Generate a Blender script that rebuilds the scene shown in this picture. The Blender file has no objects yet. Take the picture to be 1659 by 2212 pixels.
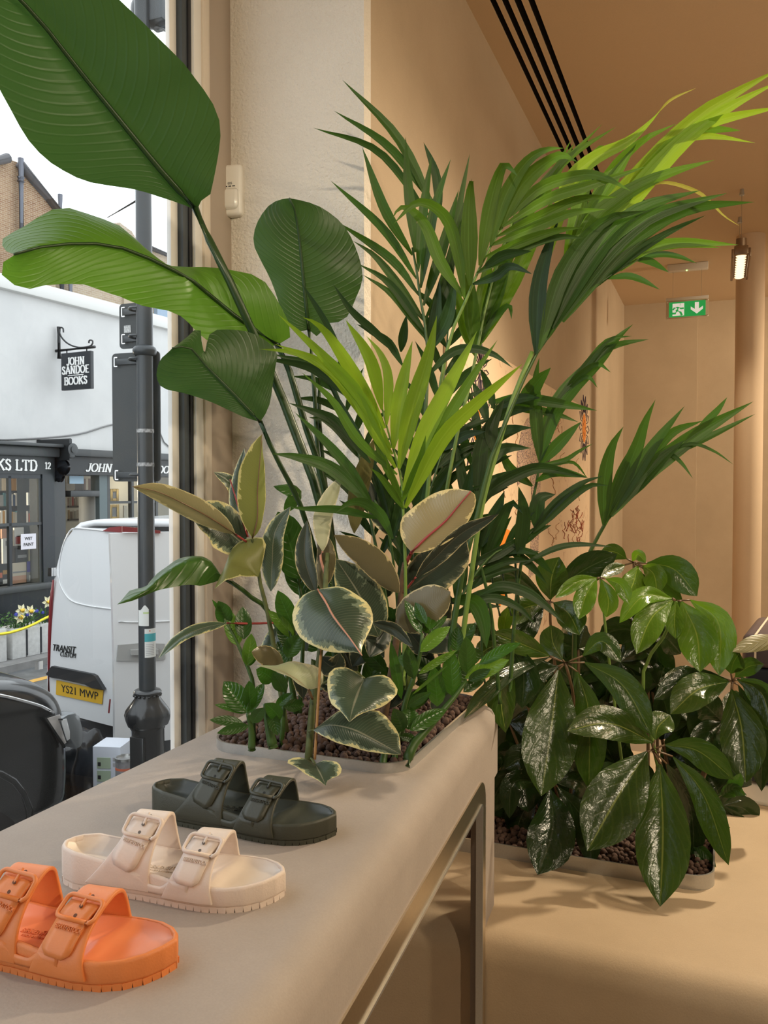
import bpy, bmesh, math, random
from mathutils import Vector, Matrix, noise as mnoise
random.seed(7)
SC = bpy.context.scene
COL = SC.collection

# ------------------------------------------------------------------ camera
ZC = 1.55                      # eye height above the shop floor
FPX = 1800.0                   # focal length in pixels of the 1659 x 2212 frame
YAW, PITCH = math.radians(21.9), math.radians(1.62)
cam = bpy.data.cameras.new('camera'); cam_o = bpy.data.objects.new('camera', cam); COL.objects.link(cam_o)
cam.sensor_fit = 'HORIZONTAL'; cam.sensor_width = 36.0; cam.lens = 36.0 * FPX / 1659.0
cam.clip_start = 0.02; cam.clip_end = 200
cam_o.location = (0, 0, ZC); cam_o.rotation_euler = (math.pi / 2 - PITCH, 0, YAW)
SC.camera = cam_o

# ------------------------------------------------------------------ world (overcast daylight)
w = bpy.data.worlds.new('overcast_sky'); SC.world = w; w.use_nodes = True
bg = w.node_tree.nodes['Background']; bg.inputs[0].default_value = (0.90, 0.95, 1.0, 1); bg.inputs[1].default_value = 2.3
SC.view_settings.view_transform = 'Standard'; SC.view_settings.look = 'None'
SC.view_settings.exposure = 0.0; SC.view_settings.gamma = 1.0; SC.view_settings.use_curve_mapping = False
SC.cycles.max_bounces = 10; SC.cycles.transparent_max_bounces = 12
SC.cycles.diffuse_bounces = 4; SC.cycles.sample_clamp_indirect = 3.0
WARM = (1.0, 0.83, 0.59)

# ------------------------------------------------------------------ camera frame helpers
_F = Vector((-math.sin(YAW) * math.cos(PITCH), math.cos(YAW) * math.cos(PITCH), -math.sin(PITCH)))
_R = Vector((math.cos(YAW), math.sin(YAW), 0))
_U = _R.cross(_F)
CAM = Vector((0, 0, ZC))
def ray(u, v): return _F + _R * ((u - 829.5) / FPX) - _U * ((v - 1106.0) / FPX)
def px(u, v, d): return CAM + ray(u, v) * d
def pz(u, v, z): r = ray(u, v); return CAM + r * ((z - ZC) / r.z)
def pxx(u, v, X): r = ray(u, v); return CAM + r * (X / r.x)
def py(u, v, Y): r = ray(u, v); return CAM + r * (Y / r.y)
def pplane(u, v, p0, n): r = ray(u, v); return CAM + r * ((p0 - CAM).dot(n) / r.dot(n))

# ------------------------------------------------------------------ object helpers
def tag(o, label=None, cat=None, group=None, kind=None):
    if label: o['label'] = label
    if cat: o['category'] = cat
    if group: o['group'] = group
    if kind: o['kind'] = kind
    return o
def empty(name, loc, rz=0.0, label=None, cat=None, group=None, kind=None):
    o = bpy.data.objects.new(name, None); COL.objects.link(o)
    o.location = loc; o.rotation_euler = (0, 0, rz); o.empty_display_size = 0.05
    return tag(o, label, cat, group, kind)
def wmat(o):
    m = Matrix.LocRotScale(o.location, o.rotation_euler, o.scale)
    return (wmat(o.parent) @ o.matrix_parent_inverse @ m) if o.parent else m
def put(o, parent, world=False):
    """parent o; world=True: o's coordinates are world coordinates"""
    if parent is not None:
        o.parent = parent
        if world: o.matrix_parent_inverse = wmat(parent).inverted()
    return o
def mesh_obj(name, verts, faces, mat, parent=None, world=False, smooth=False, uvs=None):
    me = bpy.data.meshes.new(name); me.from_pydata([tuple(v) for v in verts], [], faces); me.update()
    if mat: me.materials.append(mat)
    if smooth: me.polygons.foreach_set('use_smooth', [True] * len(me.polygons))
    if uvs is not None:
        l = me.uv_layers.new(name='UVMap')
        for lp in me.loops: l.data[lp.index].uv = uvs[lp.vertex_index]
    o = bpy.data.objects.new(name, me); COL.objects.link(o)
    return put(o, parent, world)
def bm_obj(name, bm, mat, parent=None, world=False, smooth=False):
    bmesh.ops.recalc_face_normals(bm, faces=bm.faces[:])
    me = bpy.data.meshes.new(name); bm.to_mesh(me); bm.free()
    if mat: me.materials.append(mat)
    if smooth: me.polygons.foreach_set('use_smooth', [True] * len(me.polygons))
    o = bpy.data.objects.new(name, me); COL.objects.link(o)
    return put(o, parent, world)
def auto_smooth(o, deg=35):
    me = o.data
    me.polygons.foreach_set('use_smooth', [True] * len(me.polygons))
    try: me.set_sharp_from_angle(angle=math.radians(deg))
    except Exception: pass
    return o
def bm_box(bm, x0, x1, y0, y1, z0, z1, M=None):
    vs = [Vector(p) for p in ((x0,y0,z0),(x1,y0,z0),(x1,y1,z0),(x0,y1,z0),(x0,y0,z1),(x1,y0,z1),(x1,y1,z1),(x0,y1,z1))]
    if M: vs = [M @ v for v in vs]
    b = [bm.verts.new(v) for v in vs]
    for f in ((3,2,1,0),(4,5,6,7),(0,1,5,4),(1,2,6,5),(2,3,7,6),(3,0,4,7)): bm.faces.new([b[i] for i in f])
    return b
def box(name, x0, x1, y0, y1, z0, z1, mat, parent=None, world=False, bevel=0.0, seg=2, M=None):
    bm = bmesh.new(); bm_box(bm, x0, x1, y0, y1, z0, z1, M)
    if bevel: bmesh.ops.bevel(bm, geom=bm.edges[:], offset=bevel, segments=seg, profile=0.5, affect='EDGES')
    o = bm_obj(name, bm, mat, parent, world)
    return auto_smooth(o) if bevel else o
def frame_of(t, up=Vector((0, 0, 1))):
    t = t.normalized()
    if abs(t.dot(up)) > 0.95: up = Vector((1, 0, 0))
    a = t.cross(up).normalized(); b = a.cross(t).normalized()
    return a, b
def tube_geo(pts, radii, seg=8, cap=True):
    pts = [Vector(p) for p in pts]; n = len(pts)
    if not hasattr(radii, '__len__'): radii = [radii] * n
    V, Fc = [], []; a = None
    for i, p in enumerate(pts):
        t = pts[min(i + 1, n - 1)] - pts[max(i - 1, 0)]
        if t.length < 1e-9: t = Vector((0, 0, 1))
        t.normalize()
        if a is None: a, b = frame_of(t)
        else:
            a = (a - t * a.dot(t)); a = a.normalized() if a.length > 1e-6 else frame_of(t)[0]; b = t.cross(a)
        for k in range(seg):
            an = 2 * math.pi * k / seg
            V.append(p + (a * math.cos(an) + b * math.sin(an)) * radii[i])
    for i in range(n - 1):
        for k in range(seg):
            k2 = (k + 1) % seg
            Fc.append((i * seg + k, i * seg + k2, (i + 1) * seg + k2, (i + 1) * seg + k))
    if cap:
        Fc.append(tuple(range(seg - 1, -1, -1))); Fc.append(tuple((n - 1) * seg + k for k in range(seg)))
    return V, Fc
def tube(name, pts, radii, mat, parent=None, world=False, seg=8):
    V, Fc = tube_geo(pts, radii, seg)
    return mesh_obj(name, V, Fc, mat, parent, world, smooth=True)
def lathe(name, prof, mat, parent=None, world=False, seg=24, loc=(0, 0, 0), flute=None):
    V, Fc = [], []
    for i, (r, z) in enumerate(prof):
        for k in range(seg):
            a = 2 * math.pi * k / seg; rr = r
            if flute: rr = r * (1 + flute(z) * abs(math.sin(4 * a)))
            V.append((loc[0] + rr * math.cos(a), loc[1] + rr * math.sin(a), loc[2] + z))
    for i in range(len(prof) - 1):
        for k in range(seg):
            k2 = (k + 1) % seg; Fc.append((i * seg + k, i * seg + k2, (i + 1) * seg + k2, (i + 1) * seg + k))
    Fc.append(tuple(range(seg - 1, -1, -1))); Fc.append(tuple((len(prof) - 1) * seg + k for k in range(seg)))
    return auto_smooth(mesh_obj(name, V, Fc, mat, parent, world), 50)
def prism(name, poly, ext, mat, parent=None, world=False, bevel=0.0):
    """poly: 3D points of a flat outline, ext: extrusion vector"""
    n = len(poly); P = [Vector(p) for p in poly]; ext = Vector(ext)
    bm = bmesh.new(); a = [bm.verts.new(p) for p in P]; b = [bm.verts.new(p + ext) for p in P]
    bm.faces.new(a); bm.faces.new(b[::-1])
    for i in range(n): bm.faces.new((a[i], b[i], b[(i + 1) % n], a[(i + 1) % n]))
    if bevel: bmesh.ops.bevel(bm, geom=bm.edges[:], offset=bevel, segments=2, profile=0.5, affect='EDGES')
    o = bm_obj(name, bm, mat, parent, world)
    return auto_smooth(o) if bevel else o
def catmull(P, n):
    """resample control points (Vectors) to n points by arc length along a Catmull-Rom curve"""
    P = [Vector(p) for p in P]
    if len(P) == 2: return [P[0].lerp(P[1], i / (n - 1)) for i in range(n)]
    Q = [P[0] * 2 - P[1]] + P + [P[-1] * 2 - P[-2]]; S = []
    for i in range(1, len(Q) - 2):
        for k in range(10):
            t = k / 10.0; p0, p1, p2, p3 = Q[i - 1], Q[i], Q[i + 1], Q[i + 2]
            S.append(0.5 * ((2 * p1) + (p2 - p0) * t + (2 * p0 - 5 * p1 + 4 * p2 - p3) * t * t + (3 * p1 - p0 - 3 * p2 + p3) * t ** 3))
    S.append(P[-1]); L = [0.0]
    for i in range(1, len(S)): L.append(L[-1] + (S[i] - S[i - 1]).length)
    out, j = [], 0
    for i in range(n):
        s = L[-1] * i / (n - 1)
        while j < len(L) - 2 and L[j + 1] < s: j += 1
        f = (s - L[j]) / max(L[j + 1] - L[j], 1e-9); out.append(S[j].lerp(S[j + 1], min(max(f, 0), 1)))
    return out
def copy_tree(o, parent=None):
    c = o.copy(); COL.objects.link(c)
    if parent is not None: c.parent = parent
    for ch in o.children: copy_tree(ch, c)
    return c
def text(name, body, size, M, mat, parent=None, extrude=0.002, shear=0.0, align='CENTER', offset=0.0, width=None, world=True):
    cu = bpy.data.curves.new(name, 'FONT'); cu.body = body; cu.size = size; cu.extrude = extrude; cu.shear = shear
    cu.align_x = align; cu.align_y = 'CENTER'; cu.offset = offset; cu.resolution_u = 3
    t = bpy.data.objects.new(name, cu); me = bpy.data.meshes.new_from_object(t); bpy.data.objects.remove(t)
    if width:
        xs = [v.co.x for v in me.vertices]; k = width / max(max(xs) - min(xs), 1e-6)
        for v in me.vertices: v.co.x *= k
    me.transform(M); me.materials.clear(); me.materials.append(mat)
    o = bpy.data.objects.new(name, me); COL.objects.link(o)
    return put(o, parent, world)
def basis(o, ex, ey):
    ex = Vector(ex).normalized(); ey = Vector(ey); ey = (ey - ex * ey.dot(ex)).normalized(); ez = ex.cross(ey)
    m = Matrix((ex, ey, ez)).transposed().to_4x4(); m.translation = Vector(o); return m

# ------------------------------------------------------------------ materials
def new_mat(name):
    m = bpy.data.materials.new(name); m.use_nodes = True; nt = m.node_tree
    return m, nt, nt.nodes['Principled BSDF']
def N(nt, typ, **kw):
    n = nt.nodes.new(typ)
    for k, v in kw.items():
        if k in n.inputs: n.inputs[k].default_value = v
        else: setattr(n, k, v)
    return n
def LK(nt, a, b): nt.links.new(a, b)
def mth(nt, op, a, b=None, clamp=False):
    n = nt.nodes.new('ShaderNodeMath'); n.operation = op; n.use_clamp = clamp
    for i, x in enumerate((a, b)):
        if x is None: continue
        if isinstance(x, (int, float)): n.inputs[i].default_value = x
        else: nt.links.new(x, n.inputs[i])
    return n.outputs[0]
def mixc(nt, f, a, b):
    n = nt.nodes.new('ShaderNodeMix'); n.data_type = 'RGBA'
    for sock, x in ((n.inputs[0], f), (n.inputs[6], a), (n.inputs[7], b)):
        if isinstance(x, (int, float)): sock.default_value = x
        elif isinstance(x, tuple): sock.default_value = x + (1,) if len(x) == 3 else x
        else: nt.links.new(x, sock)
    return n.outputs[2]
def ramp(nt, f, lo, hi):
    n = nt.nodes.new('ShaderNodeMapRange'); n.inputs[1].default_value = lo; n.inputs[2].default_value = hi
    nt.links.new(f, n.inputs[0]); return n.outputs[0]
def noise_tex(nt, scale, detail=4, vec=None, rough=0.55):
    n = nt.nodes.new('ShaderNodeTexNoise'); n.inputs['Scale'].default_value = scale; n.inputs['Detail'].default_value = detail
    n.inputs['Roughness'].default_value = rough
    if vec is None:
        g = nt.nodes.new('ShaderNodeNewGeometry'); vec = g.outputs['Position']
    nt.links.new(vec, n.inputs['Vector']); return n.outputs[0]
def bump(nt, bs, h, strength, dist):
    b = nt.nodes.new('ShaderNodeBump'); b.inputs['Strength'].default_value = strength; b.inputs['Distance'].default_value = dist
    nt.links.new(h, b.inputs['Height']); nt.links.new(b.outputs[0], bs.inputs['Normal'])
_MC = {}
def mat(name, col, rough=0.5, metal=0.0, var=0.0, vs=20.0, bmp=0.0, bs=150.0, spec=0.5, coat=0.0, emit=None, es=1.0, aniso=0):
    if name in _MC: return _MC[name]
    m, nt, b = new_mat(name); _MC[name] = m
    b.inputs['Base Color'].default_value = tuple(col) + (1,); b.inputs['Roughness'].default_value = rough
    b.inputs['Metallic'].default_value = metal; b.inputs['Specular IOR Level'].default_value = spec
    if coat: b.inputs['Coat Weight'].default_value = coat; b.inputs['Coat Roughness'].default_value = 0.05
    if var:
        f = ramp(nt, noise_tex(nt, vs), 0.3, 0.7)
        LK(nt, mixc(nt, f, tuple(c * (1 - var) for c in col), tuple(min(1, c * (1 + var)) for c in col)), b.inputs['Base Color'])
    if bmp: bump(nt, b, noise_tex(nt, bs, 6), bmp, 0.002)
    if emit: b.inputs['Emission Color'].default_value = tuple(emit) + (1,); b.inputs['Emission Strength'].default_value = es
    return m
# ------------------------------------------------------------------ room shell
ZT, ZB, ZS = ZC - 0.465, ZC - 0.90, -0.70          # counter top, bench top, street
XG, YP, XW = -1.12, 1.76, -0.7565                  # glass plane, pier face, inner wall
ZCEIL, YBACK = ZC + 1.537, 7.30
def plaster(name, c1, c2, sc=2.0, b=0.25, bs=90, rough=0.75, dist=0.004):
    m, nt, bs_ = new_mat(name); bs_.inputs['Roughness'].default_value = rough; bs_.inputs['Specular IOR Level'].default_value = 0.25
    f = ramp(nt, noise_tex(nt, sc, 6, rough=0.65), 0.35, 0.68); sp = ramp(nt, noise_tex(nt, 420, 2), .35, .65); LK(nt, mixc(nt, mth(nt, 'MULTIPLY', sp, .10), mixc(nt, f, c1, c2), tuple(x * .55 for x in c1)), bs_.inputs['Base Color'])
    bn = nt.nodes.new('ShaderNodeBump'); bn.inputs['Strength'].default_value = b; bn.inputs['Distance'].default_value = dist
    LK(nt, noise_tex(nt, bs, 5), bn.inputs['Height']); LK(nt, bn.outputs[0], bs_.inputs['Normal']); return m
M_wall = plaster('tan_plaster', (0.45, 0.345, 0.235), (0.51, 0.395, 0.275), 1.6, 0.12, 60)
M_ceil = plaster('ochre_ceiling_paint', (0.67, 0.51, 0.34), (0.69, 0.525, 0.35), 1.0, 0.05, 60)
M_pier = plaster('rough_cream_render', (0.80, 0.74, 0.66), (0.86, 0.80, 0.72), 3, 1.0, 130, 0.9, 0.006)
M_counter = plaster('smooth_mauve_beige_plaster', (0.35, 0.298, 0.262), (0.39, 0.333, 0.294), 7, 0.10, 260, 0.6)
M_bench = plaster('smooth_tan_plaster', (0.46, 0.35, 0.235), (0.51, 0.39, 0.265), 4, 0.10, 260, 0.6)
M_beige = mat('beige_paint', (0.42, 0.345, 0.28), 0.55)
M_fwhite = mat('white_frame_paint', (0.86, 0.85, 0.83), 0.4)
M_bead = mat('cream_bead_paint', (0.74, 0.65, 0.55), 0.4)
M_black = mat('black_gasket', (0.012, 0.014, 0.02), 0.5)
M_gask = mat('grey_gasket', (0.06, 0.075, 0.09), 0.5)
M_steel = mat('brushed_steel', (0.50, 0.50, 0.49), 0.30, 0.8, var=0.05, vs=300)
M_brass = mat('warm_brushed_steel', (0.60, 0.52, 0.40), 0.30, 1.0, var=0.05, vs=300)
M_dark = mat('dark_void', (0.012, 0.010, 0.009), 0.8)
M_floor = mat('stone_floor', (0.38, 0.31, 0.24), 0.5, var=0.1, vs=3)
M_white = mat('white_plastic', (0.74, 0.71, 0.66), 0.35)
M_chrome = mat('chrome', (0.8, 0.8, 0.8), 0.12, 1.0)

def S(o): o['kind'] = 'structure'; return o
S(box('floor', -1.3, 4.6, -3.2, 8.0, -0.12, 0.0, M_floor))
# ceiling with four long air slots beside the wall
bm = bmesh.new(); SL = [(-0.687, -0.668), (-0.652, -0.632), (-0.616, -0.594), (-0.575, -0.555)]; YE = 5.21
bm_box(bm, -1.35, 4.6, YE, 8.0, ZCEIL, ZCEIL + .12); bm_box(bm, -1.35, SL[0][0], -3.2, YE, ZCEIL, ZCEIL + .12)
bm_box(bm, SL[3][1], 4.6, -3.2, YE, ZCEIL, ZCEIL + .12)
ceil = S(bm_obj('ceiling', bm, M_ceil))
for a, b in zip(SL[:-1], SL[1:]): box('slot_bar', a[1], b[0], -3.2, YE, ZCEIL, ZCEIL + .05, M_ceil, ceil)
box('slot_void', SL[0][0] - .02, SL[3][1] + .02, -3.2, YE, ZCEIL + .12, ZCEIL + .14, M_dark, ceil)
for a, b in SL: box('slot_lining', a, a + .0012, -3.2, YE, ZCEIL + .004, ZCEIL + .12, M_dark, ceil)
S(box('wall_left', -1.22, XW, YP + .04, 8.0, 0, ZCEIL, M_wall))
S(box('wall_pier', -1.20, XW, YP, YP + .04, 0, ZCEIL, M_pier))
xs = py(1505, 900, YBACK).x
S(box('wall_back', XW, xs, YBACK, 8.0, 0, ZCEIL, M_wall))
S(box('wall_alcove', xs, 4.6, YBACK + .10, 8.0, 0, ZCEIL, M_wall))
S(box('wall_right', 4.5, 4.7, -3.2, 8.0, 0, ZCEIL, M_wall))
S(box('wall_behind', -1.35, 4.6, -3.3, -3.2, 0, ZCEIL, M_wall))
# window wall: low wall under the glass, lintel above, window frames
S(box('wall_window', XG - .12, XG + .05, -3.2, YP, 0, ZT - .34, M_beige))
S(box('wall_lintel', XG - .16, XG + .02, -3.2, YP, 2.86, ZCEIL, M_beige))
S(box('wall_window_near', XG - .16, XG + .02, -3.2, -1.9, ZT - .34, 2.86, M_beige))
win = S(empty('window_1', (XG, -0.2, ZT - .34)))
Yof = lambda u: pxx(u, 1000, XG).y
z0, z1 = ZT - .34, 2.86
def fr(name, ua, ub, xa, xb, m): box(name, XG + xa, XG + xb, Yof(ua), Yof(ub), z0, z1, m, win, True, .002)
fr('outer_frame', 381, 396, -.022, -.010, M_fwhite)
fr('gasket', 396, 407, -.014, .004, M_gask); fr('gasket', 407, 414, -.02, .007, M_black)
fr('inner_frame', 414, 430, -.03, .014, M_fwhite); fr('inner_bead', 430, 443, -.02, .020, M_bead)
fr('shadow_gap', 443, 444.5, -.01, .004, M_black)
S(box('trim_1', XG - .012, XG + .012, Yof(444.5), YP, z0, z1, M_beige))
box('outer_frame', XG - .07, XG + .014, -1.9, Yof(380), z0, z0 + .05, M_fwhite, win, True, .003)
box('outer_frame', XG - .07, XG + .014, -1.9, Yof(380), z1 - .05, z1, M_fwhite, win, True, .003)
gm, nt, b = new_mat('window_glass'); nt.nodes.remove(b)
out = nt.nodes['Material Output']; tr = N(nt, 'ShaderNodeBsdfTransparent'); tr.inputs[0].default_value = (0.95, 0.97, 0.96, 1)
gl = N(nt, 'ShaderNodeBsdfGlossy'); gl.inputs['Roughness'].default_value = 0.0
fz = N(nt, 'ShaderNodeFresnel', IOR=1.45); mx = N(nt, 'ShaderNodeMixShader')
LK(nt, mth(nt, 'MULTIPLY', fz.outputs[0], 0.9), mx.inputs[0]); LK(nt, tr.outputs[0], mx.inputs[1]); LK(nt, gl.outputs[0], mx.inputs[2]); LK(nt, mx.outputs[0], out.inputs[0])
mesh_obj('glass_pane', [(XG - .03, -1.9, z0), (XG - .03, Yof(398), z0), (XG - .03, Yof(398), z1), (XG - .03, -1.9, z1)], [(0, 1, 2, 3)], gm, win, True)

# ------------------------------------------------------------------ counter, bench, trays
def side_x(y): return -0.4375 + 0.07 * (1.75 - y)
def slab(name, poly, z0, z1, m, bev_edges, r, parent=None, seg=6):
    bm = bmesh.new(); n = len(poly)
    a = [bm.verts.new((p[0], p[1], z0)) for p in poly]; b = [bm.verts.new((p[0], p[1], z1)) for p in poly]
    bm.faces.new(a[::-1]); bm.faces.new(b)
    for i in range(n): bm.faces.new((a[i], a[(i + 1) % n], b[(i + 1) % n], b[i]))
    bm.edges.ensure_lookup_table(); ed = []
    for e in bm.edges:
        for i in bev_edges:
            if set(e.verts) == {b[i], b[(i + 1) % n]}: ed.append(e)
    vert = [e for e in bm.edges for i in bev_edges[1:] if set(e.verts) == {a[i], b[i]}]
    bmesh.ops.bevel(bm, geom=ed + vert, offset=r, segments=seg, profile=0.5, affect='EDGES')
    return auto_smooth(bm_obj(name, bm, m, parent, parent is not None), 50)
YEND = 1.785
ctr = empty('display_counter', (-0.62, 0.7, 0), 0, 'smooth plaster display counter under the window carrying three sandals and a planter', 'counter')
poly = [(-0.90, -0.6), (side_x(-.6), -0.6), (side_x(YEND), YEND), (XW + .005, YEND), (XW + .005, YP - .005), (-0.90, YP - .005)]
slab('counter_top', poly, ZC - .612, ZT, M_counter, [1, 2], 0.045, ctr)
yl = 1.598
box('leg_panel', -0.022, 0.0, 0, YEND - yl - .045, 0, ZC - .60, M_counter, ctr, True, M=Matrix.Translation((side_x(1.68), yl, 0)) @ Matrix.Rotation(math.atan(.07), 4, 'Z'))
box('back_panel', -0.90, -0.87, -.6, 1.50, 0, ZC - .612, M_counter, ctr, True)
# steel band round the opening in the side: along the slab's lower edge, round the corner and down
def band(off_in, wid, name, m, out):
    path = []
    for y in [-.55, .2, .8, 1.2, yl - .05]: path.append((y, ZC - .570 - off_in))
    for k in range(1, 7):
        a = math.pi / 2 * k / 6; path.append((yl - .05 + .05 * math.sin(a) - off_in * math.sin(a), ZC - .570 - off_in * math.cos(a) - .05 * (1 - math.cos(a))))
    path += [(yl - off_in, 0.6), (yl - off_in, 0.003)]
    V, Fc = [], []
    for i, (y, z) in enumerate(path):
        p0 = path[max(i - 1, 0)]; p1 = path[min(i + 1, len(path) - 1)]
        ty, tz = p1[0] - p0[0], p1[1] - p0[1]; l = math.hypot(ty, tz); ny, nz = tz / l, -ty / l
        for (o, w_) in ((out, 0), (out, wid), (-.008, wid), (-.008, 0)):
            yy, zz = y + ny * w_, z + nz * w_; V.append((side_x(yy) + o, yy, zz))
    for i in range(len(path) - 1):
        for k in range(4): k2 = (k + 1) % 4; Fc.append((i * 4 + k, i * 4 + k2, i * 4 + 4 + k2, i * 4 + 4 + k))
    return auto_smooth(mesh_obj(name, V, Fc, m, ctr, True), 30)
band(0.0, 0.040, 'steel_band', M_brass, 0.003)
band(0.040, 0.004, 'steel_band_lip', M_steel, 0.006)
bench = slab('plaster_bench', [(-1.06, 1.605), (1.6, 1.605), (1.6, 2.95), (-0.75, 2.95), (-0.75, 1.755), (-1.06, 1.755)], 0, ZB, M_bench, [0], 0.055)
tag(bench, 'low tan plaster bench running behind and below the counter', 'bench')
def rrect(x0, x1, y0, y1, r, n=8):
    P = []
    for cx, cy, a0 in ((x1 - r, y0 + r, -90), (x1 - r, y1 - r, 0), (x0 + r, y1 - r, 90), (x0 + r, y0 + r, 180)):
        for k in range(n + 1):
            a = math.radians(a0 + 90 * k / n); P.append((cx + r * math.cos(a), cy + r * math.sin(a)))
    return P
def tray(x0, x1, y0, y1, r, z, h, t, label):
    root = empty('planter_tray', ((x0 + x1) / 2, (y0 + y1) / 2, z), 0, label, 'planter', 'steel planter trays')
    A, B = rrect(x0, x1, y0, y1, r), rrect(x0 + t, x1 - t, y0 + t, y1 - t, r - t); n = len(A); V, Fc = [], []
    for P, zz in ((A, z), (A, z + h), (B, z + h), (B, z)): V += [(p[0], p[1], zz) for p in P]
    for k in range(3):
        for i in range(n): j = (i + 1) % n; Fc.append((k * n + i, k * n + j, (k + 1) * n + j, (k + 1) * n + i))
    auto_smooth(mesh_obj('rim', V, Fc, M_steel, root, True), 40)
    mesh_obj('tray_floor', [(p[0], p[1], z + .0015) for p in B], [tuple(range(n))], mat('brown_substrate', (0.05, 0.03, 0.025), .9), root, True)
    return root
T1 = (-0.845, -0.468, 1.245, 1.745); T2 = (-0.74, 0.0, 1.966, 2.55)
tray(*T1, .055, ZT, .017, .004, 'shallow steel planter tray set into the counter top behind the sandals')
tray(*T2, .055, ZB, .034, .004, 'steel planter tray on the low bench under the glossy umbrella plants')

# ------------------------------------------------------------------ clay pebbles
def pebble_mat():
    m, nt, b = new_mat('fired_clay'); oi = N(nt, 'ShaderNodeObjectInfo'); b.inputs['Roughness'].default_value = .85
    c = mixc(nt, oi.outputs['Random'], (0.06, 0.032, 0.024), (0.14, 0.078, 0.056))
    f = ramp(nt, noise_tex(nt, 260, 4), .35, .7); LK(nt, mixc(nt, f, c, (0.075, 0.045, 0.036)), b.inputs['Base Color'])
    bump(nt, b, noise_tex(nt, 500, 4), .5, .002); return m
M_peb = pebble_mat()
def peb_geo(seed):
    bm = bmesh.new(); bmesh.ops.create_icosphere(bm, subdivisions=2, radius=1.0); rnd = random.Random(seed)
    o = Vector((rnd.random() * 9, rnd.random() * 9, 0))
    for v in bm.verts: v.co *= 1 + .16 * mnoise.noise(v.co * 1.1 + o)
    bmesh.ops.scale(bm, vec=(1, .95, .88), verts=bm.verts[:]); return bm
pm = []
for i in range(4):
    me = bpy.data.meshes.new('clay_pebble'); b_ = peb_geo(i); b_.to_mesh(me); b_.free(); me.materials.append(M_peb)
    me.polygons.foreach_set('use_smooth', [True] * len(me.polygons)); pm.append(me)
rnd = random.Random(5)
def in_rr(x, y, T, m):
    x0, x1, y0, y1 = T; r = .05
    if not (x0 + m < x < x1 - m and y0 + m < y < y1 - m): return False
    cx, cy = min(max(x, x0 + r), x1 - r), min(max(y, y0 + r), y1 - r); return math.hypot(x - cx, y - cy) < r - m + 1e-6 or (x0 + r <= x <= x1 - r) or (y0 + r <= y <= y1 - r)
def scatter(T, z, r0, r1, step, hump):
    L = []; y = T[2]; row = 0
    while y < T[3]:
        x = T[0] + (row % 2) * step / 2
        while x < T[1]:
            for lay in (0, 1):
                xx, yy = x + rnd.uniform(-.3, .3) * step, y + rnd.uniform(-.3, .3) * step
                r = rnd.uniform(r0, r1)
                if in_rr(xx, yy, T, r + .005):
                    ex = min(xx - T[0], T[1] - xx, yy - T[2], T[3] - yy); L.append((xx, yy, z + r * .8 + lay * r * 1.1 + hump * min(ex / .12, 1), r))
            x += step
        y += step * .87; row += 1
    return L
P1 = scatter(T1, ZT, .0048, .0078, .0145, .010); P2 = scatter(T2, ZB, .0055, .0085, .019, .008)
P1.sort(key=lambda p: p[1] - .35 * max(p[0] + .62, 0) - p[2] * 1.5)
for p in P1[:290]:
    o = bpy.data.objects.new('clay_pebble', rnd.choice(pm)); COL.objects.link(o); o.location = p[:3]; o.scale = (p[3],) * 3
    o.rotation_euler = (rnd.random() * 6, rnd.random() * 6, rnd.random() * 6)
    tag(o, 'round brown clay pebble at the front of the counter planter', 'pebble', 'clay pebbles in the counter planter')
def pebble_mass(name, L, label):
    bm = peb_geo(1); bv = [v.co.copy() for v in bm.verts]; bf = [tuple(v.index for v in f.verts) for f in bm.faces]; bm.free(); V, Fc = [], []
    for (x, y, z, r) in L:
        M = Matrix.Translation((x, y, z)) @ Matrix.Rotation(rnd.random() * 6, 4, 'X') @ Matrix.Rotation(rnd.random() * 6, 4, 'Z') @ Matrix.Scale(r, 4); o = len(V)
        V += [M @ v for v in bv]; Fc += [tuple(i + o for i in f) for f in bf]
    tag(mesh_obj(name, V, Fc, M_peb, smooth=True), label, 'pebbles', kind='stuff')
pebble_mass('clay_pebbles', P1[290:], 'brown clay pebbles filling the rest of the counter planter')
pebble_mass('clay_pebbles', P2, 'brown clay pebbles filling the bench planter under the umbrella plants')
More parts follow.
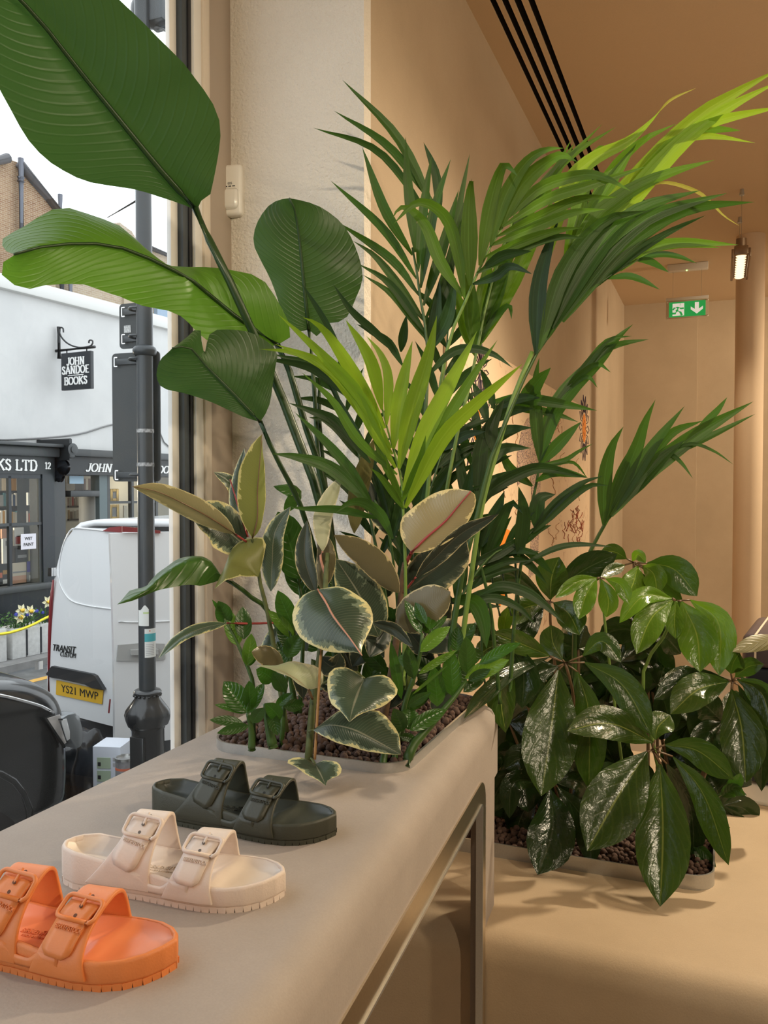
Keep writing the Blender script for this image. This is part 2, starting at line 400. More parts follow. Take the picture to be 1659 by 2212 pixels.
# ------------------------------------------------------------------ interior fittings
M_lamp = mat('bronze_lamp_metal', (0.30, 0.22, 0.15), 0.35, 0.9)
M_led = mat('warm_led_lens', (1, .9, .7), 0.3, emit=(1.0, .80, .50), es=1.5)
def linear_lamp(x, y0, y1, z, label, power, aim=None, tilt=0.0, size=.055, cone=120, up=0):
    root = empty('linear_spotlight', (x, (y0 + y1) / 2, z), 0, label, 'lamp', 'linear ceiling spotlights')
    w_ = .034; ym = (y0 + y1) / 2; L = y1 - y0
    MM = Matrix.Translation((x, ym, z)) @ Matrix.Rotation(tilt, 4, 'Y')
    box('housing', -w_, w_, -L / 2, L / 2, .008, .055, M_lamp, root, True, .004, M=MM)
    box('side_fin', -w_ - .012, -w_, -L / 2, L / 2, -.006, .04, M_lamp, root, True, .002, M=MM)
    box('side_fin', w_, w_ + .012, -L / 2, L / 2, -.006, .04, M_lamp, root, True, .002, M=MM)
    lathe('end_knob', [(.02, -.012), (.026, -.01), (.026, .04), (.02, .042)], M_lamp, root, True, 16, (x, y0 + .03, z + .055))
    for k in range(10):
        yy = -L / 2 + L * (k + .5) / 10; bm = bmesh.new()
        bmesh.ops.create_uvsphere(bm, u_segments=12, v_segments=6, radius=1, matrix=MM @ Matrix.Translation((0, yy, .006)) @ Matrix.Diagonal((.026, L * .030, .009, 1)))
        bm_obj('led_lens', bm, M_led, root, True, True)
    for yy in (y0 + .02, y1 - .02):
        tube('hanging_wire', [(x, yy, z + .05), (x, yy, ZCEIL)], .0012, M_steel, root, True, 5)
        lathe('ceiling_cup', [(.009, 0), (.013, -.03), (.008, -.034)][::-1], M_steel, root, True, 12, (x, yy, ZCEIL))
    ld = bpy.data.lights.new('lamp_light', 'SPOT'); ld.energy = power; ld.color = WARM; ld.spot_size = math.radians(cone); ld.spot_blend = .7; ld.shadow_soft_size = size
    lo = bpy.data.objects.new('lamp_light', ld); COL.objects.link(lo); lo.location = (x, ym, z - .03)
    d = (Vector(aim) if aim else Vector((x, ym, 0))) - lo.location; lo.rotation_euler = d.to_track_quat('-Z', 'Y').to_euler(); put(lo, root, True)
    if up:
        lu = bpy.data.lights.new('added_uplight', 'SPOT'); lu.energy = up; lu.color = WARM; lu.spot_size = math.radians(165); lu.spot_blend = 1.0; lu.shadow_soft_size = .1  # upward light added to brighten the ceiling
        uo = bpy.data.objects.new('added_uplight', lu); COL.objects.link(uo); uo.location = (x, ym, z + .08); uo.rotation_euler = (math.pi, 0, 0); put(uo, root, True)
    return root
pa = pz(1609, 408, ZCEIL); pb = pz(1593, 463, ZCEIL); zl = px(1607, 545, (pa - CAM).dot(_F)).z - .02
linear_lamp((pa.x + pb.x) / 2, pa.y - .02, pb.y + .08, zl, 'bronze linear spotlight hanging by wires in front of the round column', 26, (0.9, 4.9, 0))
linear_lamp(0.75, 2.95, 3.40, zl, 'linear spotlight hung behind the umbrella plants above the bench end', 195, (-.05, 1.8, .5), size=.05)
linear_lamp(1.25, 0.55, 1.0, zl, 'linear spotlight hung right of the counter', 62, (-.2, 1.3, .6), size=.05)
linear_lamp(2.6, 3.2, 3.65, zl, 'unseen added linear spotlight facing the painted panel wall', 78, (-.75, 3.6, 1.4), size=.2, up=85)  # from here on out-of-view fixtures, added to light the room
linear_lamp(2.4, 1.7, 2.15, zl, 'unseen added linear spotlight in the middle of the shop', 80, (-.75, 3.0, 1.6), size=.2, up=85)
linear_lamp(2.2, 5.6, 6.0, zl, 'unseen added linear spotlight lighting the back alcove', 330, (.3, 7.0, 1.2), size=.15, up=90)
linear_lamp(2.2, -1.6, -1.2, zl, 'unseen added linear spotlight lighting the bench front', 110, (.15, 1.6, .3), size=.03, cone=66)
linear_lamp(0.25, -0.75, -0.30, zl, 'unseen linear spotlight added to brighten the window pier', 78, (-.9, 1.76, 2.0), size=.03, cone=58)  # added only to brighten the pier face

# exit sign with its ceiling unit
M_green = mat('exit_green', (0.02, 0.33, 0.07), 0.4, emit=(0.02, 0.36, 0.08), es=.55)
M_sign_w = mat('exit_white', (0.85, 0.85, 0.82), 0.4, emit=(.9, .9, .85), es=.45)
M_acryl = mat('clear_acrylic_edge', (0.62, 0.50, 0.38), 0.15, spec=.6)
uc = pz(1486, 570, ZCEIL); dY = uc.y
unit = empty('exit_light_unit', (uc.x, dY, ZCEIL), 0, 'white bar shaped emergency light unit on the ceiling above the exit sign', 'light unit')
a, b = py(1442, 570, dY), py(1530, 562, dY)
box('unit_body', a.x, b.x, dY - .03, dY + .03, ZCEIL - .045, ZCEIL - .001, M_white, unit, True, .004)
lathe('status_led', [(.004, -.002), (.005, 0), (.004, .004)], mat('green_led', (.3, 1, .2), .3, emit=(.4, 1, .2), es=4), unit, True, 10, ((a.x + b.x) / 2 - .005, dY - .02, ZCEIL - .05))
A = py(1438.5, 692, dY); B = py(1531, 634, dY); C0 = py(1438.5, 641, dY)
sx0, sx1, sz0, sz1 = A.x, B.x, A.z + .006, B.z - .012
sg = empty('exit_sign', ((sx0 + sx1) / 2, dY, sz0), 0, 'green running man exit sign with down arrow hanging by the back wall', 'sign')
W_, H_ = sx1 - sx0, sz1 - sz0
box('hanger_bar', sx0, sx1, dY - .012, dY + .012, sz1 - H_ * .13, sz1, M_white, sg, True, .002)
box('acrylic_plate', sx0, sx1, dY - .003, dY + .003, sz0, sz1 - H_ * .13, M_acryl, sg, True, .001)
box('green_panel', sx0 + W_ * .07, sx1 - W_ * .07, dY - .006, dY - .0035, sz0 + H_ * .07, sz1 - H_ * .21, M_green, sg, True)
gx0, gw = sx0 + W_ * .07, W_ * .86; gz0, gh = sz0 + H_ * .07, H_ * .72
def sp(x, y, off=.0065): return (gx0 + gw * x, dY - off, gz0 + gh * y)
prism('door_shape', [sp(.10, .08), sp(.42, .08), sp(.42, .90), sp(.10, .90)], (0, -.001, 0), M_sign_w, sg, True)
def man(pts, r): return tube_geo([sp(*p, off=.0085) for p in pts], r, 6)
V, Fc = [], []
for pts, r in (([(.25, .66), (.22, .40)], .017), ([(.24, .64), (.33, .55), (.41, .56)], .0085), ([(.24, .63), (.15, .60), (.11, .47)], .0085), ([(.22, .42), (.32, .30), (.36, .10)], .011), ([(.22, .42), (.18, .24), (.04, .26)], .011), ([(.315, .80), (.325, .80)], .015)):
    v, f = man(pts, r * .8 * gw / .26); o = len(V); V += v; Fc += [tuple(i + o for i in q) for q in f]
V = [Vector((v[0], dY - .0078 + (v[1] - (dY - .0085)) * .08, v[2])) for v in V]
mesh_obj('running_man', V, Fc, M_green, sg, True)
prism('down_arrow', [sp(.71, .90), sp(.82, .90), sp(.82, .45), sp(.93, .63), sp(.93, .44), sp(.765, .14), sp(.60, .44), sp(.60, .63), sp(.71, .45)], (0, -.001, 0), M_sign_w, sg, True)
for cx, cz in ((.03, .06), (.97, .06), (.03, .80), (.97, .80)):
    lathe('screw_cap', [(.004, 0), (.005, .002), (.003, .004)], M_chrome, sg, True, 10, (0, 0, 0)).data.transform(Matrix.Translation((sx0 + W_ * cx, dY - .004, sz0 + H_ * cz)) @ Matrix.Rotation(math.pi / 2, 4, 'X'))
for cx in (.16, .83): tube('hanging_wire', [(sx0 + W_ * cx, dY, sz1), (sx0 + W_ * cx, dY, ZCEIL - .045)], .001, M_steel, sg, True, 5)

# round column
pc = px(1622, 510, 1.537 * FPX / 545)
M_col = plaster('column_plaster', (0.60, 0.45, 0.31), (0.63, 0.475, 0.33), 3, .05, 80)
col = lathe('column', [(.082, 0), (.082, ZCEIL)], M_col, None, False, 40, (pc.x, pc.y, 0)); tag(col, 'round tan plaster column at the right side of the shop', 'column', kind='structure')

# movement sensor in the window corner
s0 = px(503, 416, 2.02); ms = empty('alarm_sensor', s0, math.radians(10), 'white alarm movement sensor in the corner above the window frame', 'sensor')
M_sens = mat('ivory_plastic', (0.86, 0.82, 0.76), .35)
box('sensor_body', -.029, .029, -.018, .022, -.060, .062, M_sens, ms, False, .008, 3)
o = box('lens_window', -.022, .022, -.024, -.010, -.046, .004, mat('milky_lens', (.85, .82, .77), .15), ms, False, .010, 3)
for k in range(3): box('vent_slot', -.014 + k * .010, -.007 + k * .010, -.0188, -.0175, .008, .010, M_black, ms)
text('brand_print', '005', .008, Matrix.Translation((0, -.0184, .0155)) @ Matrix.Rotation(math.pi / 2, 4, 'X'), mat('grey_print', (.1, .1, .1), .6), ms, .0002, world=False)

# painted panel on the long wall
XA = XW + .012; Yr = pxx(1270, 1000, XW).y; zt = pxx(1261, 879, XA).z
art = empty('painted_panel', (XW, 3.6, .8), 0, 'large cream panel painted with orange flowers and a dark stippled trunk on the long wall', 'artwork')
ya = 2.35; zb = .75
M_art, nt, b = new_mat('cream_painted_canvas'); b.inputs['Roughness'].default_value = .6
nz = noise_tex(nt, 3, 5); wv = N(nt, 'ShaderNodeTexWave', Scale=2.2, Distortion=18.0, Detail=4.0); wv.inputs['Detail Scale'].default_value = 1.6
g = N(nt, 'ShaderNodeNewGeometry'); LK(nt, g.outputs['Position'], wv.inputs['Vector'])
line = mth(nt, 'MULTIPLY', ramp(nt, wv.outputs[1], .03, 0.0), ramp(nt, nz, .45, .62), True)
LK(nt, mixc(nt, mth(nt, 'MULTIPLY', line, .55), (0.74, 0.55, 0.37), (0.30, 0.10, 0.04)), b.inputs['Base Color'])
box('panel_board', XW + .001, XA, ya, Yr, zb, zt, M_art, art, True, .001)
M_or = mat('orange_paint', (0.80, 0.24, 0.02), .6); M_pur = mat('violet_ink', (0.045, 0.02, 0.05), .6); M_red = mat('rust_ink', (0.33, 0.06, 0.015), .6)
stp, nt, b = new_mat('stippled_violet'); f = ramp(nt, noise_tex(nt, 170, 2), .42, .52)
LK(nt, mixc(nt, f, (0.06, 0.03, 0.07), (0.70, 0.50, 0.36)), b.inputs['Base Color'])
def ap(u, v, o=0.0): p = pxx(u, v, XA + .0012 + o); return p
def flat(name, pts, m, th=.0008): prism(name, pts, (th, 0, 0), m, art, True)
def ell(c, ry, rz, n=18): return [Vector((c.x, c.y + ry * math.cos(2 * math.pi * k / n), c.z + rz * math.sin(2 * math.pi * k / n))) for k in range(n)]
trunk = [(1138, 905), (1150, 898), (1163, 940), (1168, 1010), (1166, 1120), (1160, 1235), (1142, 1250), (1150, 1120), (1146, 1020), (1118, 1050), (1117, 980), (1126, 935)]
flat('stippled_trunk', [ap(*p) for p in trunk], stp)
def flower(u, v, r, name_m=M_or, petals=14, ro=2.6):
    c = ap(u, v); flat('flower_centre', ell(c, r * .8, r, 16), name_m)
    for k in range(petals):
        a = 2 * math.pi * k / petals; d = Vector((0, math.cos(a), math.sin(a))); n = Vector((0, -d.z, d.y)); q = c + d * r * 1.1; e = c + d * r * ro
        tube('petal_line', [q + n * r * .08, (q + e) / 2 + n * r * .28, e, (q + e) / 2 - n * r * .28, q - n * r * .08], .0022, M_pur, art, True, 4)
    for k in range(5): 
        a = k * 1.3; flat('seed_mark', ell(c + Vector((.001, r * .4 * math.cos(a), r * .5 * math.sin(a))), .004, .009, 8), M_pur)
flower(1262, 925, .085, ro=2.3); flower(1030, 915, .06, ro=3.0); flower(1040, 800, .03, M_art, 12, 3.2); flower(1181, 960, .05, ro=2.6)
flat('orange_patch', [ap(*p) for p in ((1078, 1175), (1090, 1140), (1108, 1150), (1110, 1185), (1092, 1200), (1082, 1190))], M_or)
flat('orange_patch', [ap(*p) for p in ((1072, 1290), (1090, 1275), (1092, 1290), (1080, 1310))], M_or)
rr = random.Random(3)
for k in range(26):
    u, v = rr.uniform(1218, 1258), rr.uniform(1100, 1175); p = [ap(u + rr.uniform(-5, 5), v + i * rr.uniform(4, 9) - 10) for i in range(4)]
    tube('ink_scribble', p, .0025, M_red, art, True, 4)
for k in range(34):
    u, v = rr.uniform(1070, 1258), rr.uniform(890, 1190); p = [ap(u + rr.uniform(-7, 7), v + i * 9 - 18) for i in range(5)]
    tube('ink_scribble', catmull(p, 9), .0014, mat('pale_rust_ink', (.42, .20, .09), .6), art, True, 4)

# navy case and white tray at the right edge of the bench
M_navy = mat('navy_leather', (0.016, 0.017, 0.032), .35); M_navy2 = mat('plum_grey_leather', (0.075, 0.06, 0.075), .35)
M_pale = mat('pale_stitching', (.62, .52, .42), .5)
c0 = px(1650, 1540, 2.55); cs = empty('navy_case', (c0.x, c0.y, ZB + .02), math.radians(-8), 'dark navy case with pale stripes standing at the right end of the bench', 'case')
top = px(1640, 1362, 2.55).z - ZB - .02; hb = .02
box('case_body', -.045, .40, -.08, .30, 0, top - .10, M_navy, cs, False, .012, 3)
box('case_lid', -.055, .41, -.09, .31, top - .10, top, M_navy2, cs, False, .020, 3)
for k in range(6): box('pale_stripe', -.02 + k * .07, -.014 + k * .07, -.0915, .312, top - .095, top + .0008, M_pale, cs, False)
lathe('hanging_charm', [(.004, -.03), (.009, -.02), (.003, -.008), (.002, 0)], mat('gold_metal', (.75, .5, .22), .25, 1.0), cs, False, 10, (-.03, -.095, top - .16))
tp = pz(1610, 1722, ZB + .012); tb = box('white_tray', 0, .5, 0, .42, 0, .012, M_white, None, False, .003)
tb.location = (tp.x - .02, tp.y - .01, ZB); tb.rotation_euler = (0, 0, math.radians(-8)); tag(tb, 'flat white tray under the navy case on the bench', 'tray')
# ------------------------------------------------------------------ sandals
LSAN = 0.272
LAT = [(0, .001), (.004, .012), (.012, .021), (.03, .0295), (.07, .033), (.12, .036), (.165, .042), (.195, .0445), (.22, .042), (.24, .034), (.256, .020), (.266, .004), (.271, -.010)]
MED = [(0, .001), (.004, .012), (.012, .021), (.03, .0285), (.07, .029), (.12, .030), (.165, .037), (.195, .0425), (.22, .0445), (.24, .041), (.256, .033), (.266, .023), (.271, .012)]
def lin(T, x):
    for (a, b), (c, d) in zip(T[:-1], T[1:]):
        if x <= c: return b + (d - b) * (x - a) / max(c - a, 1e-9)
    return T[-1][1]
XS = [0, .002, .006, .014, .026, .045, .07, .10, .13, .16, .185, .205, .222, .236, .248, .257, .264, .268, .2712]
RIM = [(0, .043), (.03, .043), (.06, .040), (.10, .036), (.16, .029), (.22, .027), (.272, .029)]
BED = [(0, .034), (.02, .027), (.06, .024), (.10, .026), (.15, .022), (.20, .019), (.235, .018), (.26, .022), (.272, .028)]
def outline(off=0.0, n=4):
    xs = []
    for a, b in zip(XS[:-1], XS[1:]): xs += [a + (b - a) * k / n for k in range(n)]
    xs.append(XS[-1]); low = [Vector((x, -lin(LAT, x), 0)) for x in xs]; up = [Vector((x, lin(MED, x), 0)) for x in xs]
    P = low + up[::-1]
    if off:
        n_ = len(P); Q = []
        for i in range(n_):
            t = P[(i + 1) % n_] - P[i - 1]
            if t.length < 1e-7: Q.append(P[i]); continue
            t.normalize(); Q.append(P[i] + Vector((t.y, -t.x, 0)) * off)
        P = Q
    return P
def sandal(name, label, col, inner, heel, toe):
    d = Vector((toe[0] - heel[0], toe[1] - heel[1], 0)); ang = math.atan2(d.y, d.x); sc_ = d.length / LSAN
    root = empty('sandal', (heel[0], heel[1], ZT), ang, label, 'sandal', 'single sandals on the counter'); root.scale = (sc_,) * 3
    cn = name
    ms = mat(cn + '_foam', col, .42, var=.03, vs=60, bmp=.12, bs=420); mi = mat(cn + '_footbed', inner, .35, var=.02, vs=40)
    mp = mat(cn + '_grained_foam', col, .5, bmp=.22, bs=420)
    # sole body
    O = outline(); n = len(O); V, Fc = [], []
    lev = [(.0046, -.0015, 0), (.009, 0, 0), (1, 0, -.0035), (1, -.0008, -.0012), (1, -.0028, 0), (1, -.0050, -.0008), (1, -.0054, -.006)]
    for z, off, dz in lev:
        P = outline(off); V += [Vector((p.x, p.y, (z if z < 1 else lin(RIM, min(max(p.x, 0), .272)) + dz))) for p in P]
    for k in range(len(lev) - 1):
        for i in range(n): j = (i + 1) % n; Fc.append((k * n + i, k * n + j, (k + 1) * n + j, (k + 1) * n + i))
    Fc.append(tuple(range(n - 1, -1, -1)))
    sole = mesh_obj('sole', V, Fc, mp, root, smooth=True)
    # footbed: grid between inner edges, dished, with a toe bar ridge
    V, Fc, M_ = [], [], 14; xs = [.0055 + (.2655 - .0055) * i / 44 for i in range(45)]
    for x in xs:
        l, m_ = -lin(LAT, x) + .0046, lin(MED, x) - .0046
        if m_ - l < .004: c = (l + m_) / 2; l, m_ = c - .002, c + .002
        for k in range(M_ + 1):
            s = k / M_; y = l + (m_ - l) * s; e = (2 * abs(s - .5)) ** 4.5; ex = max(0, 1 - min(x - .004, .268 - x) / .012)
            e = max(e, ex ** 1.5); z = lin(BED, x) * (1 - e) + (lin(RIM, x) - .0007) * e
            z += .0062 * math.exp(-((x - .197 - .25 * (y + .005) * (1 if y > 0 else -.4)) / .008) ** 2) * (1 - e) + .004 * math.exp(-((x - .155) / .022) ** 2 - ((y) / .02) ** 2)
            V.append((x, y, z))
    for i in range(44):
        for k in range(M_): a = i * (M_ + 1) + k; Fc.append((a, a + M_ + 1, a + M_ + 2, a + 1))
    fb = mesh_obj('footbed', V, Fc, mi, root, smooth=True)
    # tread blocks round the edge
    bm = bmesh.new(); P = outline(-.0005, 8); acc = 0; P2_ = []; tot = sum((P[(i + 1) % len(P)] - P[i]).length for i in range(len(P))); step = tot / 66; nxt = 0
    for i in range(len(P)):
        a, b = P[i], P[(i + 1) % len(P)]; l = (b - a).length
        while nxt <= acc + l and l > 1e-9: P2_.append((a.lerp(b, (nxt - acc) / l), (b - a).normalized())); nxt += step
        acc += l
    for p, t in P2_:
        nn = Vector((t.y, -t.x, 0)); c = p - nn * .006
        M = Matrix((t, nn, Vector((0, 0, 1)))).transposed().to_4x4(); M.translation = c
        b8 = bm_box(bm, -step * .43, step * .43, -.006, .0060, 0, .0062, M)
        for v in b8:
            if v.co.z > .004: v.co += (v.co - (c + Vector((0, 0, v.co.z)))).dot(t) * t * .2
    for i in range(9): bm_box(bm, .02 + i * .026, .032 + i * .026, -.022, .022, 0, .006)
    bm_obj('tread', bm, ms, root)
    # straps
    def strap(nm, xc, wt, fl, fm, zpk, lean):
        V, Fc, A_, B_ = [], [], 30, 8
        arc = catmull([Vector((a_, b_, 0)) for a_, b_ in ((-1, .15), (-1.0, .30), (-.90, .48), (-.62, .70), (-.25, .88), (.12, .98), (.42, 1.0), (.70, .93), (.90, .74), (.99, .46), (1, .15))], A_ + 1)
        for i in range(A_ + 1):
            q = arc[i]; yl_, ym_ = -lin(LAT, xc) - .0006, lin(MED, xc) + .0006; cy = (yl_ + ym_) / 2; hw = (ym_ - yl_) / 2
            y = cy + hw * q.x; z = zpk * q.y; lo_ = max(0.0, (.84 - q.y) / .69); fe = lo_ ** 1.5 if q.x < 0 else 0.0; ge = lo_ ** 1.5 if q.x > 0 else 0.0; sn = q.y
            x0 = xc - wt - fl[0] * fe - fm[0] * ge + lean * sn; x1 = xc + wt + fl[1] * fe + fm[1] * ge + lean * sn
            for k in range(B_ + 1):
                f = k / B_; x = x0 + (x1 - x0) * f
                yy = y
                if fe > .02: yy = -lin(LAT, min(max(x, .01), .262)) * fe - .0012 * fe + y * (1 - fe)
                if ge > .02: yy = lin(MED, min(max(x, .01), .262)) * ge + .0012 * ge + y * (1 - ge)
                V.append((x, yy, z))
        for i in range(A_):
            for k in range(B_): a = i * (B_ + 1) + k; Fc.append((a, a + 1, a + B_ + 2, a + B_ + 1))
        o = mesh_obj(nm, V, Fc, ms, root, smooth=True)
        md = o.modifiers.new('thick', 'SOLIDIFY'); md.thickness = .0042; md.offset = 0; 
        bv = o.modifiers.new('soft', 'BEVEL'); bv.width = .0012; bv.segments = 2; bv.limit_method = 'ANGLE'; bv.angle_limit = math.radians(50)
        def on(s, f):
            i = min(int(s * A_), A_ - 1); r = s * A_ - i; kf = min(int(f * B_), B_ - 1); q = f * B_ - kf
            g = lambda a, b: Vector(V[a * (B_ + 1) + b]); return (g(i, kf) * (1 - q) + g(i, kf + 1) * q) * (1 - r) + (g(i + 1, kf) * (1 - q) + g(i + 1, kf + 1) * q) * r
        return on
    # each strap carries a buckle: frame, prong, flap, holes, embossed lettering
    def buckle(on, s0, wid):
        p = on(s0, .5); t = (on(s0 + .04, .5) - on(s0 - .04, .5)).normalized(); ex = Vector((1, 0, 0)); ex = (ex - t * ex.dot(t)).normalized(); nn = ex.cross(t).normalized()
        if nn.y > 0 and nn.z < 0: nn = -nn
        if nn.dot(Vector((0, -.7, .7))) < 0: nn = -nn
        B = Matrix((ex, t, nn)).transposed().to_4x4(); B.translation = p
        hx, hy = wid * .5 + .0035, .0118
        ring = [B @ Vector((q[0], q[1], .0050 + .0012 * abs(q[1]) / hy)) for q in rrect(-hx, hx, -hy, hy, .006, 5)]
        ring = ring + ring[:1]
        bk = tube('buckle', ring, .0023, ms, root, False, 8)
        box('prong', -.0015, .0015, -.003, hy + .001, .0050, .0075, ms, bk, False, .001, M=B @ Matrix.Translation((0, .004, .0)))
        V, Fc = [], []; fl_ = .036; w2 = wid * .47
        for i in range(13):
            f = i / 12; s = s0 + .055 - f * (.325); wv_ = w2 * (1 - max(0, (f - .86) / .14) ** 2 * .45)
            for k in range(5):
                q = on(max(s, .045), .5); q2 = on(max(s - .02, .02), .5); tt = (q - q2).normalized(); e2 = (Vector((1, 0, 0)) - tt * tt.x).normalized(); n2 = e2.cross(tt).normalized()
                if n2.dot(Vector((0, -.7, .7))) < 0: n2 = -n2
                V.append(q + e2 * (wv_ * (k / 2 - 1)) + n2 * (.0036 + .0022 * math.exp(-((f - .30) / .16) ** 2)) + Vector((-.004 * f, 0, 0)))
        for i in range(12):
            for k in range(4): a = i * 5 + k; Fc.append((a, a + 1, a + 6, a + 5))
        fo = mesh_obj('strap_flap', V, Fc, ms, root, smooth=True); md = fo.modifiers.new('thick', 'SOLIDIFY'); md.thickness = .0026; md.offset = 0
        mh = mat(cn + '_hole', tuple(c * .18 for c in col), .7)
        for so, lift in ((.012, .0072), (-.052, .0068), (.13, .0022)):
            q = on(s0 + so, .5); q2 = on(s0 + so + .03, .5); tt = (q2 - q).normalized(); e2 = (Vector((1, 0, 0)) - tt * tt.x).normalized(); n2 = e2.cross(tt).normalized()
            if n2.dot(Vector((0, -.7, .7))) < 0: n2 = -n2
            Mh = Matrix((e2, tt, n2)).transposed().to_4x4(); Mh.translation = q + n2 * lift
            o = lathe('strap_hole', [(.0018, -.001), (.0019, .0003)], mh, root, False, 10); o.data.transform(Mh)
        q = on(s0 - .128, .5); q2 = on(s0 - .10, .5); tt = (q2 - q).normalized(); e2 = (Vector((1, 0, 0)) - tt * tt.x).normalized(); n2 = e2.cross(tt).normalized()
        if n2.dot(Vector((0, -.7, .7))) < 0: n2 = -n2; 
        Mt = Matrix((e2, n2.cross(e2), n2)).transposed().to_4x4(); Mt.translation = q + n2 * .0060
        text('embossed_lettering', 'BIRKENSTOCK', .0062, Mt, ms, root, .0005, width=wid * .86, world=False)
    on1 = strap('back_strap', .100, .0205, (.034, .008), (.028, .016), .081, .012); on2 = strap('front_strap', .174, .0195, (.010, .013), (.012, .010), .064, .012)
    buckle(on1, .37, .035); buckle(on2, .37, .034)
    # low side panel joining both straps on the outer side
    V, Fc = [], []
    for i in range(25):
        x = .075 + .105 * i / 24; t_ = .030 - .005 * (i / 24); u_ = .010 * math.exp(-((x - .137) / .016) ** 4)
        for k in range(4): V.append((x, -lin(LAT, x) - .0009 - .0006 * (k in (1, 2)), .0125 + (t_ + .004 - u_ - .0125) * k / 3))
    for i in range(24):
        for k in range(3): a = i * 4 + k; Fc.append((a, a + 4, a + 5, a + 1))
    so = mesh_obj('side_panel', V, Fc, ms, root, smooth=True); md = so.modifiers.new('thick', 'SOLIDIFY'); md.thickness = .0026; md.offset = 0
    def press(o):
        for v in o.data.vertices:
            x, y = v.co.x, v.co.y; v.co.z += lin(BED, x) + .004 * math.exp(-((x - .155) / .022) ** 2 - (y / .02) ** 2) + .0002
    press(text('footbed_lettering', 'BIRKENSTOCK', .010, Matrix.Translation((.134, -.006, 0)), mi, root, .0006, width=.044, world=False))
    press(text('footbed_lettering', 'MADE IN GERMANY', .0045, Matrix.Translation((.134, -.0135, 0)), mi, root, .0005, width=.034, world=False))
    return root
sandal('cream', 'off white two strap foam sandal between the olive and orange ones', (.72, .60, .52), (.74, .64, .56), (-.725, .775), (-.452, .818))
sandal('olive', 'dark olive two strap foam sandal nearest the planter', (.042, .044, .030), (.045, .052, .046), (-.748, .977), (-.470, .990))
sandal('orange', 'bright orange two strap foam sandal at the near corner', (.72, .22, .06), (.80, .26, .11), (-.752, .615), (-.480, .652))
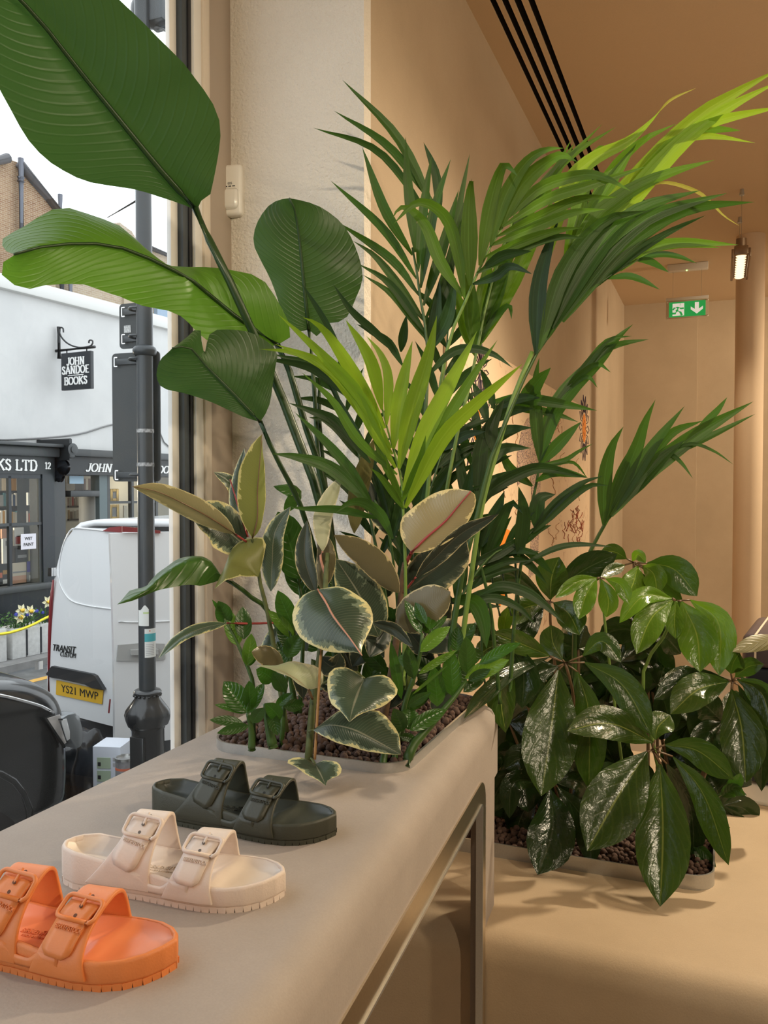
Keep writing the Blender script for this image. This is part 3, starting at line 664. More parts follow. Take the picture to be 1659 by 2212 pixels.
# ------------------------------------------------------------------ leaf materials
def leaf_mat(name, top, under, vein, rough=.3, nv=14, sl=.55, vs=.12, trans=.25, tcol=None, varieg=None, mid=True, spec=.5, lines=False, bstr=.25, lvar=.18, crinkle=0.0):
    m, nt, b = new_mat(name); uv = N(nt, 'ShaderNodeUVMap'); sep = N(nt, 'ShaderNodeSeparateXYZ'); LK(nt, uv.outputs[0], sep.inputs[0])
    au = mth(nt, 'ABSOLUTE', mth(nt, 'SUBTRACT', sep.outputs[0], .5)); au2 = mth(nt, 'MULTIPLY', au, 2.0)
    if lines: ph = mth(nt, 'MULTIPLY', sep.outputs[0], 2 * math.pi * 5)
    else: ph = mth(nt, 'MULTIPLY', mth(nt, 'SUBTRACT', sep.outputs[1], mth(nt, 'MULTIPLY', mth(nt, 'POWER', au2, 1.25), sl * .25)), 2 * math.pi * nv)
    wv = mth(nt, 'SINE', ph); pk = mth(nt, 'POWER', ramp(nt, wv, -1, 1), 10)
    nz = noise_tex(nt, 9, 3); oi = N(nt, 'ShaderNodeObjectInfo')
    k = ramp(nt, nz, .3, .7); c = mixc(nt, k, tuple(x * (1 - lvar) for x in top), tuple(x * (1 + lvar) for x in top))
    hv = N(nt, 'ShaderNodeHueSaturation'); LK(nt, c, hv.inputs['Color']); LK(nt, mth(nt, 'ADD', mth(nt, 'MULTIPLY', oi.outputs['Random'], .5), .75), hv.inputs['Value']); c = hv.outputs[0]
    un = tuple(under)
    if varieg:
        cream, pale, und_cream, w_ = varieg
        cb = N(nt, 'ShaderNodeCombineXYZ'); LK(nt, mth(nt, 'MULTIPLY', au2, 1.1), cb.inputs[0]); LK(nt, mth(nt, 'MULTIPLY', mth(nt, 'SUBTRACT', sep.outputs[1], mth(nt, 'MULTIPLY', au2, .14)), 9.0), cb.inputs[1]); LK(nt, mth(nt, 'ADD', mth(nt, 'MULTIPLY', oi.outputs['Random'], 40), mth(nt, 'MULTIPLY', mth(nt, 'GREATER_THAN', sep.outputs[0], .5), 7)), cb.inputs[2])
        n1 = noise_tex(nt, 1.0, 6, cb.outputs[0], .72)
        e = mth(nt, 'ADD', mth(nt, 'POWER', au2, 2.6), mth(nt, 'MULTIPLY', mth(nt, 'SUBTRACT', n1, .5), 2.3))
        e = mth(nt, 'ADD', e, mth(nt, 'MULTIPLY', ramp(nt, au2, .93, 1.0), .5))
        fc = ramp(nt, e, w_, w_ + .05); fp = ramp(nt, e, w_ - .30, w_ - .24)
        c = mixc(nt, fc, mixc(nt, mth(nt, 'MULTIPLY', fp, .55), c, pale), cream); un = mixc(nt, fc, un, und_cream)
    c = mixc(nt, mth(nt, 'MULTIPLY', pk, vs), c, tuple(vein))
    if mid: fm = ramp(nt, au2, .045, .02); c = mixc(nt, fm, c, tuple(vein)); 
    g = N(nt, 'ShaderNodeNewGeometry')
    un = mixc(nt, mth(nt, 'MULTIPLY', pk, vs * .8), un, tuple(x * .8 for x in under)) 
    c = mixc(nt, g.outputs['Backfacing'], c, un); LK(nt, c, b.inputs['Base Color'])
    b.inputs['Roughness'].default_value = rough; b.inputs['Specular IOR Level'].default_value = spec
    h = mth(nt, 'MULTIPLY', pk, -.25 if crinkle else -1.0)
    if crinkle:
        h = mth(nt, 'ADD', h, mth(nt, 'MULTIPLY', noise_tex(nt, 55, 3), crinkle))
    bump(nt, b, h, bstr * (.4 if varieg else 1), .004)
    out = nt.nodes['Material Output']; tl = N(nt, 'ShaderNodeBsdfTranslucent'); mx = N(nt, 'ShaderNodeMixShader'); mx.inputs[0].default_value = trans
    if tcol: tl.inputs[0].default_value = tuple(tcol) + (1,)
    else: LK(nt, c, tl.inputs[0])
    LK(nt, b.outputs[0], mx.inputs[1]); LK(nt, tl.outputs[0], mx.inputs[2]); LK(nt, mx.outputs[0], out.inputs[0])
    return m
ML = {}
ML['strel'] = leaf_mat('bird_of_paradise_leaf', (.040, .088, .020), (.045, .093, .026), (.07, .15, .04), .38, 26, .9, .22, .35, (.06, .16, .025))
ML['strelb'] = leaf_mat('bright_paradise_leaf', (.075, .17, .016), (.09, .20, .02), (.12, .24, .04), .38, 26, .9, .18, .45, (.17, .36, .025))
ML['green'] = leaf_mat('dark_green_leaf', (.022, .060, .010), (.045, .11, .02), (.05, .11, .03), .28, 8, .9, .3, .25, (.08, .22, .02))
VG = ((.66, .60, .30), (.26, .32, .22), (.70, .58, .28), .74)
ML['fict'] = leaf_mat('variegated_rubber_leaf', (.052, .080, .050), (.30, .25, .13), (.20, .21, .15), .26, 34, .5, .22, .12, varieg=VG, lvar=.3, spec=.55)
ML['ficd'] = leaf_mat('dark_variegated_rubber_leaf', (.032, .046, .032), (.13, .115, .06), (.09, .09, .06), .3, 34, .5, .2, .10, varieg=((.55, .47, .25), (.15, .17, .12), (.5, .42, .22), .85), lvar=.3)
ML['ficu'] = leaf_mat('olive_rubber_underside', (.075, .105, .066), (.17, .18, .055), (.16, .12, .07), .4, 34, .5, .25, .28, (.30, .34, .06), varieg=((.66, .60, .30), (.26, .32, .22), (.60, .56, .26), .80))
ML['ficb'] = leaf_mat('tan_rubber_underside', (.075, .105, .066), (.26, .225, .12), (.16, .12, .07), .4, 34, .5, .25, .2, (.36, .32, .12), varieg=((.66, .60, .30), (.26, .32, .22), (.62, .56, .32), .78))
ML['ficp'] = leaf_mat('pale_rubber_leaf', (.40, .44, .27), (.42, .44, .27), (.45, .36, .22), .35, 34, .5, .15, .3, varieg=((.66, .62, .42), (.5, .5, .36), (.66, .62, .42), .7))
ML['zz'] = leaf_mat('zz_leaf', (.030, .090, .010), (.05, .115, .015), (.06, .16, .04), .22, 9, .8, .18, .22, (.10, .30, .02))
ML['zzl'] = leaf_mat('young_zz_leaf', (.085, .19, .022), (.10, .21, .03), (.15, .27, .06), .25, 9, .8, .2, .32, (.22, .42, .03))
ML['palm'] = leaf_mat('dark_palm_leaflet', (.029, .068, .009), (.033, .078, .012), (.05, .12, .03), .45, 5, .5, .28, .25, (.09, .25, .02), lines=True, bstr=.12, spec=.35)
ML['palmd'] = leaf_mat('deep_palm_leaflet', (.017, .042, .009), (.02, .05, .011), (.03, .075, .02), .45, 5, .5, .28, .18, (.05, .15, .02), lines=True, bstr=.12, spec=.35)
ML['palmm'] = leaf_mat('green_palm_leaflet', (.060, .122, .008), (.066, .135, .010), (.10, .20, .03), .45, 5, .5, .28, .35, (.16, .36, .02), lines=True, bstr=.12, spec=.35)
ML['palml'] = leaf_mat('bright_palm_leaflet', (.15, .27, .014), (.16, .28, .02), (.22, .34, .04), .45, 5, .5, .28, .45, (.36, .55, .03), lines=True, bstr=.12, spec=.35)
ML['palmy'] = leaf_mat('yellow_palm_tip', (.38, .36, .06), (.38, .36, .06), (.5, .45, .1), .4, 5, .5, .5, .4, lines=True)
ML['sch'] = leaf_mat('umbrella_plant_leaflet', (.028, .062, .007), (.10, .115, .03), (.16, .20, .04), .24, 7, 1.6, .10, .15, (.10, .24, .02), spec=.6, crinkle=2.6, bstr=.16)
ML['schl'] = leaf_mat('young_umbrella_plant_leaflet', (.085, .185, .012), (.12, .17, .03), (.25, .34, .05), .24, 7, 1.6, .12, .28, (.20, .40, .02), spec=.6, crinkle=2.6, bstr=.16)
ML['schd'] = leaf_mat('shaded_umbrella_plant_leaflet', (.014, .032, .007), (.10, .10, .03), (.05, .07, .03), .2, 7, 1.6, .1, .10, (.05, .12, .02), spec=.5, crinkle=2.6, bstr=.16)  # darker copy of the leaflet, shade put into its colour
ML['tan'] = leaf_mat('olive_brown_underside', (.16, .15, .05), (.17, .155, .055), (.22, .2, .08), .4, 7, 1.6, .3, .25)
M_stem = mat('green_stem', (.045, .10, .02), .4); M_stemd = mat('dark_green_stalk', (.022, .055, .014), .35); M_steml = mat('light_green_rachis', (.17, .28, .06), .4)
M_red = mat('rust_ink', (0.33, 0.06, 0.015), .6); M_redrib = mat('red_midrib', (.33, .05, .05), .4); M_pinkrib = mat('pink_midrib', (.50, .24, .17), .4)
M_bark = mat('brown_bark', (.13, .075, .04), .8, var=.3, vs=60, bmp=.5); M_cane = mat('bamboo_cane', (.42, .23, .09), .55); M_petb = mat('reddish_petiole', (.15, .09, .045), .45)
M_gbark = mat('green_bark', (.085, .105, .03), .6, var=.25, vs=60)

PROF = {
 'ovate': [(0, .04), (.05, .35), (.15, .70), (.30, .94), (.45, 1), (.62, .92), (.78, .70), (.90, .38), (.96, .15), (1, 0)],
 'round': [(0, .10), (.05, .50), (.15, .82), (.32, .98), (.50, 1), (.70, .93), (.85, .70), (.94, .38), (.98, .15), (1, 0)],
 'lance': [(0, .18), (.08, .45), (.25, .88), (.42, 1), (.60, .86), (.78, .56), (.90, .27), (1, 0)],
 'obov': [(0, .04), (.06, .18), (.20, .55), (.38, .88), (.55, 1), (.70, .94), (.83, .70), (.92, .36), (.97, .12), (1, 0)],
}
def lerp_t(T, x):
    for (a, b), (c, d) in zip(T[:-1], T[1:]):
        if x <= c: return b + (d - b) * (x - a) / max(c - a, 1e-9)
    return T[-1][1]
def leaf_surface(name, mid, Lc, Rc, m, parent, side='t', bulge=.12, M_=4, wave=0.0):
    n = len(mid); V, UV, Fc = [], [], []; sd = random.uniform(0, 50)
    for i in range(n):
        t = (mid[min(i + 1, n - 1)] - mid[max(i - 1, 0)]).normalized(); wv = (Rc[i] - Lc[i]); nn = wv.cross(t)
        nn = nn.normalized() if nn.length > 1e-9 else Vector((0, 0, 1))
        if nn.dot(CAM - mid[i]) < 0: nn = -nn
        for j in range(-M_, M_ + 1):
            s = abs(j) / M_; E = Rc[i] if j > 0 else Lc[i]; hw = (E - mid[i]).length
            p = mid[i].lerp(E, s) + nn * (bulge * hw * 4 * s * (1 - s) * .5)
            if wave: p += nn * wave * s * s * math.sin(i * 1.25 + sd + (2 if j > 0 else 0)) * hw
            V.append(p); UV.append((.5 + .5 * j / M_, i / (n - 1)))
    w_ = 2 * M_ + 1
    for i in range(n - 1):
        for j in range(w_ - 1): a = i * w_ + j; Fc.append((a, a + 1, a + w_ + 1, a + w_))
    # make the upper side face the camera ('t') or away from it ('u')
    k = n // 2; a = k * w_ + M_; c = (V[a + 1] - V[a]).cross(V[a + w_] - V[a]) if a + w_ < len(V) else Vector((0, 0, 1))
    front = c.dot(CAM - V[a]) > 0
    if front != (side == 't'): Fc = [f[::-1] for f in Fc]
    return mesh_obj(name, V, Fc, m, parent, True, True, UV)
def pts3(P, d0, d1):
    n = len(P); out = []
    for i, p in enumerate(P):
        d = p[2] if len(p) > 2 else d0 + (d1 - d0) * i / max(n - 1, 1); out.append(px(p[0], p[1], d))
    return out
def leaf(parent, P, W, d0, d1=None, roll=0, m='zz', side='t', shape='ovate', fold=10, n=13, name='leaf', wave=.05, M_=4, bow=0.0):
    """leaf from midrib pixels P (base to tip) with depths, half width W in pixels seen flat on"""
    d1 = d0 if d1 is None else d1; P3 = pts3(P, d0, d1)
    if bow: P3 = [p + Vector((0, 0, bow * math.sin(math.pi * i / (len(P3) - 1)))) for i, p in enumerate(P3)]
    mid = catmull(P3, n); Wm = W * (d0 + d1) / 2 / FPX; Lc, Rc = [], []
    for i in range(n):
        t = (mid[min(i + 1, n - 1)] - mid[max(i - 1, 0)]).normalized(); v = (CAM - mid[i]); v = (v - t * v.dot(t)).normalized()
        b = t.cross(v).normalized(); R = Matrix.Rotation(math.radians(roll), 3, t); b = R @ b; v = R @ v
        wd = Wm * lerp_t(PROF[shape], i / (n - 1)); f = math.radians(fold); sgn = 1 if side == 't' else -1
        Rc.append(mid[i] + (b * math.cos(f) + v * math.sin(f) * sgn) * wd); Lc.append(mid[i] + (-b * math.cos(f) + v * math.sin(f) * sgn) * wd)
    return leaf_surface(name, mid, Lc, Rc, ML[m], parent, side, wave=wave, M_=M_)
def traced(parent, mid, L, R, d0, d1, dl=0.0, dr=0.0, m='fict', side='t', n=17, name='leaf', wave=.04, bulge=.12):
    """leaf traced by midrib and both edges; dl, dr: how much farther the edges lie than the midrib"""
    mm = catmull(pts3(mid, d0, d1), n)
    def edge(E, dd):
        k = len(E); out = []
        for i, p in enumerate(E):
            t = i / (k - 1); out.append(px(p[0], p[1], d0 + (d1 - d0) * t + dd * math.sin(math.pi * min(max(t, 0), 1))))
        return catmull(out, n)
    return leaf_surface(name, mm, edge(L, dl), edge(R, dr), ML[m], parent, side, wave=wave, M_=5, bulge=bulge)
def stalk(parent, P, r0, r1, d0, d1, m, name='stem', n=14, seg=8):
    c = catmull(pts3(P, d0, d1), n); return tube(name, c, [(r0 + (r1 - r0) * i / (n - 1)) * d0 / FPX for i in range(n)], m, parent, True, seg)
def rib(leaf_o, P, r0, r1, d0, d1, m, off=.0025):
    c = catmull(pts3(P, d0 - off, d1 - off), 12); return tube('midrib', c, [(r0 + (r1 - r0) * i / 11) * d0 / FPX for i in range(12)], m, leaf_o, True, 6)
def plant(name, u, v, d, label, cat='plant', group=None): return empty(name, px(u, v, d), 0, label, cat, group)

# ------------------------------------------------------------------ bird of paradise
sp_ = plant('bird_of_paradise', 745, 1530, 1.66, 'tall bird of paradise with huge paddle leaves reaching across the window')
m1 = [(425, 455), (346, 366), (257, 257), (168, 148), (95, 55), (25, -20), (-45, -85)]
S1 = traced(sp_, m1, [(425, 455), (395, 442), (345, 425), (300, 411), (240, 402), (185, 390), (135, 368), (100, 345), (60, 300), (22, 235), (-15, 165), (-50, 80), (-70, 0), (-45, -85)],
  [(425, 455), (432, 436), (455, 418), (462, 385), (470, 345), (476, 300), (474, 260), (455, 215), (425, 175), (400, 140), (345, 85), (290, 30), (220, -30), (120, -75), (30, -95), (-45, -85)], 1.52, 1.18, .03, .03, 'strel', 'u', 25, wave=.03)
rib(S1, m1, 7, 3, 1.52, 1.18, M_stemd, .008)
stalk(sp_, [(422, 450, 1.51), (455, 525, 1.48), (494, 603, 1.49), (530, 682, 1.51), (549, 726, 1.53), (575, 780, 1.555), (596, 825, 1.57), (640, 940, 1.58), (692, 1084, 1.58), (735, 1300, 1.62), (748, 1545, 1.66)], 8, 13, 1.52, 1.66, M_stemd, 'petiole')
m2 = [(600, 745), (514, 687), (430, 618), (400, 597), (313, 554), (241, 530), (169, 526), (96, 532), (31, 549)]
S2 = traced(sp_, m2, [(600, 745), (560, 752), (500, 752), (450, 735), (405, 695), (360, 672), (300, 655), (262, 645), (230, 634), (200, 617), (175, 610), (140, 617), (105, 618), (60, 622), (25, 608), (2, 590), (4, 570), (28, 553)],
  [(600, 745), (632, 722), (615, 680), (592, 640), (560, 597), (500, 583), (450, 578), (410, 577), (370, 572), (340, 565), (318, 545), (300, 530), (270, 497), (240, 476), (195, 460), (150, 452), (105, 459), (70, 476), (40, 492), (10, 512), (2, 528), (12, 542), (28, 548)], 1.60, 1.25, -.06, .05, 'strelb', 'u', 27, wave=.05)
rib(S2, m2, 5, 2.5, 1.60, 1.25, M_stemd, .006)
stalk(sp_, [(598, 742), (625, 800), (660, 920), (690, 1010), (715, 1150), (752, 1540)], 7, 10, 1.60, 1.69, M_stemd, 'petiole')
m3 = [(667, 712), (657, 618), (647, 519), (637, 455), (625, 428)]
S3 = traced(sp_, m3, [(667, 712), (640, 715), (615, 690), (598, 640), (580, 595), (560, 555), (547, 525), (552, 490), (575, 450), (600, 433), (625, 428)],
  [(667, 712), (690, 728), (705, 700), (745, 690), (770, 640), (784, 600), (772, 545), (745, 490), (705, 455), (665, 436), (625, 428)], 1.66, 1.58, .02, .02, 'strel', 'u', 21)
rib(S3, m3, 4.5, 2, 1.66, 1.58, M_stemd, .006)
stalk(sp_, [(667, 710), (676, 800), (682, 900), (688, 1010), (700, 1150), (745, 1535)], 4.5, 7, 1.66, 1.70, M_stemd, 'petiole')
m4 = [(562, 912), (504, 850), (445, 790), (410, 751), (372, 752)]
S4 = traced(sp_, m4, [(562, 912), (540, 905), (520, 898), (455, 868), (400, 850), (352, 838), (338, 812), (343, 785), (362, 762), (372, 752)],
  [(562, 912), (580, 880), (590, 830), (595, 790), (597, 757), (570, 732), (540, 718), (500, 712), (462, 714), (448, 735), (443, 768), (436, 740), (430, 707), (395, 735), (372, 752)], 1.50, 1.40, .01, .03, 'strel', 'u', 25)
rib(S4, m4, 4.5, 2, 1.50, 1.40, M_stemd, .006)
stalk(sp_, [(562, 910), (590, 975), (625, 1042), (650, 1095), (700, 1270), (740, 1530)], 5, 8, 1.50, 1.64, M_stemd, 'petiole')
stalk(sp_, [(690, 800), (690, 900), (700, 1020), (715, 1150), (750, 1530)], 4, 6, 1.68, 1.70, M_stemd, 'petiole')
pl = plant('heart_leaf_plant', 640, 1540, 1.58, 'dark green plant whose single folded leaf points at the lamp post', 'plant')
S5 = traced(pl, [(482, 1250), (455, 1212), (425, 1206), (385, 1220), (345, 1248), (318, 1278), (253, 1306)], [(482, 1250), (440, 1206), (400, 1207), (365, 1218), (335, 1245), (312, 1277), (285, 1275), (253, 1306)],
  [(482, 1250), (450, 1262), (420, 1264), (359, 1270), (310, 1288), (285, 1298), (253, 1306)], 1.45, 1.28, .08, -.03, 'green', 'u', 19)
stalk(pl, [(480, 1250), (510, 1264), (545, 1292), (578, 1318), (615, 1400), (640, 1540)], 5, 7, 1.45, 1.58, M_stem, 'petiole')
leaf(pl, [(645, 1250), (625, 1170), (600, 1105)], 38, 1.58, 1.55, 10, 'green', 't', 'round'); leaf(pl, [(660, 1290), (640, 1240), (628, 1180)], 26, 1.62, 1.62, 0, 'green', 't')
leaf(pl, [(655, 1270), (690, 1290), (700, 1330)], 22, 1.62, 1.62, 0, 'green', 't'); leaf(pl, [(615, 1110), (640, 1065), (590, 1050)], 20, 1.66, 1.66, 40, 'green', 'u')
stalk(pl, [(645, 1250), (655, 1350), (648, 1540)], 4, 5, 1.58, 1.58, M_stem, 'petiole')

# ------------------------------------------------------------------ variegated rubber plants
fa = plant('rubber_plant', 612, 1575, 1.48, 'variegated rubber plant leaning left towards the window glass', 'plant', 'variegated rubber plants')
stalk(fa, [(545, 1165), (556, 1215), (562, 1260), (575, 1310), (585, 1360), (602, 1460), (618, 1580)], 3.5, 7, 1.46, 1.48, M_gbark)
P = [(508, 1154), (460, 1122), (399, 1089), (340, 1062), (286, 1051)]; l = leaf(fa, P, 28, 1.44, 1.28, -18, 'ficb', 'u', 'ovate', 8); rib(l, P, 2.0, .8, 1.44, 1.28, M_petb, .003)
stalk(fa, [(508, 1154), (532, 1170)], 2.6, 2.6, 1.44, 1.46, M_redrib, 'petiole', 6)
leaf(fa, [(528, 1178), (495, 1150), (455, 1125), (416, 1120)], 52, 1.50, 1.42, 25, 'fict', 't', 'round', 6)
P = [(545, 1163), (556, 1120), (556, 1063), (561, 1000), (566, 938)]
l = traced(fa, P, [(545, 1163), (520, 1120), (512, 1063), (519, 1010), (540, 965), (566, 938)], [(545, 1163), (563, 1140), (573, 1085), (573, 1030), (568, 975), (566, 938)], 1.45, 1.42, -.02, .02, 'ficu', 'u'); rib(l, P, 1.8, .8, 1.45, 1.42, M_petb, .003)
traced(fa, [(558, 1246), (535, 1228), (510, 1221), (493, 1223), (478, 1247), (463, 1272)], [(558, 1246), (570, 1205), (570, 1165), (532, 1162), (505, 1182), (492, 1214), (480, 1238), (463, 1272)], [(558, 1246), (545, 1245), (515, 1246), (492, 1252), (475, 1263), (463, 1272)], 1.44, 1.38, .06, -.02, 'ficu', 'u')
leaf(fa, [(585, 1277), (588, 1215), (594, 1150), (628, 1094)], 26, 1.50, 1.48, -20, 'fict', 't', 'ovate', 4)
leaf(fa, [(535, 1160), (512, 1085), (528, 968)], 19, 1.50, 1.50, -30, 'fict', 't'); leaf(fa, [(524, 1095), (500, 1045), (462, 1020)], 17, 1.52, 1.50, 20, 'fict', 't')
stalk(fa, [(535, 1160), (512, 1085), (497, 1035)], 2.6, 1.4, 1.485, 1.485, M_redrib, 'petiole', 6)
P = [(490, 1346), (440, 1356), (390, 1378), (342, 1423)]; leaf(fa, P, 19, 1.44, 1.33, 48, 'fict', 't', 'ovate', 4); stalk(fa, [(490, 1346), (545, 1347), (600, 1345)], 2.5, 2.5, 1.44, 1.5, M_redrib, 'petiole', 6)
leaf(fa, [(600, 1355), (590, 1390), (560, 1410)], 24, 1.54, 1.54, 20, 'fict', 't'); leaf(fa, [(612, 1432), (580, 1418), (543, 1408)], 24, 1.46, 1.40, 15, 'ficd', 'u')

fb_ = plant('rubber_plant', 668, 1640, 1.40, 'variegated rubber plant tied to a cane at the middle of the counter planter', 'plant', 'variegated rubber plants')
stalk(fb_, [(708, 1195), (704, 1240), (700, 1330), (690, 1420), (678, 1500), (672, 1560), (666, 1645)], 5, 8.5, 1.46, 1.40, M_gbark)
cane = stalk(None, [(693, 1400), (688, 1500), (680, 1640)], 3, 3.2, 1.385, 1.385, M_cane, 'cane'); tag(cane, 'thin brown bamboo cane supporting the middle rubber plant', 'cane')
P = [(686, 1273), (705, 1303), (721, 1333), (756, 1379), (782, 1416)]
l = traced(fb_, P, [(686, 1273), (655, 1285), (636, 1310), (633, 1345), (650, 1378), (690, 1402), (735, 1410), (768, 1409), (782, 1416)], [(686, 1273), (730, 1267), (770, 1283), (798, 1308), (806, 1335), (799, 1362), (788, 1385), (781, 1402), (782, 1416)], 1.40, 1.30, .015, .015, 'fict', 't', 19, bulge=.16); rib(l, P, 2.6, 1.2, 1.40, 1.30, M_pinkrib, .009)
leaf(fb_, [(697, 1191), (699, 1110), (737, 1027)], 21, 1.47, 1.50, 10, 'ficp', 'u', 'ovate', 4); stalk(fb_, [(697, 1191), (692, 1205), (702, 1240)], 2.6, 3, 1.46, 1.46, M_pinkrib, 'petiole', 6)
leaf(fb_, [(682, 1282), (658, 1205), (663, 1124)], 22, 1.47, 1.47, -15, 'ficd', 't', 'ovate', 6); leaf(fb_, [(695, 1275), (705, 1200), (690, 1140)], 22, 1.52, 1.52, 0, 'ficd', 'u')
P = [(668, 1490), (645, 1472), (618, 1455), (590, 1444), (553, 1437)]
traced(fb_, P, [(668, 1490), (694, 1482), (699, 1462), (680, 1438), (637, 1429), (592, 1437), (553, 1437)], [(668, 1490), (650, 1481), (625, 1463), (590, 1448), (553, 1437)], 1.38, 1.33, .05, -.02, 'ficp', 'u'); stalk(fb_, [(666, 1488), (675, 1510)], 3, 3, 1.38, 1.395, M_petb, 'petiole', 5)
leaf(fb_, [(640, 1430), (650, 1470), (655, 1510)], 18, 1.52, 1.52, 0, 'ficd', 't'); leaf(fb_, [(690, 1420), (720, 1440), (735, 1410)], 26, 1.5, 1.5, 30, 'ficd', 't')
traced(fb_, [(787, 1466), (772, 1500), (762, 1530), (755, 1560)], [(787, 1466), (755, 1444), (715, 1447), (707, 1480), (713, 1515), (735, 1536), (755, 1560)], [(787, 1466), (805, 1460), (840, 1462), (859, 1488), (850, 1510), (815, 1530), (775, 1545), (755, 1560)], 1.40, 1.31, .02, .02, 'fict', 't', bulge=.2)
traced(fb_, [(676, 1577), (712, 1566), (760, 1575), (805, 1597), (866, 1630)], [(676, 1577), (712, 1550), (745, 1533), (810, 1535), (845, 1558), (862, 1590), (866, 1630)], [(676, 1577), (700, 1592), (745, 1610), (800, 1624), (835, 1629), (866, 1630)], 1.36, 1.33, .05, -.01, 'fict', 't')
traced(fb_, [(681, 1650), (690, 1668), (704, 1697)], [(681, 1650), (655, 1638), (619, 1642), (648, 1664), (680, 1682), (704, 1697)], [(681, 1650), (700, 1643), (722, 1644), (738, 1660), (730, 1676), (708, 1686), (704, 1697)], 1.32, 1.24, .0, .0, 'fict', 't')
stalk(fb_, [(681, 1650), (672, 1638)], 2, 2.5, 1.32, 1.39, M_gbark, 'petiole', 5); stalk(fb_, [(787, 1466), (760, 1450), (690, 1480)], 3, 3, 1.40, 1.41, M_gbark, 'petiole', 7); stalk(fb_, [(676, 1577), (668, 1580)], 2.5, 3, 1.36, 1.39, M_gbark, 'petiole', 5)

fc_ = plant('rubber_plant', 822, 1590, 1.52, 'variegated rubber plant with a large cream edged leaf beside the palm', 'plant', 'variegated rubber plants')
stalk(fc_, [(892, 1190), (872, 1225), (866, 1290), (858, 1370), (845, 1460), (832, 1530), (820, 1600)], 5.5, 10, 1.50, 1.52, M_bark)
P = [(889, 1193), (920, 1162), (961, 1127), (990, 1093), (1017, 1061)]
l = traced(fc_, P, [(889, 1193), (872, 1172), (864, 1145), (868, 1118), (888, 1100), (925, 1072), (960, 1058), (990, 1056), (1017, 1061)], [(889, 1193), (910, 1194), (940, 1184), (970, 1169), (1000, 1142), (1018, 1115), (1028, 1086), (1026, 1068), (1017, 1061)], 1.45, 1.42, .02, .0, 'fict', 'u', 19); rib(l, P, 3.4, 1.4, 1.45, 1.42, M_redrib, .004)
stalk(fc_, [(889, 1193), (874, 1222)], 4, 4.5, 1.45, 1.49, M_redrib, 'petiole', 5)
leaf(fc_, [(898, 1247), (945, 1200), (1000, 1150), (1078, 1110)], 22, 1.47, 1.42, 28, 'ficd', 't', 'ovate', 12); stalk(fc_, [(898, 1247), (872, 1280)], 2.5, 2.5, 1.47, 1.5, M_redrib, 'petiole', 5)
leaf(fc_, [(882, 1272), (945, 1225), (1008, 1166)], 50, 1.52, 1.50, 10, 'ficd', 't', 'round', 5)
l = leaf(fc_, [(860, 1355), (905, 1318), (973, 1278)], 43, 1.46, 1.42, -8, 'ficd', 'u', 'round', 6)
leaf(fc_, [(818, 1375), (778, 1288), (726, 1207)], 50, 1.50, 1.44, 6, 'fict', 't', 'ovate', 5); l = leaf(fc_, [(862, 1281), (800, 1208), (721, 1155)], 31, 1.46, 1.40, -10, 'ficd', 'u', 'ovate', 8)
leaf(fc_, [(806, 1345), (855, 1360), (892, 1398)], 17, 1.44, 1.40, 35, 'ficd', 't'); leaf(fc_, [(835, 1350), (812, 1390), (798, 1420)], 28, 1.52, 1.5, 0, 'ficd', 't'); leaf(fc_, [(830, 1420), (790, 1400), (760, 1440)], 30, 1.6, 1.6, 0, 'ficd', 't')
leaf(fc_, [(765, 1152), (775, 1060), (808, 947)], 22, 1.54, 1.52, 12, 'tan', 'u', 'ovate', 5); leaf(fc_, [(1000, 1360), (960, 1375), (925, 1410)], 38, 1.6, 1.58, 0, 'ficd', 't')
leaf(fc_, [(860, 1160), (820, 1110), (800, 1040)], 26, 1.62, 1.62, 20, 'ficd', 't')

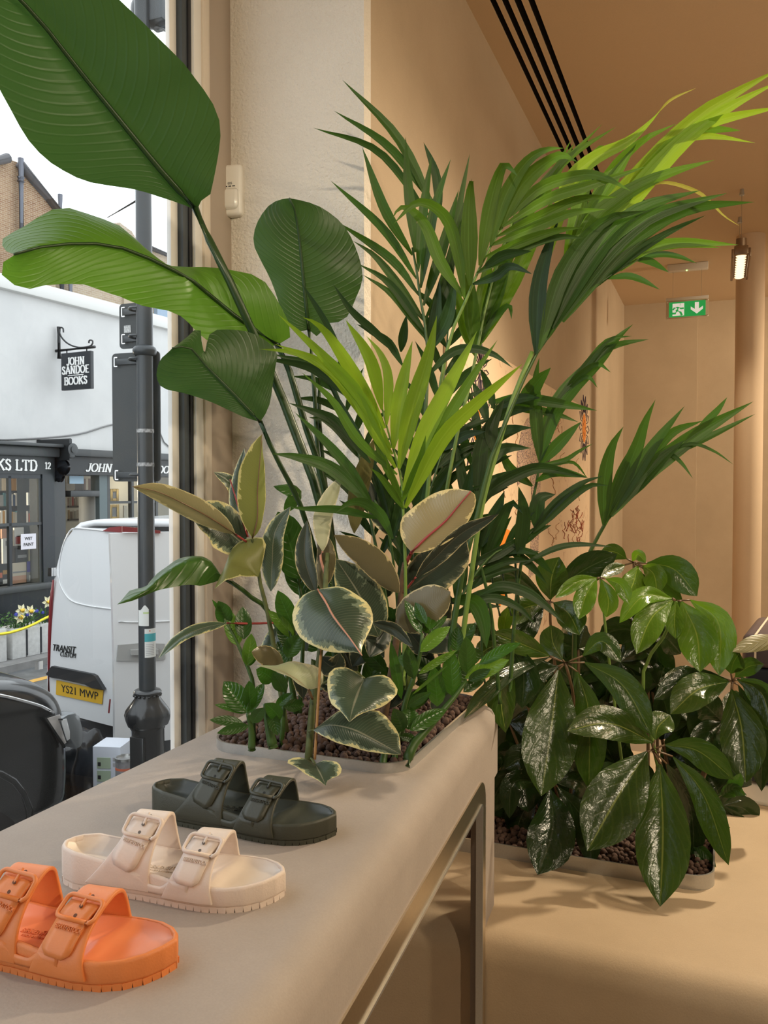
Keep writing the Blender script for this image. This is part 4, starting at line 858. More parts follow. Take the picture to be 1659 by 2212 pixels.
# ------------------------------------------------------------------ zz plants
def zz(u, v, d, label, stems):
    root = plant('zz_plant', u, v, d, label, 'plant', 'low fleshy stemmed plants in the counter planter')
    for path, r0, r1, d0, d1, lv in stems:
        st = stalk(root, path, r0, r1, d0, d1, M_stem, 'stem')
        for e in lv:
            B, T, W = e[0], e[1], e[2]; mm = e[3] if len(e) > 3 else 'zz'; rl = e[4] if len(e) > 4 else random.uniform(-15, 15); mid = ((B[0] + T[0]) / 2 + random.uniform(-2, 2), (B[1] + T[1]) / 2 - 2)
            leaf(st, [B, mid, T], W, d1 + random.uniform(-.012, .012), d1 + random.uniform(-.04, .02), rl, mm, 't', 'ovate', 12, 9, 'leaflet', M_=3)
    return root
zz(544, 1618, 1.42, 'zz plant with dark oval leaflets at the left end of the counter planter', [
  ([(548, 1620), (546, 1520), (546, 1472), (516, 1396), (492, 1350), (466, 1305)], 6, 3, 1.47, 1.47, [((488, 1343), (458, 1295), 6), ((490, 1350), (471, 1298), 19, 'green'), ((515, 1395), (493, 1317), 19, 'zzl', 0), ((527, 1381), (524, 1310), 19, 'green', 0), ((533, 1438), (543, 1368), 16, 'zzl'), ((530, 1440), (560, 1400), 12)]),
  ([(544, 1620), (543, 1580), (535, 1540)], 9, 4, 1.40, 1.39, [((533, 1538), (483, 1472), 26, 'zz', 0), ((527, 1564), (452, 1555), 12, 'green'), ((538, 1568), (468, 1584), 12, 'green'), ((532, 1540), (463, 1522), 8), ((533, 1542), (571, 1475), 16), ((542, 1532), (538, 1470), 17), ((546, 1562), (571, 1528), 15)]),
  ([(590, 1615), (578, 1560), (572, 1520)], 12, 4, 1.41, 1.41, [((607, 1553), (572, 1519), 17), ((596, 1527), (633, 1497), 11), ((614, 1528), (658, 1523), 14, 'green'), ((592, 1470), (553, 1446), 22, 'zz', 0), ((614, 1495), (590, 1452), 17), ((585, 1540), (600, 1590), 14, 'green')]),
  ([(608, 1612), (612, 1540), (618, 1470), (636, 1380), (625, 1320)], 6, 3, 1.46, 1.46, [((632, 1352), (600, 1275), 21, 'zz', 0), ((635, 1378), (579, 1318), 14, 'zzl', 0), ((618, 1440), (600, 1385), 20, 'green'), ((620, 1420), (650, 1370), 20, 'green'), ((612, 1480), (585, 1440), 14, 'green'), ((630, 1400), (600, 1350), 16, 'green')]),
])
zz(880, 1650, 1.40, 'zz plant with a thick leaning stalk at the right end of the counter planter', [
  ([(875, 1655), (893, 1610), (914, 1585), (960, 1531), (982, 1505), (1008, 1470)], 12, 4, 1.38, 1.44, [((1005, 1465), (1100, 1425), 19, 'zzl', 5), ((980, 1506), (974, 1402), 22, 'zz', 0), ((1001, 1495), (1050, 1461), 13, 'green'), ((1010, 1455), (1006, 1374), 20, 'green'), ((1034, 1435), (1126, 1388), 13), ((945, 1526), (936, 1438), 21, 'zz', 0), ((1012, 1470), (1060, 1445), 12, 'green')]),
  ([(868, 1600), (873, 1527), (895, 1460), (908, 1410), (912, 1368)], 7, 4, 1.42, 1.42, [((908, 1408), (973, 1353), 16, 'zzl', 0), ((904, 1456), (988, 1404), 9, 'zzl'), ((891, 1500), (966, 1438), 4, 'zzl'), ((867, 1510), (844, 1384), 12, 'zz', 0), ((910, 1369), (874, 1296), 13), ((921, 1348), (897, 1301), 12), ((928, 1369), (894, 1336), 8), ((928, 1360), (934, 1332), 13), ((930, 1365), (966, 1330), 8), ((893, 1466), (880, 1395), 16, 'green'), ((900, 1440), (860, 1420), 16, 'green')]),
  ([(825, 1660), (833, 1620), (850, 1590)], 9, 6, 1.37, 1.40, [((883, 1576), (886, 1528), 25, 'zz', 0), ((881, 1526), (931, 1496), 12), ((886, 1578), (965, 1532), 17), ((870, 1580), (850, 1530), 18, 'green')]),
  ([(850, 1655), (856, 1610), (862, 1580)], 8, 5, 1.39, 1.41, [((865, 1590), (900, 1600), 10, 'green')]),
])

# filler leaves in dark colours, standing in for shade behind the front leaves
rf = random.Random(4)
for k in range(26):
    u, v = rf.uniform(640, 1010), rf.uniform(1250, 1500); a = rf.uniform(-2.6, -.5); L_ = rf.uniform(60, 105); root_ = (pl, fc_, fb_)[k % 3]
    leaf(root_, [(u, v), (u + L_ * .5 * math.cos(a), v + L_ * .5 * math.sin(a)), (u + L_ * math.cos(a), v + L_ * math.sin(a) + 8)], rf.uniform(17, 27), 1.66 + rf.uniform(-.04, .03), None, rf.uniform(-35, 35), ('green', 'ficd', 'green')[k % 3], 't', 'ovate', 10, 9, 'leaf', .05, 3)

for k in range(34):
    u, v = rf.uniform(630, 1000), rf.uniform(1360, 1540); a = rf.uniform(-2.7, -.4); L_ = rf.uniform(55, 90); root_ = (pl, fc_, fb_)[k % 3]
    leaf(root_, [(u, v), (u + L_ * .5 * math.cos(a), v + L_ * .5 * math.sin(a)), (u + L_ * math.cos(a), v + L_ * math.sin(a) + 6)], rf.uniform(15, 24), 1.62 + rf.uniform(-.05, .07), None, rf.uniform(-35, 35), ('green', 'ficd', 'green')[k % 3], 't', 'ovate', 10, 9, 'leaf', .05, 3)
# ------------------------------------------------------------------ palms
def frond(root, rach, d0, d1, r0, r1, leaflets, mt, dd=0.0, jitter=.03):
    fr_ = stalk(root, rach, r0, r1, d0, d1, M_steml if mt in ('palml', 'palmm') else M_stem, 'frond', 18, 7)
    for e in leaflets:
        pts, W = e[0], e[1]; mm = e[2] if len(e) > 2 else mt; a = e[3] if len(e) > 3 else None
        da = (a if a else d1) + random.uniform(-.006, .006); db = da + dd + random.uniform(-jitter, jitter)
        leaf(fr_, pts, W * 1.2, da, db, random.uniform(-20, 20), mm, 't', 'lance', 14, 11 + 2 * max(0, len(pts) - 3), 'leaflet', .03, 2)
    return fr_
kp = plant('kentia_palm', 868, 1490, 1.62, 'tall kentia palm with fanned green fronds rising from the counter planter', 'plant', 'kentia palms')
frond(kp, [(870, 1490), (890, 1300), (912, 1000), (924, 800), (920, 713), (909, 650), (903, 602), (891, 535)], 1.62, 1.66, 7, 2.5, [
 ([(891, 551), (831, 451), (782, 317)], 10), ([(900, 602), (831, 497), (714, 390)], 8.5), ([(905, 638), (846, 560), (728, 479)], 8.5), ([(915, 690), (819, 563), (762, 520)], 8.5),
 ([(920, 720), (843, 614), (772, 569)], 8), ([(922, 735), (850, 640), (783, 593)], 7), ([(897, 545), (880, 391), (876, 295)], 10.5), ([(945, 470), (861, 301), (739, 172)], 9.5, 'palm', 1.75),
 ([(945, 450), (843, 319), (721, 239)], 8.5, 'palm', 1.76), ([(930, 470), (819, 328), (676, 276)], 7.5, 'palm', 1.76), ([(903, 587), (915, 451), (933, 334)], 9.5), ([(909, 622), (939, 451), (974, 343)], 10.5),
 ([(950, 470), (942, 380), (915, 307)], 9, 'palmd', 1.78), ([(915, 660), (955, 540), (991, 409)], 11), ([(969, 600), (991, 451), (1015, 331)], 7, 'palm', 1.76), ([(918, 690), (960, 600), (1020, 385)], 10), ([(922, 720), (955, 640), (985, 540)], 13, 'palmd'),
 ([(925, 760), (965, 690), (985, 600)], 14, 'palmd'), ([(924, 780), (940, 700), (950, 600)], 12, 'palmd')], 'palm', -.02)
frond(kp, [(880, 1490), (900, 1300), (930, 1000), (958, 792), (984, 696), (1014, 633), (1039, 572), (1066, 521), (1096, 475)], 1.60, 1.55, 6.5, 2.5, [
 ([(1000, 640), (951, 566), (921, 491), (885, 451), (861, 451), (848, 472)], 12), ([(1003, 644), (991, 557), (970, 482), (936, 445), (897, 439), (850, 484)], 11.5), ([(1015, 617), (1012, 500), (1016, 400), (1025, 392)], 17),
 ([(1036, 574), (1057, 451), (1081, 367), (1098, 358), (1119, 382)], 15), ([(1060, 530), (1087, 436), (1120, 373), (1152, 337), (1186, 322), (1218, 320)], 13), ([(1078, 497), (1114, 421), (1150, 376), (1190, 345), (1215, 335), (1248, 350)], 15),
 ([(1092, 475), (1167, 406), (1252, 379), (1302, 382), (1363, 413)], 11.5), ([(1085, 490), (1184, 430), (1268, 403), (1397, 359)], 10.5), ([(1075, 510), (1167, 467), (1252, 430), (1336, 426)], 10.5), ([(1060, 530), (1167, 487), (1235, 460), (1309, 452)], 10.5),
 ([(1048, 555), (1150, 514), (1208, 497), (1258, 492)], 9.5), ([(1030, 590), (1134, 531), (1201, 512), (1264, 514)], 11, 'palm'), ([(1021, 614), (1072, 596), (1102, 575), (1150, 592)], 9, 'palmd'), ([(1042, 581), (1087, 551), (1150, 542)], 10, 'palmd')], 'palmm', -.05)
frond(kp, [(890, 1480), (940, 1200), (985, 950), (1010, 850), (1028, 770), (1060, 620), (1120, 440)], 1.68, 1.74, 6, 2, [
 ([(1028, 770), (1005, 700), (985, 620)], 14), ([(1028, 765), (1018, 660), (1010, 560)], 15), ([(1032, 755), (1045, 640), (1060, 540)], 17), ([(1036, 745), (1075, 620), (1110, 470)], 18), ([(1040, 740), (1090, 640), (1150, 520), (1200, 420)], 16), ([(1045, 700), (1120, 500), (1180, 400), (1235, 300)], 12),
 ([(1060, 620), (1120, 480), (1190, 380), (1302, 267)], 9), ([(1080, 560), (1150, 430), (1230, 340), (1332, 273)], 9), ([(1100, 500), (1170, 420), (1240, 310)], 12), ([(1045, 720), (1075, 680), (1100, 660), (1105, 690)], 7, 'palm')], 'palmm')
p4 = frond(kp, [(960, 1480), (1000, 1229), (1024, 1143), (1059, 998), (1090, 919), (1118, 849), (1157, 767), (1200, 705), (1252, 645), (1309, 601), (1380, 559)], 1.58, 1.62, 7.5, 2.5, [
 ([(1158, 765), (1165, 620), (1190, 520), (1208, 473)], 17, 'palmd', 1.60), ([(1185, 720), (1215, 600), (1290, 490), (1400, 360), (1504, 255), (1590, 200), (1690, 145)], 22, 'palml', 1.66), ([(1200, 700), (1250, 570), (1370, 420), (1470, 310), (1560, 240), (1690, 172)], 20, 'palml', 1.65),
 ([(1240, 590), (1350, 440), (1430, 325), (1475, 300), (1538, 294), (1632, 309)], 12, 'palml', 1.65), ([(1440, 330), (1500, 285), (1560, 258), (1690, 230)], 9, 'palml', 1.65), ([(1185, 560), (1215, 436), (1241, 379), (1289, 339), (1353, 308), (1397, 271), (1427, 238)], 15, 'palml', 1.66), ([(1420, 245), (1450, 215), (1504, 190)], 2.5, 'palmy', 1.66),
 ([(1200, 690), (1268, 500), (1336, 430), (1403, 391), (1471, 366), (1545, 345)], 17, 'palmm', 1.63), ([(1380, 408), (1437, 394), (1504, 413), (1538, 440), (1565, 467), (1599, 489)], 3.5, 'palmy', 1.62),
 ([(1180, 730), (1262, 585), (1336, 487), (1403, 443), (1514, 411)], 19, 'palm', 1.60), ([(1195, 710), (1302, 558), (1386, 480), (1454, 450), (1572, 417)], 17, 'palm', 1.60), ([(1215, 695), (1319, 560), (1420, 480), (1504, 447), (1631, 436)], 17, 'palm', 1.61), ([(1270, 632), (1370, 548), (1454, 497), (1525, 465)], 9, 'palmd', 1.62),
 ([(1340, 585), (1403, 538), (1471, 524), (1595, 529)], 9.5, 'palmm', 1.62), ([(1395, 545), (1470, 530), (1558, 535)], 5, 'palmm', 1.62), ([(1370, 565), (1420, 550), (1464, 554), (1506, 569)], 6, 'palm', 1.62), ([(1375, 562), (1405, 564), (1445, 588)], 7, 'palm', 1.62), ([(1310, 602), (1353, 596), (1386, 605), (1426, 626)], 6.5, 'palm', 1.62),
 ([(1165, 755), (1215, 590), (1302, 480), (1397, 455)], 17, 'palm', 1.58), ([(1170, 745), (1220, 640), (1285, 530), (1340, 470)], 20, 'palm', 1.61), ([(1220, 560), (1255, 430), (1282, 330), (1319, 315)], 14, 'palmm', 1.70), ([(1240, 540), (1309, 390), (1380, 310), (1461, 267)], 12, 'palmm', 1.70), ([(1235, 560), (1290, 440), (1375, 310)], 16, 'palmm', 1.71),
 ([(1370, 430), (1400, 440), (1425, 437)], 5, 'palmd', 1.66), ([(1480, 290), (1545, 280), (1600, 282)], 7, 'palmm', 1.68)], 'palm', -.06)
stalk(kp, [(985, 1480), (1010, 1300), (1040, 1100), (1075, 970), (1108, 860), (1150, 760)], 6, 5, 1.60, 1.60, M_steml, 'frond')
p6 = frond(kp, [(872, 1480), (876, 1250), (870, 1090), (868, 1040), (852, 978), (838, 930), (825, 880)], 1.48, 1.44, 5, 2, [
 ([(825, 885), (800, 780), (746, 690)], 13), ([(835, 918), (838, 819), (822, 766), (792, 726)], 10), ([(832, 925), (772, 819), (719, 736), (686, 700), (653, 685)], 14), ([(845, 968), (775, 852), (693, 763), (600, 678)], 11.5), ([(848, 981), (792, 902), (719, 806), (643, 763), (560, 754)], 11), ([(855, 1011), (812, 938), (759, 839), (686, 779), (593, 743)], 12),
 ([(858, 1025), (775, 951), (719, 865), (651, 804)], 9.5, 'palmm'), ([(850, 970), (865, 852), (891, 736)], 14), ([(862, 1012), (888, 892), (925, 769), (944, 681)], 17), ([(872, 1060), (918, 938), (971, 832), (1004, 769), (1031, 714)], 18), ([(880, 1065), (958, 918), (1017, 819), (1075, 734)], 12, 'palmm'), ([(875, 1097), (951, 951), (1024, 875), (1130, 785)], 16),
 ([(868, 1070), (832, 1001), (799, 918)], 8, 'palmm'), ([(870, 1090), (850, 1040), (832, 985)], 6, 'palmm'), ([(868, 1085), (905, 1000), (920, 940)], 9, 'palmm'), ([(872, 1100), (830, 1040), (800, 1010)], 7, 'palmm')], 'palml', -.04)
frond(kp, [(866, 1480), (858, 1300), (845, 1180), (830, 1120), (809, 1080)], 1.54, 1.50, 4, 2, [
 ([(809, 1100), (759, 1018), (700, 950), (636, 890)], 10), ([(800, 1090), (719, 1014), (643, 988), (587, 980)], 13), ([(800, 1000), (726, 912), (676, 889), (622, 870)], 10.5, 'palmd'), ([(770, 870), (693, 806), (640, 785), (566, 775)], 9, 'palmd', 1.56), ([(760, 860), (690, 795), (590, 765)], 9, 'palmd', 1.57), ([(858, 765), (809, 716), (759, 670), (719, 613)], 8, 'palmd', 1.58), ([(735, 750), (695, 680), (650, 610)], 6, 'palmd', 1.52),
 ([(925, 810), (974, 763), (1017, 753), (1065, 765), (1108, 795)], 9, 'palmd', 1.52), ([(849, 1164), (822, 1110), (782, 1084), (750, 1088), (724, 1109)], 11, 'palm', 1.44), ([(822, 1121), (736, 1101), (649, 1098), (618, 1090)], 8, 'palm', 1.46), ([(870, 790), (840, 740), (800, 715), (770, 700)], 8, 'palmd', 1.58), ([(840, 1120), (800, 1000), (750, 900), (700, 810)], 10, 'palmd', 1.58), ([(850, 1150), (830, 1060), (770, 950)], 13, 'palmd', 1.6),
 ([(866, 760), (872, 720), (878, 680)], 9, 'palmd', 1.6), ([(840, 1180), (870, 1080), (900, 950)], 12, 'palmd', 1.6), ([(860, 1250), (900, 1120), (930, 980)], 14, 'palmd', 1.62), ([(870, 1200), (830, 1100), (815, 1010)], 12, 'palmd', 1.62)], 'palm', -.02)
def auto_frond(root, rach, d0, d1, n, ln, W, m, seed):
    """a frond with paired leaflets along the upper two thirds of its stalk"""
    r_ = random.Random(seed); c = catmull([Vector((p[0], p[1], 0)) for p in rach], 40); lv = []
    for i in range(n):
        t = .42 + .58 * i / (n - 1); k = min(int(t * 39), 38); b = c[k]; tg = (c[k + 1] - c[k]).normalized(); L_ = ln * (.65 + .55 * math.sin(math.pi * min(1, .25 + .75 * i / n))) * r_.uniform(.85, 1.1)
        for s in (-1, 1):
            a = math.radians(r_.uniform(28, 46)) * s; d = Vector((tg.x * math.cos(a) - tg.y * math.sin(a), tg.x * math.sin(a) + tg.y * math.cos(a), 0)); e = b + d * L_ + Vector((0, L_ * .10, 0)); mp_ = b + d * L_ * .5 - Vector((0, L_ * .05, 0)); lv.append(([(b.x, b.y), (mp_.x, mp_.y), (e.x, e.y)], W * r_.uniform(.85, 1.15)))
    frond(root, rach, d0, d1, 5, 2, lv, m, -.02)
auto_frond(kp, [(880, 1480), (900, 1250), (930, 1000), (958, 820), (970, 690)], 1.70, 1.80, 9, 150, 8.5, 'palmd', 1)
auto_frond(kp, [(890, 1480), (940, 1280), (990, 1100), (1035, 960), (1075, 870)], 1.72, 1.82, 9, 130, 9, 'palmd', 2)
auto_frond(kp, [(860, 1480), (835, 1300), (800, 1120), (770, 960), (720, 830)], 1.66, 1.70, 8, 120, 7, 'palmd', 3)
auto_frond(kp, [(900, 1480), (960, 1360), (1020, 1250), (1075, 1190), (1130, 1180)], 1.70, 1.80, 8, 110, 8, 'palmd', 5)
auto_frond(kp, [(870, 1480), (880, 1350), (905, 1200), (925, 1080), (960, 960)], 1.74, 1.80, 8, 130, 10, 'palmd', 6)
kp2 = plant('kentia_palm', 1090, 1500, 1.86, 'smaller dark kentia palm arching in front of the painted panel', 'plant', 'kentia palms')
frond(kp2, [(1100, 1520), (1115, 1300), (1137, 1150), (1161, 1033), (1166, 998), (1196, 900), (1260, 800)], 1.86, 1.84, 5, 2, [
 ([(1166, 998), (1157, 896), (1157, 818), (1165, 772)], 13), ([(1168, 994), (1196, 896), (1235, 837), (1294, 778), (1333, 731), (1368, 700)], 18), ([(1204, 865), (1266, 790), (1313, 735), (1366, 726)], 7), ([(1235, 829), (1305, 759), (1345, 742), (1402, 733)], 8), ([(1210, 860), (1251, 812), (1290, 786), (1320, 805)], 7), ([(1220, 850), (1255, 818), (1274, 816), (1291, 838)], 5), ([(1168, 1002), (1207, 959), (1255, 911)], 12), ([(1168, 1004), (1219, 994), (1250, 975), (1281, 958)], 4.5), ([(1172, 1012), (1235, 998), (1270, 1034)], 3.5),
 ([(1055, 870), (1118, 861), (1188, 868), (1290, 887)], 11), ([(1118, 890), (1157, 829), (1190, 794)], 16), ([(1060, 880), (1120, 880), (1200, 895), (1250, 912)], 9), ([(1150, 1050), (1100, 1010), (1080, 960)], 10), ([(1158, 1040), (1200, 1020), (1270, 1031)], 9)], 'palm', -.03)
frond(kp2, [(1080, 1520), (1060, 1320), (1030, 1180), (1030, 1100)], 1.80, 1.78, 5, 3, [
 ([(1028, 1110), (1060, 1060), (1118, 1025), (1176, 1010), (1270, 1033)], 12), ([(1035, 1095), (1043, 1013), (1086, 970), (1147, 968)], 16), ([(1149, 1150), (1196, 1092), (1255, 1045), (1303, 1028)], 8.5), ([(1152, 1150), (1219, 1084), (1274, 1049), (1314, 1049)], 10), ([(1157, 1140), (1165, 1080), (1200, 1068)], 15), ([(1012, 1222), (1078, 1194), (1129, 1162), (1152, 1145)], 11), ([(1129, 1220), (1196, 1186), (1251, 1176), (1322, 1181)], 6),
 ([(1030, 1290), (1078, 1266), (1137, 1280), (1180, 1310), (1220, 1348)], 11), ([(1000, 1312), (1059, 1292), (1118, 1311), (1157, 1350)], 9, 'palmd', 1.7), ([(976, 1296), (1025, 1300), (1046, 1345), (1051, 1402)], 17, 'palm', 1.62), ([(1075, 990), (1060, 930), (1090, 860)], 13), ([(1030, 1130), (1000, 1040), (985, 960)], 12), ([(1040, 1180), (1075, 1100), (1090, 1060)], 14), ([(1050, 1200), (1100, 1090), (1130, 1110)], 12), ([(1120, 1200), (1130, 1110), (1120, 1050)], 15), ([(1040, 1150), (1010, 1090), (1020, 1000)], 14), ([(1030, 1060), (1040, 960), (1075, 880)], 15)], 'palmd', -.02)
for a, b in (((1080, 1330), (1060, 1220)), ((1105, 1330), (1085, 1230)), ((1125, 1330), (1112, 1180)), ((1048, 1480), (1040, 1330))): stalk(kp2, [a, ((a[0] + b[0]) / 2 - 3, (a[1] + b[1]) / 2), b], 3, 2.5, 1.84, 1.84, M_stemd, 'cane_stem', 6)
kp3 = plant('kentia_palm', 1240, 1500, 2.20, 'single palm frond reaching right above the umbrella plants', 'plant', 'kentia palms')
frond(kp3, [(1240, 1500), (1245, 1300), (1274, 1194), (1306, 1135), (1350, 1060), (1440, 985), (1530, 925)], 2.20, 2.10, 6, 2, [
 ([(1304, 1135), (1306, 1033), (1321, 966), (1347, 921)], 14), ([(1306, 1132), (1340, 1050), (1375, 966), (1393, 912), (1416, 863)], 15), ([(1313, 1123), (1355, 1053), (1411, 963), (1479, 877)], 13), ([(1320, 1115), (1392, 1026), (1470, 962), (1529, 922), (1628, 867)], 17), ([(1505, 928), (1545, 892), (1571, 858)], 7), ([(1431, 992), (1549, 935), (1632, 894)], 6.5), ([(1425, 985), (1490, 959), (1541, 974), (1585, 1004)], 3.5),
 ([(1392, 1000), (1443, 982), (1470, 998), (1497, 1034)], 4.5), ([(1325, 1105), (1345, 1030), (1362, 968)], 16), ([(1400, 1000), (1451, 935), (1518, 909)], 9), ([(1340, 1090), (1420, 1000), (1480, 950)], 15)], 'palm', -.04)

# ------------------------------------------------------------------ umbrella plants in the bench tray
UP = [plant('umbrella_plant', 1225, 1790, 2.12, 'umbrella plant with long drooping glossy leaflets at the left of the bench planter', 'plant', 'glossy umbrella plants in the bench planter'),
      plant('umbrella_plant', 1400, 1800, 2.08, 'umbrella plant hanging its largest leaflets over the front of the bench planter', 'plant', 'glossy umbrella plants in the bench planter'),
      plant('umbrella_plant', 1480, 1760, 2.32, 'umbrella plant with bright young leaf fans at the top right of the bench planter', 'plant', 'glossy umbrella plants in the bench planter')]
def whorl(pi, path, dn, leaflets, mt='sch', rp=4.0, d_root=None):
    root = UP[pi]; dr_ = d_root or dn + .08
    pet = stalk(root, path, rp, rp * .75, dr_, dn, M_steml if mt == 'schl' else M_petb, 'leaf_stalk', 12, 7); nd = path[-1]
    for e in leaflets:
        P, W = e[0], e[1]; mm = e[2] if len(e) > 2 else mt; dt = e[3] if len(e) > 3 else dn - .06; rl = e[4] if len(e) > 4 else random.uniform(-12, 12)
        b = P[0]; lf = leaf(pet, P, W, dn - .004, dt, rl, mm, e[5] if len(e) > 5 else 't', 'obov', 10, 15, 'leaflet', .06, 4)
        if math.hypot(b[0] - nd[0], b[1] - nd[1]) > 4: stalk(pet, [nd, b], 2.2, 2.0, dn, dn - .004, M_petb, 'leaflet_stalk', 4, 6)
whorl(0, [(1225, 1790), (1240, 1620), (1238, 1500), (1221, 1432)], 2.02, [
 ([(1207, 1447), (1192, 1565), (1169, 1720)], 60, 'sch', 1.90, 0), ([(1247, 1451), (1272, 1540), (1272, 1705)], 38, 'sch', 1.98), ([(1263, 1431), (1345, 1480), (1407, 1588)], 34, 'sch', 1.92, 8), ([(1259, 1417), (1300, 1385), (1342, 1431)], 22), ([(1188, 1417), (1129, 1392), (1063, 1366)], 26, 'sch', 1.90), ([(1188, 1419), (1107, 1452), (1045, 1505), (1002, 1553)], 20, 'schd', 1.63, 25), ([(1205, 1440), (1150, 1460), (1143, 1530)], 36, 'schd', 2.02), ([(1215, 1425), (1195, 1390), (1190, 1350)], 28, 'sch', 2.1)])
whorl(1, [(1400, 1800), (1440, 1720), (1430, 1660), (1409, 1619)], 1.96, [
 ([(1398, 1624), (1335, 1720), (1268, 1839)], 64, 'sch', 1.84, 0), ([(1426, 1650), (1432, 1792), (1426, 1959)], 58, 'sch', 1.765, 0), ([(1411, 1604), (1318, 1563), (1224, 1579)], 40, 'sch', 1.86, 20), ([(1436, 1609), (1508, 1622), (1585, 1684)], 32, 'sch', 1.88, 15), ([(1453, 1634), (1520, 1716), (1574, 1869)], 32, 'sch', 1.84, 20), ([(1415, 1598), (1422, 1570), (1448, 1545)], 30, 'sch', 2.0), ([(1440, 1650), (1490, 1740), (1500, 1850)], 34, 'schd', 2.0)])
whorl(2, [(1480, 1760), (1540, 1620), (1575, 1540), (1582, 1472)], 2.12, [
 ([(1580, 1489), (1602, 1573), (1611, 1692)], 47, 'sch', 2.0, 0), ([(1575, 1472), (1508, 1490), (1448, 1543)], 38, 'sch', 2.02, 10), ([(1572, 1468), (1487, 1470), (1412, 1511)], 28, 'schd', 2.08), ([(1592, 1468), (1645, 1497), (1668, 1585)], 30, 'sch', 2.05, 15), ([(1588, 1463), (1617, 1440), (1650, 1435)], 20), ([(1579, 1455), (1584, 1432), (1598, 1410)], 26), ([(1595, 1480), (1640, 1580), (1645, 1710)], 30, 'schd', 2.12), ([(1600, 1462), (1640, 1500), (1690, 1540)], 26)])
whorl(2, [(1440, 1740), (1390, 1500), (1402, 1421), (1445, 1358), (1461, 1297)], 2.16, [
 ([(1472, 1299), (1505, 1371), (1512, 1452)], 42, 'schl', 2.06, 0), ([(1491, 1296), (1552, 1345), (1554, 1460)], 34, 'schl', 2.06, 10), ([(1453, 1296), (1407, 1336), (1375, 1413)], 33, 'schl', 2.06, 0), ([(1452, 1292), (1390, 1288), (1338, 1346)], 22, 'schl', 2.06, 15), ([(1461, 1300), (1457, 1341), (1460, 1380)], 20, 'schl', 2.1)], 'schl', 4.5)
whorl(1, [(1360, 1780), (1325, 1500), (1314, 1413), (1305, 1329), (1297, 1248)], 2.04, [
 ([(1289, 1250), (1266, 1286), (1250, 1338)], 24, 'schl', 1.98, 0), ([(1300, 1252), (1314, 1295), (1310, 1334)], 22, 'schl', 1.97, 0), ([(1290, 1248), (1247, 1257), (1199, 1292)], 15, 'schl', 1.98), ([(1308, 1250), (1341, 1265), (1359, 1304)], 17, 'schl', 2.0), ([(1297, 1246), (1320, 1232), (1350, 1222)], 14, 'sch', 2.1)], 'schl', 3.6)
whorl(2, [(1460, 1740), (1390, 1400), (1372, 1280), (1369, 1215)], 2.26, [
 ([(1378, 1222), (1367, 1262), (1347, 1301)], 28, 'schl', 2.18), ([(1388, 1222), (1412, 1240), (1420, 1284)], 26, 'schl', 2.18), ([(1398, 1216), (1457, 1230), (1506, 1288)], 34, 'sch', 2.18, 10), ([(1354, 1207), (1327, 1192), (1296, 1193)], 18), ([(1366, 1212), (1378, 1198), (1395, 1216)], 12, 'schl'), ([(1350, 1220), (1312, 1235), (1288, 1246)], 13, 'schl'), ([(1390, 1228), (1440, 1290), (1450, 1350)], 30, 'sch', 2.24), ([(1372, 1225), (1390, 1290), (1380, 1350)], 30, 'schd', 2.3)])
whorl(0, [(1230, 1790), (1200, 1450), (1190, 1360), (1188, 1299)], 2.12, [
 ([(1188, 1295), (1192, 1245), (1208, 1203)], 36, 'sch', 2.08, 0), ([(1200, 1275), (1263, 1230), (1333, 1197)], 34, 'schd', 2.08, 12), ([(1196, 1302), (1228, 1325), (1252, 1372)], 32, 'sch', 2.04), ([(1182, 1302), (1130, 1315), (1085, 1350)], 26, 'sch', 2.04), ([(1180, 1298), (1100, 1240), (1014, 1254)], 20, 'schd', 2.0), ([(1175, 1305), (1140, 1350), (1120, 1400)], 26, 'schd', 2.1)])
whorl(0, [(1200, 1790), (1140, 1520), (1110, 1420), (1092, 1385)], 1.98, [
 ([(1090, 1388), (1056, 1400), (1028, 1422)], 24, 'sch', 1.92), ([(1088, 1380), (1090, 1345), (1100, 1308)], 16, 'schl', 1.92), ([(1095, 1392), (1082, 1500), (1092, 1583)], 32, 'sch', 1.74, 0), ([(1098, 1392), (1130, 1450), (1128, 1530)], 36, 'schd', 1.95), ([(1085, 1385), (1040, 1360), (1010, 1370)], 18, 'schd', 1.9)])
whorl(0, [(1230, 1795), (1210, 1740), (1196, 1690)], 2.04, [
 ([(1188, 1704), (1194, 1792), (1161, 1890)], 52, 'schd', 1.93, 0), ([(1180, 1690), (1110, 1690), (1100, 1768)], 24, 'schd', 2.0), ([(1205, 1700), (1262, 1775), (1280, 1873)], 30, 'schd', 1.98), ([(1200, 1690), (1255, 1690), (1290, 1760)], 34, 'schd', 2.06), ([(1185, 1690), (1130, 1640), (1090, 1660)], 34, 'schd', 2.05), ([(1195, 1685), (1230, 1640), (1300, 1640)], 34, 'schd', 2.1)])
rn = random.Random(11)  # filler fans below use the darkened colour for the shade inside
